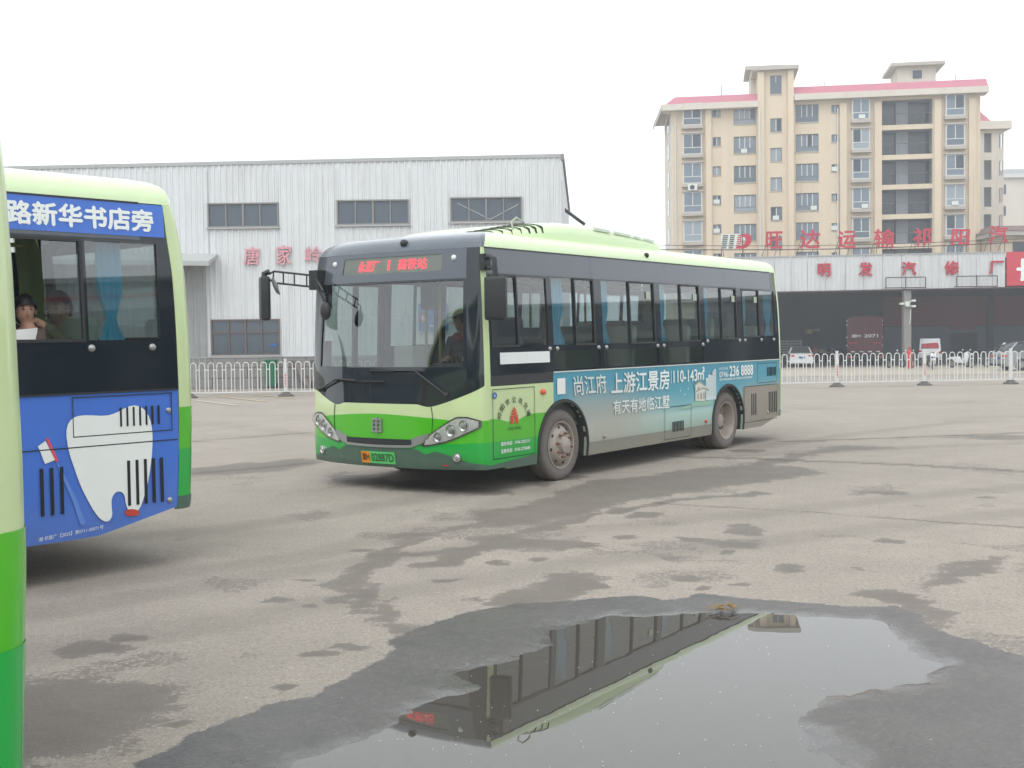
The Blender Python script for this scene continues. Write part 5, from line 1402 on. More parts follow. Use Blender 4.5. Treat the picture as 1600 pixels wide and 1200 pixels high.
out_ = [(Wd * (.72 + .0), Hd), (Wd * .86, Hd), (Wd * .95, Hd * .88), (Wd * 1.0, Hd * .62), (Wd * .95, Hd * .32), (Wd * .84, Hd * .08), (Wd * .72, 0), (Wd * .45, 0), (Wd * .50, Hd * .16), (Wd * .68, Hd * .18), (Wd * .76, Hd * .34), (Wd * .80, Hd * .55), (Wd * .78, Hd * .74), (Wd * .70, Hd * .80)]
m = MB(); m.prism(out_, -.02, .05); m.build('logo_sweep', 'sign_red', e)
m = MB()
for x in (.02, .7): m.tube([(Wd * x, .1, -.6), (Wd * x, .1, Hd)], .03, 5); m.tube([(Wd * x + .3, .9, -.6), (Wd * x, .1, Hd * .6)], .02, 5)
m.build('support_frame', 'steel_dark', e)
# cables
mat('cable', '#4c4242', .7)
for i, (v0, v1, nm) in enumerate(((388, 373, 'lower black cable strung across in front of the roof letters'), (381, 368, 'upper thin cable strung across in front of the roof letters'))):
    m = MB(); pts = []
    for k in range(17):
        t = k / 16; p = AT(900 + t * 800, v0 + (v1 - v0) * t, 78 - i); p.z -= .35 * math.sin(math.pi * t); pts.append(p)
    m.tube(pts, .032 if i == 0 else .02, 5); tag(m.build('overhead_cable', 'cable'), nm, 'cable')

# blue direction board on the warehouse wall, seen through the windscreen
ds_ = empty('direction_sign', (0, YW - .12, 0)); tag(ds_, 'blue board with a white arrow on the warehouse wall, seen through the windscreen', 'sign')
mat('board_blue', '#2f77b8', .45)
a, b_ = AT(654, 517, YW - .12), AT(700, 474, YW - .12)
W2, H2 = b_.x - a.x, b_.z - a.z
m = MB(); m.box(a.x, b_.x, 0, .05, a.z, b_.z); m.build('board', 'board_blue', ds_)
m = MB(); m.box(a.x + W2 * .06, a.x + W2 * .32, -.012, -.002, a.z + H2 * .30, a.z + H2 * .62); m.build('red_square', 'board_red', ds_)
lettering('停', (a.x + W2 * .10, a.x + W2 * .28, a.z + H2 * .34, a.z + H2 * .58), lambda u, v, o=0: (u, -.016 - o, v), 'character', 'white_print', ds_, bold=.02)
m = MB(); z_ = a.z + H2 * .18
m.add([(a.x + W2 * .36, -.004, z_ - .025), (a.x + W2 * .80, -.004, z_ - .025), (a.x + W2 * .80, -.004, z_ - .075), (a.x + W2 * .94, -.004, z_), (a.x + W2 * .80, -.004, z_ + .075), (a.x + W2 * .80, -.004, z_ + .025), (a.x + W2 * .36, -.004, z_ + .025)], [(0, 1, 2, 3, 4, 5, 6)]); m.build('arrow', 'white_print', ds_)
for i in range(6):
    m = MB(); x = a.x + W2 * (.24 + i * .10); m.box(x, x + W2 * .07, -.004, -.001, a.z + H2 * .80, a.z + H2 * .89); m.build('small_character', 'white_print', ds_)
m = MB(); x = a.x + W2 * .12; m.lathe([(.05, -.001), (.05, -.006), (0, -.007)], (x, 0, a.z + H2 * .85), 'y', 14); m.build('round_mark', 'white_print', ds_)
# ------------------------------------------------------------------ apartment block
mat('stucco', '#d8c7ae', .85, var=.04, vscale=.4, streak=.35, sscale=1.6)
mat('stucco_pale', '#d2cabd', .85, var=.04, vscale=.4, streak=.35, sscale=1.6)
mat('slab_grey', '#b3aca2', .85, var=.06, vscale=.5)
mat('tile_pink', '#b56d7c', .7, var=.06, vscale=1.5)
mat('apt_glass', '#6b7986', .08, spec=.7)
mat('apt_glass_b', '#8b979f', .1, spec=.7)
mat('apt_glass_c', '#55636f', .08, spec=.7)
mat('apt_glass_dark', '#2c3846', .1, spec=.6)
mat('apt_frame', '#cfd0cd', .5)
mat('apt_frame_grey', '#6e7478', .5)
mat('apt_inner', '#8d9298', .9)
mat('rail_dark', '#5a5d60', .6)
SCL = .88
A_, B_ = Vector((17.15, 128.0, 0)) * SCL, Vector((48.7, 123.0, 0)) * SCL
du = (B_ - A_).normalized(); ang = math.atan2(du.y, du.x); LEN = (B_ - A_).length
APZ = -.8
apt = empty('apartment_block', (A_.x, A_.y, APZ), ang); tag(apt, 'eight-storey beige apartment block with pink tiled roof edge and stair tower', 'apartment block')
def wp(u, v):
    o, d = ray(u, v); nrm = Vector((-du.y, du.x, 0))
    p = o + d * ((A_ - o).dot(nrm) / d.dot(nrm)); return (p - A_).dot(du), p.z - APZ
SW = lambda u, z, o=0.0: (u, -o, z)
ztopw = wp(1400, 148)[1]
FLOOR = 3.03 * SCL
cols = {'bay1': (1067, 1096, 165, 196), 'small1': (1113, 1126, 169, 182), 'wide1': (1146, 1181, 168, 193), 'wide2': (1243, 1279, 164, 190), 'small2': (1299, 1311, 164, 175), 'bay2': (1331, 1358, 156, 187), 'balc': (1378, 1457, 157, 193), 'bay3': (1477, 1506, 149, 181)}
rects = {}
NR = 7
for k, (a, b_, c, d) in cols.items():
    u0, z1 = wp(a, c); u1, z0 = wp(b_, d)
    rects[k] = [(u0, u1, z0 - FLOOR * i, z1 - FLOOR * i) for i in range(NR)]
su0, _ = wp(1203, 140); su1, _ = wp(1221, 140)
tt, tb = wp(1212, 119)[1], wp(1212, 148)[1]
s1, s0 = wp(1212, 186)[1], wp(1212, 207)[1]
rects['stair'] = [(su0, su1, tb, tt)] + [(su0, su1, s0 - FLOOR * i, s1 - FLOOR * i) for i in range(NR - 1)]
tu0, tu1 = wp(1184, 150)[0], wp(1240, 150)[0]
ztw = wp(1212, 112)[1]
U0, U1 = 0.0, wp(1532, 150)[0]
flatr = lambda ks: [r for k in ks for r in rects[k]]
m = MB(); holed(m, SW, (U0, tu0), (0, ztopw - .2), flatr(['bay1', 'small1', 'wide1']), 0, .3, 50, 50); m.build('front_wall', 'stucco', apt)
m = MB(); holed(m, SW, (tu1, U1), (0, ztopw), flatr(['wide2', 'small2', 'bay2', 'balc', 'bay3']), 0, .3, 50, 50); m.build('front_wall', 'stucco', apt)
m = MB(); holed(m, SW, (tu0 + .004, tu1 - .004), (0, ztw), rects['stair'], .35, .3, 50, 50); m.build('stair_tower_wall', 'stucco', apt)
m = MB(); m.box(tu0 + .004, tu0 + .3, -.05, 5, ztopw - 1, ztw); m.box(tu1 - .3, tu1 - .004, -.05, 5, ztopw - 1, ztw); m.box(tu0 + .3, tu1 - .3, 4.8, 5, ztopw - 1, ztw); m.build('stair_tower_side', 'stucco', apt)
DEP = 12.5
bl = Vector((17.94, 140.2, 0)) * SCL - A_; blu = bl.dot(du); blw = bl.dot(Vector((-du.y, du.x, 0)))
m = MB(); m.add([(0, .0, 0), (blu, blw, 0), (blu, blw, ztopw - .2), (0, .0, ztopw - .2)], [(0, 1, 2, 3)]); m.add([(U1, 0, 0), (U1, DEP, 0), (U1, DEP, ztopw), (U1, 0, ztopw)], [(0, 1, 2, 3)]); m.add([(blu, blw, 0), (U1, DEP, 0), (U1, DEP, ztopw), (blu, blw, ztopw)], [(0, 1, 2, 3)]); m.build('outer_wall', 'stucco_pale', apt)
m = MB(); m.add([(0, .3, ztopw - .3), (U1, .3, ztopw - .3), (U1, DEP, ztopw - .3), (blu, blw, ztopw - .3)], [(0, 1, 2, 3)]); m.build('roof_deck', 'slab_grey', apt)
# side windows (narrow) on the left flank
for i in range(NR):
    z = rects['bay1'][i][2] + .2; p, q = Vector((0, 0, 0)).lerp(Vector((blu, blw, 0)), .35), Vector((0, 0, 0)).lerp(Vector((blu, blw, 0)), .52)
    nn = Vector((-(q - p).y, (q - p).x, 0)).normalized() * .04
    mm = MB(); mm.add([p + nn + Vector((0, 0, z)), q + nn + Vector((0, 0, z)), q + nn + Vector((0, 0, z + 1.5)), p + nn + Vector((0, 0, z + 1.5))], [(0, 1, 2, 3)]); mm.build('side_window', 'apt_glass_dark', apt)
# windows
random.seed(5)
def window(r, cols_, split, fm, bay=False, tower=False):
    u0, u1, z0, z1 = r; t = .07; yo = -.38 if bay else (-.22 if tower else .14)
    m = MB()
    def bx(a, b_, c, d, e=0.): m.box(a, b_, yo - .03 - e, yo + .05, c, d)
    bx(u0, u1, z0, z0 + t); bx(u0, u1, z1 - t, z1); bx(u0, u0 + t, z0 + t, z1 - t); bx(u1 - t, u1, z0 + t, z1 - t)
    zs = z0 + (z1 - z0) * split if split else None
    if zs: bx(u0 + t, u1 - t, zs - .035, zs + .035)
    w = (u1 - u0 - 2 * t) / cols_
    f = m.build('window', fm, apt)
    for i in range(1, cols_):
        x = u0 + t + w * i; mm = MB(); mm.box(x - .04, x + .04, yo - .045, yo - .005, (zs + .035) if zs else z0 + t, z1 - t); mm.build('mullion', 'apt_frame', f)
    gmt = random.choice(['apt_glass', 'apt_glass', 'apt_glass', 'apt_glass_b', 'apt_glass_c'])
    gm_ = MB(); gm_.add([(u0 + .02, yo, z0 + .02), (u1 - .02, yo, z0 + .02), (u1 - .02, yo, z1 - .02), (u0 + .02, yo, z1 - .02)], [(0, 1, 2, 3)]); gm_.build('pane', gmt, f)
    if random.random() < .3 and cols_ > 1:
        i = random.randrange(cols_); gm_ = MB(); a = u0 + t + w * i
        gm_.box(a + .03, a + w - .03, yo - .012, yo - .006, (zs or z0) + .06, z1 - t); gm_.build('open_sash', 'apt_glass_dark', f)
    if random.random() < .3:
        gm_ = MB(); a = random.uniform(u0 + .1, u1 - .7); gm_.box(a, a + .55, yo - .25, yo - .04, z0 + .03, z0 + .40); gm_.build('balcony_clutter', 'white_worn', f)
    if bay:
        s = MB(); s.box(u0 - .12, u1 + .12, -.60, .0, z0 - .32, z0 - .02); s.build('bay_ledge', 'slab_grey', f)
        s = MB(); s.box(u0 - .10, u1 + .10, -.55, .0, z1 + .01, z1 + .14); s.build('bay_hood', 'slab_grey', f)
        s = MB(); s.box(u0 - .04, u0, -.36, -.0, z0, z1); s.build('bay_side', fm, f)
        s = MB(); s.box(u1, u1 + .04, -.36, -.0, z0, z1); s.build('bay_side', fm, f)
    else:
        s = MB(); s.box(u0 - .04, u1 + .04, (-.40 if tower else -.06), (-.352 if tower else -.002), z0 - .10, z0 - .02); s.build('sill', 'slab_grey', f)
for k in ('bay1', 'bay2', 'bay3'):
    for r in rects[k]: window(r, 2, .33, 'apt_frame', bay=True)
for k in ('small1', 'small2'):
    for r in rects[k]: window(r, 2, 0, 'apt_frame_grey')
for k in ('wide1', 'wide2'):
    for r in rects[k]: window(r, 4, .28, 'apt_frame_grey')
for r in rects['stair']: window(r, 2, 0 if r is not rects['stair'][0] else .62, 'apt_frame_grey', tower=True)
for (u0, u1, z0, z1) in rects['balc']:
    m = MB(); m.add([(u0, .3, z0), (u1, .3, z0), (u1, 1.7, z0), (u0, 1.7, z0)], [(0, 1, 2, 3)]); m.add([(u0, .3, z1), (u1, .3, z1), (u1, 1.7, z1), (u0, 1.7, z1)], [(0, 1, 2, 3)]); m.add([(u0, .3, z0), (u0, 1.7, z0), (u0, 1.7, z1), (u0, .3, z1)], [(0, 1, 2, 3)]); m.add([(u1, .3, z0), (u1, 1.7, z0), (u1, 1.7, z1), (u1, .3, z1)], [(0, 1, 2, 3)])
    bc = m.build('balcony', 'apt_inner', apt)
    w = u1 - u0
    m = MB(); m.add([(u0, 1.7, z0), (u0 + w * .32, 1.7, z0), (u0 + w * .32, 1.7, z1), (u0, 1.7, z1)], [(0, 1, 2, 3)]); m.add([(u0 + w * .56, 1.7, z0), (u1, 1.7, z0), (u1, 1.7, z1), (u0 + w * .56, 1.7, z1)], [(0, 1, 2, 3)]); m.build('balcony_door', 'apt_glass_dark', bc)
    m = MB(); m.box(u0 + w * .32, u0 + w * .56, 1.2, 1.7, z0, z1); m.build('balcony_partition', 'apt_inner', bc)
    m = MB(); m.tube([(u0, .1, z0 + 1.0), (u1, .1, z0 + 1.0)], .03, 4)
    for i in range(1, 6): m.tube([(u0 + w * i / 6, .1, z0), (u0 + w * i / 6, .1, z0 + 1.0)], .015, 4)
    m.build('balcony_rail', 'rail_dark', bc)
# pilasters and pipes
for a, b_ in ((1103, 1112), (1184, 1194), (1231, 1240), (1312, 1323), (1366, 1377), (1459, 1470), (1513, 1524)):
    u0, u1 = wp(a, 300)[0], wp(b_, 300)[0]; tw = a in (1184, 1231)
    m = MB(); m.box(u0, u1, -.70 if tw else -.28, -.352 if tw else -.002, 0, (ztw - .05) if tw else ztopw - .6); m.build('pilaster', 'stucco', apt)
for a in (1056, 1187, 1309):
    u0 = wp(a, 300)[0]; m = MB(); m.tube([(u0, -.12 if a != 1187 else -.78, 0), (u0, -.12 if a != 1187 else -.78, ztopw - 1)], .07, 6); m.build('drain_pipe', 'apt_frame', apt)
ac = MB(); u0, z0 = wp(1075, 300); ac.box(u0, u0 + .85, -.75, -.62, z0 + .05, z0 + .62); aco = ac.build('air_conditioner', 'white_worn', apt, bevel=.03)
m = MB(); m.lathe([(.0, 0), (.20, 0), (.22, .01), (.0, .012)], (u0 + .40, -.775, z0 + .33), 'y', 14); m.build('fan_grille', 'dark_metal', aco)
# eaves, tiles, tower roofs
def eave(ua, ub, zc, left=False):
    m = MB(); m.box(ua - (.9 if left else 0), ub, -.85, 1.0, zc - .55, zc); m.build('cornice', 'stucco_pale', apt)
    for i in range(4):
        mm = MB(); z = zc + .003 + i * .20; y = -.55 + i * .20
        mm.add([(ua - (.6 if left else 0) + i * (.22 if left else 0), y, z), (ub, y, z), (ub, y + .24, z + .23), (ua - (.6 if left else 0) + (i + 1) * (.22 if left else 0), y + .24, z + .23), (ua - (.6 if left else 0) + i * (.22 if left else 0), y, z - .05), (ub, y, z - .05)], [(0, 1, 2, 3), (4, 5, 1, 0)]); mm.build('tile_course', 'tile_pink', apt)
eave(0, tu0 - .01, ztopw - .15, True)
eave(tu1 + .01, U1 + .55, ztopw + .30)
m = MB(); m.add([(-.9, -.85, ztopw - .15), (blu - 1.2, blw, ztopw - .15), (blu - 1.2, blw, ztopw - .70), (-.9, -.85, ztopw - .70), (0, .2, ztopw - .15), (blu, blw, ztopw - .15)], [(0, 1, 2, 3), (0, 4, 5, 1)]); m.build('cornice', 'slab_grey', apt)
m = MB(); m.box(tu0 - .5, tu1 + .4, -1.0, 5.2, ztw, ztw + .35); m.build('tower_slab', 'slab_grey', apt)
u0, u1 = wp(1166, 104)[0], wp(1228, 104)[0]; zt_ = wp(1200, 102)[1]
m = MB(); m.box(u0, u1, 2.5, 8, zt_ + .2, zt_ + .55); m.build('upper_slab', 'slab_grey', apt)
m = MB(); m.box(u0 + .5, u1 - .5, 3.2, 7.5, ztw - 2.5, zt_ + .2); m.build('lift_room', 'stucco_pale', apt)
u0, u1 = wp(1413, 115)[0], wp(1474, 115)[0]; z0, z1 = ztopw - .3, wp(1440, 109)[1] * 1.04
m = MB(); m.box(u0, u1, 3.5, 8, z0, z1); rb = m.build('roof_room', 'stucco_pale', apt)
m = MB(); m.box(u0 - .7, u1 + .7, 2.8, 8.6, z1, z1 + .3); m.build('roof_room_slab', 'slab_grey', rb)
m = MB(); m.box(u0 + 1.3, u0 + 2.1, 3.44, 3.49, z1 - 1.1, z1 - .35); m.build('roof_room_window', 'apt_glass_dark', rb)
for a in (1128, 1293, 1504):
    uu = wp(a, 140)[0]; m = MB(); m.tube([(uu, 3, ztopw), (uu, 3, ztopw + 2.2)], .03, 4); m.tube([(uu - .3, 3, ztopw + 1.6), (uu + .3, 3, ztopw + 1.6)], .02, 4); m.build('antenna', 'dark_metal', apt)

# wing behind it to the right
wg0 = AT(1542, 300, 116); wg = empty('apartment_wing', (wg0.x - 1.3, 116, APZ), R(-4)); tag(wg, 'narrow beige wing with stacked openings right of the apartment block', 'apartment block')
w1 = AT(1567, 300, 116).x - wg0.x + 1.3; zt_ = AT(1555, 203, 116).z - APZ
hol = []
for i in range(7):
    z1 = AT(1545, 208, 116).z - APZ - i * 2.57
    hol += [(1.0, 1.7, z1 - 1.85, z1), (2.4, 2.72, z1 - 1.5, z1 - .1)]
m = MB(); holed(m, SW, (0, w1), (0, zt_), hol, 0, .3, 50, 50); m.build('front_wall', 'stucco_pale', wg)
m = MB(); m.box(0, w1, .9, 8, 0, zt_ - .1); m.build('inner_core', 'apt_inner', wg)
m = MB(); m.box(-.3, w1 + .55, -.6, 8, zt_, zt_ + .75); m.build('cornice', 'stucco_pale', wg)
for i in range(4): mm = MB(); mm.add([(.2 + i * .2, -.2 + i * .3, zt_ + .76 + i * .4), (w1 - 1.2 + -i * .3, -.2 + i * .3, zt_ + .76 + i * .4), (w1 - 1.5 - i * .3, .15 + i * .3, zt_ + 1.18 + i * .4), (.4 + i * .2, .15 + i * .3, zt_ + 1.18 + i * .4)], [(0, 1, 2, 3)]); mm.build('tile_course', 'tile_pink', wg)
# farther blocks at the right edge
f0 = AT(1566, 300, 165); fb = empty('far_block', (f0.x, 165, APZ)); tag(fb, 'pale far block with dark hipped roof at the right edge', 'apartment block')
zf = AT(1580, 278, 165).z - APZ
m = MB(); m.box(0, 9, 0, 10, 0, zf); m.build('wall', 'stucco_pale', fb)
m = MB(); m.box(-.5, 9.5, -.5, 10.5, zf, zf + .5); m.build('eave_slab', 'apt_frame', fb)
m = MB(); m.add([(-.3, -.3, zf + .5), (9.3, -.3, zf + .5), (9.3, 10.3, zf + .5), (-.3, 10.3, zf + .5), (1.6, 3, zf + 1.6), (7.4, 3, zf + 1.6), (7.4, 7, zf + 1.6), (1.6, 7, zf + 1.6)], [(0, 1, 5, 4), (1, 2, 6, 5), (2, 3, 7, 6), (3, 0, 4, 7), (4, 5, 6, 7)]); m.build('roof', 'roof_grey', fb)
for i in range(6):
    mm = MB(); z = zf - 2.2 - i * 2.9; mm.box(.05, .5, -.04, .02, z, z + 1.3); mm.build('window', 'apt_glass_dark', fb)
    mm = MB(); mm.box(3.6, 5.2, -.04, .02, z, z + 1.4); mm.build('window', 'apt_glass_dark', fb)
f1 = AT(1564, 395, 104); lb = empty('low_house', (f1.x, 104, APZ)); tag(lb, 'low brown-roofed house peeping over the garage roof at far right', 'house')
zl_ = AT(1585, 352, 104).z - APZ
m = MB(); m.box(0, 12, 0, 8, 0, zl_ - .9); m.build('wall', 'stucco', lb)
m = MB(); m.box(-.5, 12.5, -.8, 8.6, zl_ - .9, zl_ - .5); m.build('slab', 'slab_grey', lb)
mat('roof_brown', '#6f5a55', .8, var=.08)
m = MB(); m.add([(-.6, -.9, zl_ - .5), (12.6, -.9, zl_ - .5), (12.6, 8.8, zl_ - .5), (-.6, 8.8, zl_ - .5), (.6, 3.9, zl_ + .3), (11.5, 3.9, zl_ + .3)], [(0, 1, 5, 4), (1, 2, 5), (2, 3, 4, 5), (3, 0, 4)]); m.build('roof', 'roof_brown', lb)
for i in range(3): mm = MB(); mm.box(1 + i * 2.6, 2.5 + i * 2.6, -.05, .02, zl_ - 2.6, zl_ - 1.4); mm.build('window', 'apt_glass_dark', lb)

# ------------------------------------------------------------------ what the bus windows mirror: a station hall and two unseen rows added for dark reflections
mat('station_wall', '#7d7f80', .8, var=.06, vscale=.5)
mat('station_red', '#8c3038', .6)
def mirrored(name, label, x, y0, y1, h, depth, canopy):
    face = 1 if x > 0 else -1
    r = empty(name, (x, y0, -.8 if y0 > 30 else 0)); tag(r, label, 'building'); L0 = y1 - y0
    m = MB(); m.box(0, depth, 0, L0, 0, h); m.build('wall', 'station_wall', r)
    n = int(L0 // 4)
    for i in range(n):
        mm = MB(); y = .8 + i * 4; mm.box(-.05, .05, y, y + 2.6, .1, h * .55); mm.build('door', 'garage_dark', r)
        mm = MB(); mm.box(-.05, .05, y, y + 2.6, h * .65, h * .85); mm.build('window', 'window_dark', r)
    if canopy:
        m = MB(); m.box(-5, .0, -1, L0 + 1, h * .72, h * .72 + .5); m.build('canopy', 'roof_grey', r)
        m = MB(); m.box(-5.08, -5.003, -1.1, L0 + 1.1, h * .72 + .42, h * .72 + .56); m.build('canopy_edge', 'station_red', r)
        for i in range(n // 2 + 1): mm = MB(); mm.box(-4.6, -4.2, i * 8, i * 8 + .4, 0, h * .72); mm.build('column', 'concrete_column', r)
    m = MB(); m.box(-.4, depth + .4, -.4, L0 + .4, h, h + .3); m.build('roof', 'roof_grey', r)
    if face < 0: r.rotation_euler = (0, 0, math.pi); r.location.y = y1
mirrored('station_hall', 'station hall with red-edged canopy, seen only mirrored in the left bus windows', 30, -34, 10, 6.5, 10, True)
mirrored('unseen_row_right', 'unseen low grey row added beyond the right edge to darken reflections in the teal bus windows', 52, 14, 62, 6.2, 10, False)  # unseen row, added so the side glass mirrors something dark low down

mirrored('unseen_row_left', 'unseen long building row added left of the frame to darken reflections in the front bus windscreen', -52, -45, 20, 9.0, 10, False)  # unseen row, added to dim what the lower front mask mirrors

# ------------------------------------------------------------------ thin haze
hz = MB(); hz.box(-75, 115, -60, 190, -2.0, 33)
ho = hz.build('haze', None); ho['kind'] = 'stuff'; ho['label'] = 'thin grey winter haze over the yard'
hm = bpy.data.materials.new('haze'); hm.use_nodes = True; hn = hm.node_tree.nodes; hn.clear()
o_ = hn.new('ShaderNodeOutputMaterial'); pv = hn.new('ShaderNodeVolumePrincipled')
pv.inputs['Color'].default_value = (.93, .95, .97, 1); pv.inputs['Density'].default_value = .0022; pv.inputs['Anisotropy'].default_value = .3
hm.node_tree.links.new(pv.outputs[0], o_.inputs['Volume']); ho.data.materials.append(hm)
# ------------------------------------------------------------------ the three buses and their print
BUS1 = ((-1.4044, 12.9943), 4.0989)
BUS2 = ((-8.6386, 3.7354), 3.98075)
bus1 = build_bus('city_bus', 'light green city bus with teal riverside advert, whole side and lit front sign in view', 'teal', *BUS1)
bus2 = build_bus('city_bus', 'green city bus with blue dental advert and passengers, cut off by the left edge', 'blue', *BUS2, dz=.054)
BUS3 = ((-7.552, -2.05), 3.98075)
bus3 = build_bus('city_bus', 'nearest bus, only its rounded light green rear corner showing at the left edge', 'plain', *BUS3, dz=.05)
fL = lambda u, v, o=0.0: (-u, HW(v) + .010 + o, v)
def side_px(u, v, b):
    o, d = ray(u, v); c, s = math.cos(b[1]), math.sin(b[1])
    q = o - Vector((b[0][0], b[0][1], 0))
    ol = Vector((c * q.x + s * q.y, -s * q.x + c * q.y, q.z)); dl = Vector((c * d.x + s * d.y, -s * d.x + c * d.y, d.z))
    p = ol + dl * ((1.225 - ol.y) / dl.y)
    return p.x, p.z
def flat(pts, off=.009):                     # polygon of (u,v) on the left flank
    m = MB(); m.add([fL(u, v, off - .010) for u, v in pts], [tuple(range(len(pts)))]); return m
# --- print on the teal advert
W_ = 'advert_print'
lettering('尚江府', (1.92, 2.64, .955, 1.18), fL, 'advert_lettering', W_, bus1, bold=.012, shear=-.05)
lettering('上游江景房', (2.76, 4.25, .935, 1.185), fL, 'advert_lettering', W_, bus1, bold=.018)
lettering('有天有地临江墅', (2.80, 4.25, .685, .855), fL, 'advert_lettering', W_, bus1, bold=.010)
flat([(4.31, 1.0), (4.318, 1.0), (4.318, 1.17), (4.31, 1.17)]).build('advert_rule', W_, bus1)
lettering('110-143', (4.37, 5.06, 1.01, 1.165), fL, 'advert_lettering', W_, bus1, bold=.02)
lettering('㎡', (5.08, 5.28, 1.02, 1.19), fL, 'advert_lettering', W_, bus1, bold=.03)
lettering('HOTLINE', (5.75, 6.04, 1.135, 1.168), fL, 'advert_lettering', W_, bus1)
lettering('0746-', (5.75, 6.07, 1.03, 1.108), fL, 'advert_lettering', W_, bus1, bold=.005)
lettering('236 8888', (6.09, 6.90, 1.035, 1.180), fL, 'advert_lettering', W_, bus1, bold=.03)
m = MB(); u = 5.76
random.seed(3)
while u < 6.86:
    w = random.uniform(.022, .034)
    for (a, b, c, d) in ((0, w, .0, .006), (0, w, .014, .020), (0, .006, 0, .030), (w - .006, w, .006, .030)):
        m.add([fL(u + a, .985 + c, -.001), fL(u + b, .985 + c, -.001), fL(u + b, .985 + d, -.001), fL(u + a, .985 + d, -.001)], [(0, 1, 2, 3)])
    u += w + (.008 if random.random() > .15 else .03)
m.build('advert_small_print', W_, bus1)
for i, (a, b, h) in enumerate(((5.325, 5.40, 1.045), (5.40, 5.475, 1.085), (5.475, 5.535, 1.075), (5.535, 5.575, 1.13), (5.58, 5.65, 1.155))):
    flat([(a, .73), (b, .73), (b, h - .012), ((a + b) / 2, h), (a, h - .008)], .009).build('printed_tower', 'tower_print', bus1)
    m = MB()
    for k in range(18):
        z = .78 + k * .02
        if z < h - .03: m.add([fL(a + .012, z, .0005), fL(b - .008, z, .0005), fL(b - .008, z + .006, .0005), fL(a + .012, z + .006, .0005)], [(0, 1, 2, 3)])
    m.build('printed_tower_floors', 'tower_shade', bus1)
flat([(5.0, .74), (5.30, .72), (5.30, .86), (5.40, .885), (5.22, .97), (5.12, 1.0), (4.98, .945), (5.0, .94)], .0105).build('printed_villa', 'villa_light', bus1)
for q in ([(4.955, .93), (5.12, .985), (5.29, .925), (5.29, .945), (5.12, 1.01), (4.955, .952)], [(5.02, .855), (5.22, .895), (5.42, .855), (5.42, .88), (5.22, .915), (5.02, .875)], [(5.06, .76), (5.10, .76), (5.10, .83), (5.06, .83)], [(5.15, .755), (5.20, .755), (5.20, .84), (5.15, .84)], [(5.24, .755), (5.28, .755), (5.28, .84), (5.24, .84)], [(5.07, .885), (5.12, .895), (5.12, .93), (5.07, .92)]):
    flat(q, .0118).build('printed_villa_shading', 'villa_shade', bus1)
flat([(4.45, .655), (4.75, .69), (5.0, .73), (5.3, .715), (5.52, .735), (5.55, .68), (5.3, .655), (5.0, .668), (4.7, .640)], .0085).build('printed_meadow', 'meadow_print', bus1)
for (a, z) in ((4.56, .90), (4.78, .91), (4.68, .84)):
    flat([(a, z), (a + .03, z + .015), (a + .012, z - .02)], .009).build('printed_bird', W_, bus1)
flat([(1.57, .985), (1.74, .985), (1.74, 1.165), (1.57, 1.165)], .009).build('blank_sticker', 'white_plain', bus1)
# --- roundel ahead of the front wheel
cx, cz, rx, rz = .722, .790, .275, .20
chs = '祁阳市公共交通'
for i, ch in enumerate(chs):
    a = R(168 - i * 156 / 6)
    def fm(u, v, o=0, a=a):
        t = a - math.pi / 2
        uu = cx + rx * math.cos(a) + u * math.cos(t) - v * math.sin(t); vv = cz + rz * math.sin(a) - .02 + u * math.sin(t) + v * math.cos(t)
        return fL(uu, vv, o)
    lettering(ch, (-.036, .036, -.034, .034), fm, 'flank_lettering', 'ink_dark', bus1, bold=.008)
m = MB()
def rr(a, b, c, d):
    m.add([fL(cx + a, cz + c), fL(cx + b, cz + c), fL(cx + b, cz + d), fL(cx + a, cz + d)], [(0, 1, 2, 3)])
rr(-.07, -.028, -.08, -.005); rr(.028, .07, -.08, -.005); rr(-.028, -.012, -.06, -.005); rr(.012, .028, -.06, -.005); rr(-.075, .075, -.002, .012)
rr(-.05, .05, .018, .034); rr(-.058, .058, .036, .044); rr(-.04, .04, .050, .064); rr(-.046, .046, .066, .073); rr(-.022, .022, .078, .088); rr(-.006, .006, .088, .105)
m.build('pagoda_emblem', 'ink_red', bus1)
lettering('中国·祁阳', (.60, .845, .648, .680), fL, 'flank_lettering', 'ink_dark', bus1)
lettering('服务电话：0746-3255111', (.47, 1.01, .492, .535), fL, 'flank_lettering', 'white_print', bus1, bold=.012)
lettering('监督电话：0746-2370688', (.47, 1.01, .415, .458), fL, 'flank_lettering', 'white_print', bus1, bold=.012)
m = MB(); m.add([fL(.372 + .04 * math.cos(k * math.pi / 12), 1.03 + .034 * math.sin(k * math.pi / 12)) for k in range(24)], [tuple(range(24))]); m.build('round_logo', 'ink_blue', bus1)
m = MB()
for k in range(3): m.add([fL(.346, 1.012 + k * .014, .001), fL(.372, 1.024 + k * .012, .001), fL(.398, 1.012 + k * .014, .001), fL(.372, 1.018 + k * .013, .001)], [(0, 1, 2, 3)])
m.build('round_logo_mark', 'white_print', bus1)
# card behind the driver's lower glass, small window stickers
m = MB(); band(m, SD(1), -1.435, -.485, lambda x: 1.352, lambda x: 1.475, 6, 1, .006); m.build('route_card', 'ad_sign', bus1)
for x in (-3.78, -5.10, -6.32, -7.1):
    m = MB(); band(m, SD(1), x - .055, x + .055, 2.10, 2.19, 1, 1, -.004); m.build('window_sticker', 'seat_pale', bus1)
m = MB(); band(m, lambda y, z, o=0: FR(y, z, o), -.97, -.80, 1.62, 1.98, 1, 2, -.02); 
m.build('windscreen_notice', 'paper', bus1)
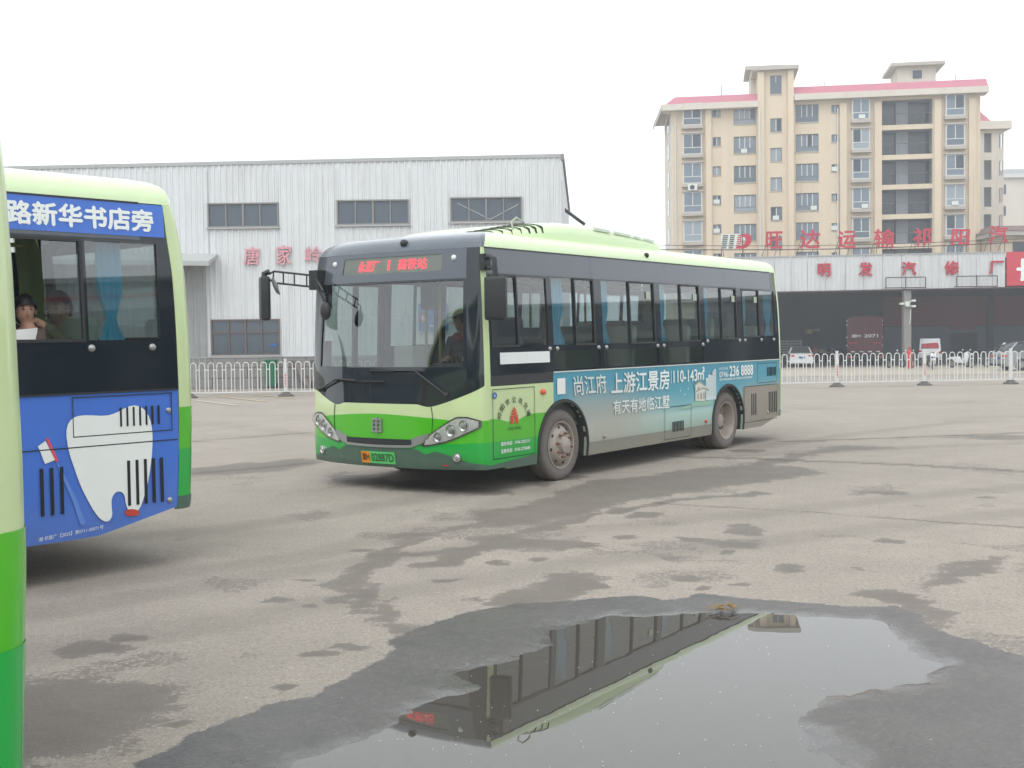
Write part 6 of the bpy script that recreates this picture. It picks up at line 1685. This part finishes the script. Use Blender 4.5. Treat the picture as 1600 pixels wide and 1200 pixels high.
# --- print on the blue advert of the left bus
m = MB(); band(m, lambda x, z, o=0: SD(1)(max(x, xsr(z) - .01), z, o), -7.86, -1.6, 2.335, 2.567, 70, 8, .007); m.build('advert_band', 'advert_blue', bus2, smooth=40)
lettering('中路新华书店旁', (6.52, 7.77, 2.375, 2.525), lambda u, v, o=0: (-u, HW(v) + .010 + o, v), 'advert_lettering', 'white_print', bus2, bold=.036)
def px_poly(pts, off, name, mt):
    q = []
    for a, b in pts:
        x, z = side_px(a / 3.53, 560 + b / 3.53, BUS2); q.append((-x, z - .054))
    return flat(q, off).build(name, mt, bus2)
tooth = [(360, 410), (375, 350), (415, 318), (480, 312), (580, 318), (640, 300), (700, 265), (750, 257), (795, 280), (825, 330), (838, 400), (838, 500), (825, 620), (805, 720), (780, 800), (760, 840), (735, 850), (705, 840), (690, 800), (685, 755), (665, 733), (635, 735), (612, 770), (612, 820), (618, 860), (608, 890), (585, 902), (555, 890), (520, 850), (480, 780), (440, 700), (405, 600), (375, 510)]
def chaikin(p):
    r = []
    for i in range(len(p)):
        a, b = p[i], p[(i + 1) % len(p)]
        r += [(a[0] * .75 + b[0] * .25, a[1] * .75 + b[1] * .25), (a[0] * .25 + b[0] * .75, a[1] * .25 + b[1] * .75)]
    return r
px_poly(chaikin(tooth), .0075, 'printed_tooth', 'tooth_white')
px_poly([(312, 570), (325, 590), (415, 760), (470, 905), (460, 920), (440, 915), (395, 780), (320, 610)], .0075, 'printed_brush_handle', 'brush_blue')
px_poly([(248, 440), (262, 437), (320, 562), (305, 572)], .0085, 'printed_brush_head', 'brush_red')
px_poly([(248, 455), (205, 485), (222, 520), (230, 545), (245, 582), (300, 560)], .0080, 'printed_bristles', 'tooth_white')
lettering('湘·祁医广【2025】第0711-00071号', (6.83, 7.30, .262, .292), lambda u, v, o=0: (-u, HW(v) + .009 + o, v + (u - 6.83) * .06), 'advert_lettering', 'white_print', bus2)
px_poly([(760 + 42 * math.cos(k * .5236) - 35, 850 + 20 * math.sin(k * .5236)) for k in range(12)], .0095, 'printed_red_dot', 'lamp_red')

# ------------------------------------------------------------------ people
mat('skin', '#c79a82', .55, var=.04)
mat('skin_child', '#d3a18c', .55, var=.04)
mat('hair_black', '#17171a', .5, var=.1)
mat('coat_brown', '#5b4d45', .85, var=.1)
mat('coat_dark', '#2b2f35', .85, var=.1)
mat('coat_olive', '#7a7559', .85, var=.1)
mat('coat_grey', '#55585a', .85, var=.1)
mat('trousers', '#30343c', .85, var=.1)
mat('mask_blue', '#6f9fb4', .8)
mat('lip', '#a06a5c', .6)
mat('driver_red', '#9e2f3a', .8)
mat('driver_blue', '#2f63a8', .7)
def skinned(name, verts, edges, mt, parent, root=0, sub=2):
    me = bpy.data.meshes.new(name); me.from_pydata([v[:3] for v in verts], edges, [])
    o = bpy.data.objects.new(name, me); COL.objects.link(o); o.parent = parent
    md = o.modifiers.new('skin', 'SKIN')
    for i, v in enumerate(verts):
        sv = me.skin_vertices[0].data[i]
        sv.radius = (v[3], v[4] if len(v) > 4 else v[3]); sv.use_root = (i == root)
    ss = o.modifiers.new('sub', 'SUBSURF'); ss.levels = sub; ss.render_levels = sub
    me.materials.append(M[mt])
    return o
def sitter(label, bus, loc, yaw, k=1.0, skin='skin', coat='coat_dark', hands=((.28, .16, .62), (.28, -.16, .62)), lean=0.0, headyaw=0.0, hat=None, mask=False, hair='hair_black'):
    """seated figure: local +x is the way it faces, origin on the seat under the pelvis"""
    rt = empty('person'); rt.parent = None
    c, s = math.cos(bus[1]), math.sin(bus[1])
    rt.location = (bus[0][0] + c * loc[0] - s * loc[1], bus[0][1] + s * loc[0] + c * loc[1], loc[2]); rt.rotation_euler = (0, 0, bus[1] + yaw); rt.scale = (k, k, k)
    tag(rt, label, 'person')
    l = lean
    nk = Vector((l * .52, 0, .56)); hd = nk + Vector((.02 + l * .1, 0, .13))
    body = [(0, 0, .10, .15, .12), (l * .2, 0, .28, .14, .11), (l * .42, 0, .46, .155, .11), (nk.x, nk.y, nk.z - .02, .055), (nk.x + .005, 0, nk.z + .05, .055), (hd.x, 0, hd.z - .05, .072, .078), (hd.x - .005, 0, hd.z + .03, .082, .09), (hd.x - .01, 0, hd.z + .10, .055, .06)]
    ed = [(i, i + 1) for i in range(7)]
    for sg, h in ((1, hands[0]), (-1, hands[1])):
        b = len(body); sh = Vector((l * .45, sg * .19, .47)); hv = Vector(h); el = (sh + hv) / 2 + Vector((-.02, sg * .07, -.13))
        body += [(sh.x, sh.y, sh.z, .062), (el.x, el.y, el.z, .047), (hv.x, hv.y, hv.z, .032), (hv.x + .06, hv.y - sg * .01, hv.z - .01, .03, .018)]
        ed += [(2, b), (b, b + 1), (b + 1, b + 2), (b + 2, b + 3)]
        for f in range(4):
            q = len(body); oy = (f - 1.5) * .02
            body += [(hv.x + .10, hv.y + oy, hv.z - .015, .009), (hv.x + .125 - abs(f - 1.4) * .006, hv.y + oy, hv.z - .04, .008)]
            ed += [(b + 3, q), (q, q + 1)]
        q = len(body); body += [(hv.x + .07, hv.y - sg * .045, hv.z + .005, .010), (hv.x + .10, hv.y - sg * .05, hv.z - .012, .009)]; ed += [(b + 2, q), (q, q + 1)]
    for sg in (1, -1):
        b = len(body); body += [(.06, sg * .10, .08, .085), (.42, sg * .12, .08, .065), (.44, sg * .12, -.32, .045), (.52, sg * .12, -.36, .035)]; ed += [(0, b), (b, b + 1), (b + 1, b + 2), (b + 2, b + 3)]
    bo = skinned('body', body, ed, skin, rt)
    sl = [(0, 0, .10, .165, .135), (l * .2, 0, .28, .16, .13), (l * .42, 0, .46, .172, .128), (nk.x, 0, nk.z - .045, .085)]
    se = [(0, 1), (1, 2), (2, 3)]
    for sg, h in ((1, hands[0]), (-1, hands[1])):
        b = len(sl); sh = Vector((l * .45, sg * .19, .47)); hv = Vector(h); el = (sh + hv) / 2 + Vector((-.02, sg * .07, -.13))
        e2 = el.lerp(hv, .85)
        sl += [(sh.x, sh.y, sh.z, .082), (el.x, el.y, el.z, .065), (e2.x, e2.y, e2.z, .05)]; se += [(2, b), (b, b + 1), (b + 1, b + 2)]
    skinned('jacket', sl, se, coat, rt)
    tr = [(0, 0, .08, .17, .14)]; te = []
    for sg in (1, -1):
        b = len(tr); tr += [(.06, sg * .10, .08, .105), (.42, sg * .12, .08, .085), (.44, sg * .12, -.28, .07)]; te += [(0, b), (b, b + 1), (b + 1, b + 2)]
    skinned('trousers', tr, te, 'trousers', rt)
    # face and hair turn together
    cH, sH = math.cos(headyaw), math.sin(headyaw)
    def hp(x, y, z): return (hd.x + cH * x - sH * y, cH * y + sH * x, hd.z + z)
    m = MB(); m.add([hp(.085, -.014, -.035), hp(.085, .014, -.035), hp(.108, 0, -.035), hp(.082, 0, .02)], [(0, 1, 2), (1, 3, 2), (3, 0, 2), (0, 3, 1)]); m.build('nose', skin, rt, smooth=80)
    for sg in (1, -1):
        m = MB(); m.sphere(hp(.078, sg * .033, .012), .011, 8, 6, (.6, 1.5, .8)); m.v = [tuple(v) for v in m.v]
        m = MB(); m.sphere((0, 0, 0), .009, 8, 6, (.5, 1.5, .55)); e = m.build('eye', 'hair_black', rt, loc=hp(.080, sg * .033, .012), rotz=headyaw, smooth=80)
        m = MB(); m.sphere((0, 0, 0), .012, 8, 6, (.4, 1.7, .18)); m.build('eyebrow', 'hair_black', rt, loc=hp(.082, sg * .034, .036), rotz=headyaw, smooth=80)
        m = MB(); m.sphere((0, 0, 0), .028, 8, 6, (.7, .4, 1.1)); m.build('ear', skin, rt, loc=hp(-.01, sg * .088, -.005), rotz=headyaw, smooth=80)
    if mask:
        g = []
        for i in range(9):
            a = R(-75 + 150 * i / 8); g.append([hp(.094 * math.cos(a) + .006, .098 * math.sin(a), z) for z in (-.085, -.06, -.03, -.002)])
        m = MB(); m.grid(g); m.build('face_mask', 'mask_blue', rt, smooth=80)
    else:
        m = MB(); m.sphere((0, 0, 0), .012, 8, 6, (.4, 1.5, .22)); m.build('mouth', 'lip', rt, loc=hp(.085, 0, -.060), rotz=headyaw, smooth=80)
    g = []
    for i in range(17):
        a = 2 * math.pi * i / 16; row = []
        for j in range(8):
            front = math.cos(a)
            lo = -.045 if front < -.1 else (.050 + .012 * math.sin(a * 7 + 1) if front > .45 else -.005)
            th = j / 7; zz = lo + (.155 - lo) * th; rad = .102 * math.sqrt(max(0.0, 1 - (max(0, zz - .01) / .147) ** 2)) + .004
            row.append(hp(rad * math.cos(a) * 1.04 - .006, rad * math.sin(a) * .95, zz * .94))
        g.append(row)
    m = MB(); m.grid(g); m.build('hat' if hat else 'hair', hat or hair, rt, smooth=80)
    if hat:
        m = MB(); g = [[hp(.085 + .0 * j, -.07 + .14 * i / 6, .06) if j == 0 else hp(.17 - .05 * abs(i / 3 - 1) ** 2, (-.07 + .14 * i / 6), .045) for j in range(2)] for i in range(7)]
        m.grid(g); m.build('hat_brim', hat, rt)
    return rt
FL = .66
for u, v in ((263, 641), (265, 781)):
    x, z = side_px(u, v, BUS2); m = MB(); m.lathe([(0, .012), (.012, .010), (.02, .004), (.022, -.003)], SD(1)(x, z - .054, .004), 'y', 10); m.build('panel_bolt', 'silver', bus2, smooth=60)
drv = sitter('driver in black cap with red collar bent over the wheel behind the windscreen', BUS1, (-1.02, .50, FL + .46), 0, 1.0, 'skin', 'coat_grey', ((.26, .14, .30), (.26, -.16, .30)), lean=.38, headyaw=-.5, hat='hair_black')
m = MB(); m.lathe([(.10, -.03), (.125, .0), (.11, .05), (.085, .06)], (.21, 0, .515), 'z', 16); m.build('collar', 'driver_red', drv, smooth=60)
ch = sitter('child with black fringe holding white paper at the window of the blue advert bus', BUS2, (-6.94, .93, 1.31), .2, .80, 'skin_child', 'coat_brown', ((.16, .24, .40), (.20, -.02, .40)), headyaw=1.15)
m = MB(); m.add([(.10, .22, .24), (.34, .20, .24), (.30, .19, .52), (.06, .20, .54), (.10, .226, .24), (.34, .206, .24), (.30, .196, .52), (.06, .206, .54)], [(0, 1, 2, 3), (7, 6, 5, 4), (0, 4, 5, 1), (1, 5, 6, 2), (2, 6, 7, 3), (3, 7, 4, 0)])
pp = m.build('paper_sheet', 'paper'); tag(pp, 'white folded paper held by the child at the bus window', 'paper'); pp.matrix_world = Matrix.Translation(ch.location) @ Matrix.Rotation(ch.rotation_euler.z, 4, 'Z') @ Matrix.Scale(.8, 4)
sitter('passenger in pale blue face mask sitting behind the child in the left bus', BUS2, (-6.98, .45, 1.24), .1, 1.0, 'skin', 'coat_dark', mask=True, headyaw=1.0)
sitter('dark-haired passenger in olive coat looking out beside the blue curtain of the left bus', BUS2, (-7.30, .72, 1.18), .1, 1.0, 'skin', 'coat_olive', headyaw=1.15)
# ------------------------------------------------------------------ vehicles in and before the garage
mat('car_white', '#dfe1e2', .25, coat=.6)
mat('car_silver', '#9ea3a4', .3, metal=.5, coat=.5)
mat('car_glass', '#20262b', .06, spec=.8)
mat('truck_maroon', '#5e2a30', .6, var=.12, vscale=3)
mat('truck_rib', '#70363c', .6, var=.1)
mat('truck_red', '#b8323c', .5)
mat('cage_grey', '#8c9090', .6, metal=.3)
mat('scooter_dark', '#26302e', .5)
mat('van_green', '#37423a', .6, var=.1)
mat('cylinder_red', '#c22c38', .45, var=.06)
def loft_car(name, label, loc, yaw, prof, width, roofw, paint, tail='lamp_red', wheelbase=(1.35, -1.35), wr=.33, suv=False):
    """prof: (x, z_belt, z_top) stations from nose (+x) to tail; body below the belt, greenhouse above"""
    c = empty(name, loc, yaw); tag(c, label, 'car')
    hw_ = width / 2
    m = MB(); g = []
    for x, zb, zt in prof:
        k = 1 - .10 * (abs(x) / max(abs(prof[0][0]), abs(prof[-1][0]))) ** 4
        g.append([(x, -hw_ * k, .26), (x, -hw_ * k * 1.0, .55), (x, -hw_ * k * .97, zb), (x, -hw_ * k * .88, zb + .02), (x, 0, zb + .035), (x, hw_ * k * .88, zb + .02), (x, hw_ * k * .97, zb), (x, hw_ * k, .55), (x, hw_ * k, .26)])
    m.grid(g); n = len(g[0]); m.f.append(tuple(range(n))); m.f.append(tuple(len(m.v) - n + i for i in range(n)))
    m.build('body', paint, c, smooth=40)
    top = [(x, zb, zt) for x, zb, zt in prof if zt > zb + .02]
    m = MB(); g = []
    for x, zb, zt in top:
        g.append([(x, -hw_ * .86, zb + .01), (x, -roofw / 2 - (zb + .35 - zt) * .0, zt - .05), (x, -roofw / 2 + .10, zt), (x, 0, zt + .02), (x, roofw / 2 - .10, zt), (x, roofw / 2, zt - .05), (x, hw_ * .86, zb + .01)])
    m.grid(g); n = len(g[0]); m.f.append(tuple(range(n))); m.f.append(tuple(len(m.v) - n + i for i in range(n)))
    m.build('cabin_glass', 'car_glass', c, smooth=30)
    flat_ = [(x, zt) for x, zb, zt in top if zt > max(t[2] for t in top) - .12]
    m = MB(); m.grid([[(x, y, z + .015 + .02 * (1 - abs(y) / (roofw / 2))) for y in np.linspace(-roofw / 2, roofw / 2, 7)] for x, z in flat_]); m.build('roof', paint, c, smooth=40)
    for sg in (1, -1):
        for (x0, z0_), (x1, z1_) in (((top[0][0], top[0][1]), (flat_[0][0], flat_[0][1])), ((top[-1][0], top[-1][1]), (flat_[-1][0], flat_[-1][1]))):
            m = MB(); m.tube([(x0, sg * hw_ * .87, z0_), (x1, sg * roofw / 2, z1_)], .045, 6); m.build('pillar', paint, c)
        xm = (flat_[0][0] + flat_[-1][0]) / 2 - .15; m = MB(); m.tube([(xm, sg * hw_ * .87, top[0][1]), (xm, sg * roofw / 2, flat_[0][1])], .04, 6); m.build('pillar', paint, c)
    xt = prof[-1][0]; zb = prof[-1][1]
    for sg in (1, -1):
        m = MB(); m.box(xt - .02, xt + .12, sg * hw_ * .52, sg * hw_ * .90, zb - .14, zb - .01); m.build('tail_lamp', tail, c, bevel=.015)
        m = MB(); m.box(prof[0][0] - .12, prof[0][0] + .02, sg * hw_ * .5, sg * hw_ * .88, prof[0][1] - .14, prof[0][1] - .02); m.build('headlight', 'lamp_housing', c, bevel=.015)
        for x in wheelbase:
            m = MB(); m.lathe([(.20, -.10), (wr - .03, -.11), (wr, -.07), (wr, .07), (wr - .03, .11), (.20, .10)], (x, sg * (hw_ - .10), wr), 'y', 24); w = m.build('wheel', 'rubber', c, smooth=40)
            m = MB(); m.lathe([(.205, .075), (.19, .10), (.08, .085), (0, .09)], (x, sg * (hw_ - .10), wr), 'y', 20) if sg > 0 else m.lathe([(.205, -.075), (.19, -.10), (.08, -.085), (0, -.09)], (x, sg * (hw_ - .10), wr), 'y', 20); m.build('rim', 'silver', w, smooth=30)
    m = MB(); m.box(xt - .03, xt + .02, -.24, .24, zb - .26, zb - .15); m.build('number_plate', 'ink_blue', c)
    m = MB(); m.box(xt - .05, xt + .06, -hw_ * .86, hw_ * .86, .28, .42); m.build('bumper', 'black_plastic' if suv else paint, c, bevel=.03)
    return c
sp_ = AT(1262, 568, 86)
SED = [(2.25, .62, .62), (2.0, .74, .74), (1.1, .88, .88), (.95, .90, .92), (.25, .93, 1.38), (-.35, .94, 1.45), (-.95, .95, 1.40), (-1.65, .97, .99), (-2.05, .98, .98), (-2.28, .90, .90)]
loft_car('white_sedan', 'white sedan seen from behind, parked at the garage mouth', (sp_.x - .1, 88.0, GZ0), R(80), SED, 1.80, 1.18, 'car_white')
SUV_ = [(2.3, .80, .80), (2.1, .95, .95), (1.2, 1.05, 1.05), (1.0, 1.07, 1.09), (.45, 1.08, 1.60), (-.4, 1.09, 1.70), (-1.5, 1.10, 1.66), (-1.95, 1.10, 1.45), (-2.2, 1.08, 1.12), (-2.35, .95, .95)]
su = AT(1590, 570, 73)
loft_car('silver_suv', 'silver grey estate car with pale window trim cut off by the right edge', (su.x + 1.0, 73.0, GZ0 + .03), R(8), SUV_, 1.88, 1.30, 'car_silver', wr=.37, suv=True)
# maroon box truck, rear view
tp = AT(1351, 560, 88)
tk = empty('box_truck', (tp.x, 88.0, GZ0), R(-15.5)); tag(tk, 'tall maroon stake-body truck seen from behind inside the garage', 'truck')
H0, H1 = .95, 3.62
m = MB(); m.prism([(-1.24, H0), (1.24, H0), (1.24, H1 - .18), (.9, H1 - .04), (0, H1), (-.9, H1 - .04), (-1.24, H1 - .18)], 0, 7); m.build('cargo_box', 'truck_maroon', tk)
for i in range(13):
    mm = MB(); z = H0 + .12 + i * .19; mm.box(-1.19, -.03, -.05, -.004, z, z + .06); mm.build('door_slat', 'truck_rib', tk)
    mm = MB(); mm.box(.03, 1.19, -.05, -.004, z, z + .06); mm.build('door_slat', 'truck_rib', tk)
for x in (-1.22, -.62, -.03, .03, .62, 1.18):
    mm = MB(); mm.box(x, x + .05, -.075, -.052, H0, H1 - .22); mm.build('door_post', 'truck_rib', tk)
for x0, x1 in ((-1.15, -.55), (.55, 1.15)):
    mm = MB(); mm.box(x0, x1, -.10, -.078, 1.62, 1.70); mm.build('reflective_strip', 'truck_red', tk)
lettering('湘M', (-.92, -.30, 2.05, 2.28), lambda u, v, o=0: (u, -.085 - o, v), 'truck_lettering', 'white_print', tk, bold=.02)
lettering('2071', (-.02, .92, 2.05, 2.28), lambda u, v, o=0: (u, -.085 - o, v), 'truck_lettering', 'white_print', tk, bold=.02)
for x in (-.95, -.35, .25, .80):
    mm = MB(); mm.box(x, x + .26, -.14, -.06, .98, 1.05); mm.build('marker_lamp', 'white_print', tk)
mm = MB(); mm.box(-1.2, 1.2, -.12, .1, .55, .72); mm.build('bumper', 'dark_metal', tk)
for sg in (-1, 1):
    mm = MB(); mm.box(sg * .85, sg * 1.18, -.15, -.12, .58, .70); mm.build('tail_lamp', 'lamp_red', tk)
    mm = MB(); mm.lathe([(.25, -.28), (.50, -.28), (.50, .28), (.25, .28)], (sg * .92, 1.3, .50), 'x', 20, True); mm.build('wheel', 'rubber', tk, smooth=40)
    for z in (1.4, 2.0, 2.9, 3.2): mm = MB(); mm.box(sg * 1.18, sg * 1.27, -.06, -.02, z, z + .12); mm.build('side_marker', 'white_print', tk)
mm = MB(); mm.box(-1.15, 1.15, 7.05, 9.0, .6, 2.9); mm.build('cab', 'truck_red', tk, bevel=.08)
# grey stake cage behind the sedan
cg0 = AT(1232, 556, 92)
cg = empty('stake_bed', (cg0.x, 92, GZ0)); tag(cg, 'pale grey slatted truck bed behind the white sedan', 'truck bed')
for i in range(6):
    mm = MB(); mm.box(-.95, -.06, 0, .05, .75 + i * .2, .87 + i * .2); mm.build('slat', 'cage_grey', cg)
    mm = MB(); mm.box(.06, .95, 0, .05, .75 + i * .2, .87 + i * .2); mm.build('slat', 'cage_grey', cg)
for x in (-.98, -.05, .98): mm = MB(); mm.box(x - .04, x + .04, -.02, .07, .2, 1.95); mm.build('upright', 'cage_grey', cg)
mm = MB(); mm.box(-.95, .95, .1, 2.6, .6, .74); mm.build('bed_floor', 'cage_grey', cg)
for sg in (-1, 1): mm = MB(); mm.lathe([(.2, -.12), (.36, -.12), (.36, .12), (.2, .12)], (sg * .8, 1.2, .36), 'x', 16, True); mm.build('wheel', 'rubber', cg, smooth=40)
# small van with red sticker in its window
vp = AT(1467, 560, 84)
vn = empty('small_van', (vp.x + .25, 86.5, GZ0), R(-19)); tag(vn, 'small white van with a red sticker across its rear window', 'van')
m = MB(); m.add([(-.74, 0, .42), (.74, 0, .42), (.74, 0, 1.10), (-.74, 0, 1.10), (-.68, .18, 1.92), (.68, .18, 1.92), (-.74, 2.9, .42), (.74, 2.9, .42), (.74, 2.9, 1.05), (-.74, 2.9, 1.05), (-.68, 2.3, 1.92), (.68, 2.3, 1.92)], [(0, 1, 2, 3), (3, 2, 5, 4), (1, 7, 8, 2), (2, 8, 11, 5), (6, 0, 3, 9), (9, 3, 4, 10), (4, 5, 11, 10), (7, 6, 9, 8), (8, 9, 10, 11), (6, 7, 1, 0)]); m.build('body', 'car_white', vn, bevel=.05, smooth=40)
m = MB(); m.add([(-.60, .02, 1.20), (.60, .02, 1.20), (.54, .155, 1.80), (-.54, .155, 1.80)], [(0, 1, 2, 3)]); w = m.build('rear_window', 'car_glass', vn)
m = MB(); m.add([(-.58, .0, 1.26), (.58, .0, 1.22), (.52, .09, 1.62), (-.50, .09, 1.55)], [(0, 1, 2, 3)]); m.build('window_sticker', 'truck_red', w)
for sg in (-1, 1):
    mm = MB(); mm.box(sg * .58, sg * .74, -.03, .02, .85, 1.08); mm.build('tail_lamp', 'lamp_red', vn)
    for y in (.5, 2.3): mm = MB(); mm.lathe([(.16, -.09), (.29, -.09), (.29, .09), (.16, .09)], (sg * .66, y, .29), 'x', 18, True); mm.build('wheel', 'rubber', vn, smooth=40)
mm = MB(); mm.box(-.74, .74, -.06, .05, .40, .56); mm.build('bumper', 'black_plastic', vn, bevel=.02)
# scooters and motorbikes
def bike(label, loc, yaw, col, col2):
    r = empty('scooter', loc, yaw); tag(r, label, 'scooter', 'scooters parked at the garage')
    for x in (-.62, .62):
        m = MB(); m.lathe([(.20, -.045), (.27, -.05), (.28, 0), (.27, .05), (.20, .045)], (x, 0, .28), 'y', 20); w = m.build('wheel', 'rubber', r, smooth=40)
        m = MB(); m.lathe([(.205, .01), (.05, .02), (0, .02)], (x, 0, .28), 'y', 12); m.build('rim', 'silver', w)
    m = MB(); m.prism([(-.85, .62), (-.75, .72), (-.1, .74), (.0, .55), (.1, .36), (.40, .36), (.42, .30), (-.35, .28), (-.6, .45)], -.15, .15); m.build('body', col, r, bevel=.04, smooth=40)
    m = MB(); m.prism([(.38, .32), (.50, .34), (.62, .80), (.52, 1.0), (.44, .95)], -.17, .17); m.build('front_shield', col, r, bevel=.04, smooth=40)
    m = MB(); m.prism([(-.80, .73), (-.78, .82), (-.15, .80), (-.08, .74)], -.14, .14); m.build('saddle', 'black_matte', r, bevel=.03)
    m = MB(); m.tube([(.50, -.33, 1.04), (.54, -.15, 1.06), (.54, .15, 1.06), (.50, .33, 1.04)], .018, 6); m.tube([(.54, 0, 1.05), (.66, 0, .30)], .03, 6); m.build('handlebar', 'black_plastic', r)
    for sg in (1, -1): m = MB(); m.sphere((.52, sg * .36, 1.16), .07, 8, 6, (.4, 1, .7)); m.tube([(.52, sg * .3, 1.05), (.52, sg * .36, 1.15)], .008, 4); m.build('mirror', col2, r)
    m = MB(); m.sphere((.60, 0, .88), .09, 10, 6, (.8, 1, .8)); m.build('headlight', 'white_worn', r, smooth=60)
    return r
def gnd(x, y): return float(-.80 * sstep(40, 72, np.array(float(y))) * sstep(3, 11, np.array(float(x))))
for lab, u, v, Y, yaw, c1, c2 in (('white-fairing scooter standing in front of the small van', 1500, 560, 80, 20, 'car_white', 'white_worn'), ('dark scooter parked between the van and the estate car', 1530, 562, 79, 200, 'scooter_dark', 'dark_metal'), ('dark scooter left of the garage column', 1400, 565, 81, 30, 'scooter_dark', 'white_worn'), ('dark green scooter with pale windshield right of the red cylinder', 1440, 560, 80.5, 160, 'van_green', 'white_worn'), ('pale scooter low beside the striped railing post', 1458, 565, 77, 70, 'car_white', 'car_white')):
    p = AT(u, v, Y); bike(lab, (p.x, Y, gnd(p.x, Y) + .02), R(yaw), c1, c2)
p = AT(1421, 560, 79)
cyl = empty('gas_cylinder', (p.x, 79, gnd(p.x, 79) + .02)); tag(cyl, 'upright red cylinder with a domed top beside the garage column', 'cylinder')
m = MB(); m.lathe([(0, 0), (.17, 0), (.18, .03), (.18, 1.0), (.16, 1.10), (.09, 1.19), (.05, 1.22), (0, 1.22)], (0, 0, 0), 'z', 16); m.build('bottle', 'cylinder_red', cyl, smooth=40)
m = MB(); m.lathe([(.05, 1.22), (.05, 1.30), (.09, 1.31), (.09, 1.40), (0, 1.42)], (0, 0, 0), 'z', 12); m.build('valve_cap', 'cylinder_red', cyl, smooth=40)

# clutter inside the garage
def tyres(label, x, y, n):
    r = empty('tyre_stack', (x, y, GZ0)); tag(r, label, 'tyres')
    t0 = None
    for i in range(n):
        if t0 is None:
            m = MB(); m.lathe([(.28, 0), (.44, .0), (.50, .05), (.50, .19), (.44, .24), (.28, .24)], (0, 0, 0), 'z', 22, True); t0 = m.build('tyre', 'rubber', r, smooth=40)
        else: share(t0, r, (random.uniform(-.04, .04), random.uniform(-.04, .04), .245 * i))
for lab, u, Y, n in (('stack of old tyres left of the maroon truck', 1305, 91, 5), ('low stack of tyres right of the maroon truck', 1392, 92, 3), ('tyre stack by the office door in the garage', 1540, 90, 4)):
    tyres(lab, AT(u, 560, Y).x, Y, n)
wb = empty('workbench', (AT(1290, 560, 94).x, 94, GZ0)); tag(wb, 'grey workbench with boxes deep inside the dark garage', 'workbench')
m = MB(); m.box(-1.2, 1.2, -.35, .35, .82, .9); m.build('bench_top', 'cage_grey', wb)
for x in (-1.1, 1.1):
    for y in (-.3, .3): m = MB(); m.box(x - .04, x + .04, y - .04, y + .04, 0, .82); m.build('leg', 'dark_metal', wb)
for i, (x, w, h) in enumerate(((-.9, .4, .35), (-.3, .5, .25), (.4, .3, .5), (.9, .35, .3))): m = MB(); m.box(x - w / 2, x + w / 2, -.2, .2, .902, .902 + h); m.build('tool_box', ('cylinder_red', 'sign_cream', 'ink_blue', 'cage_grey')[i], wb)
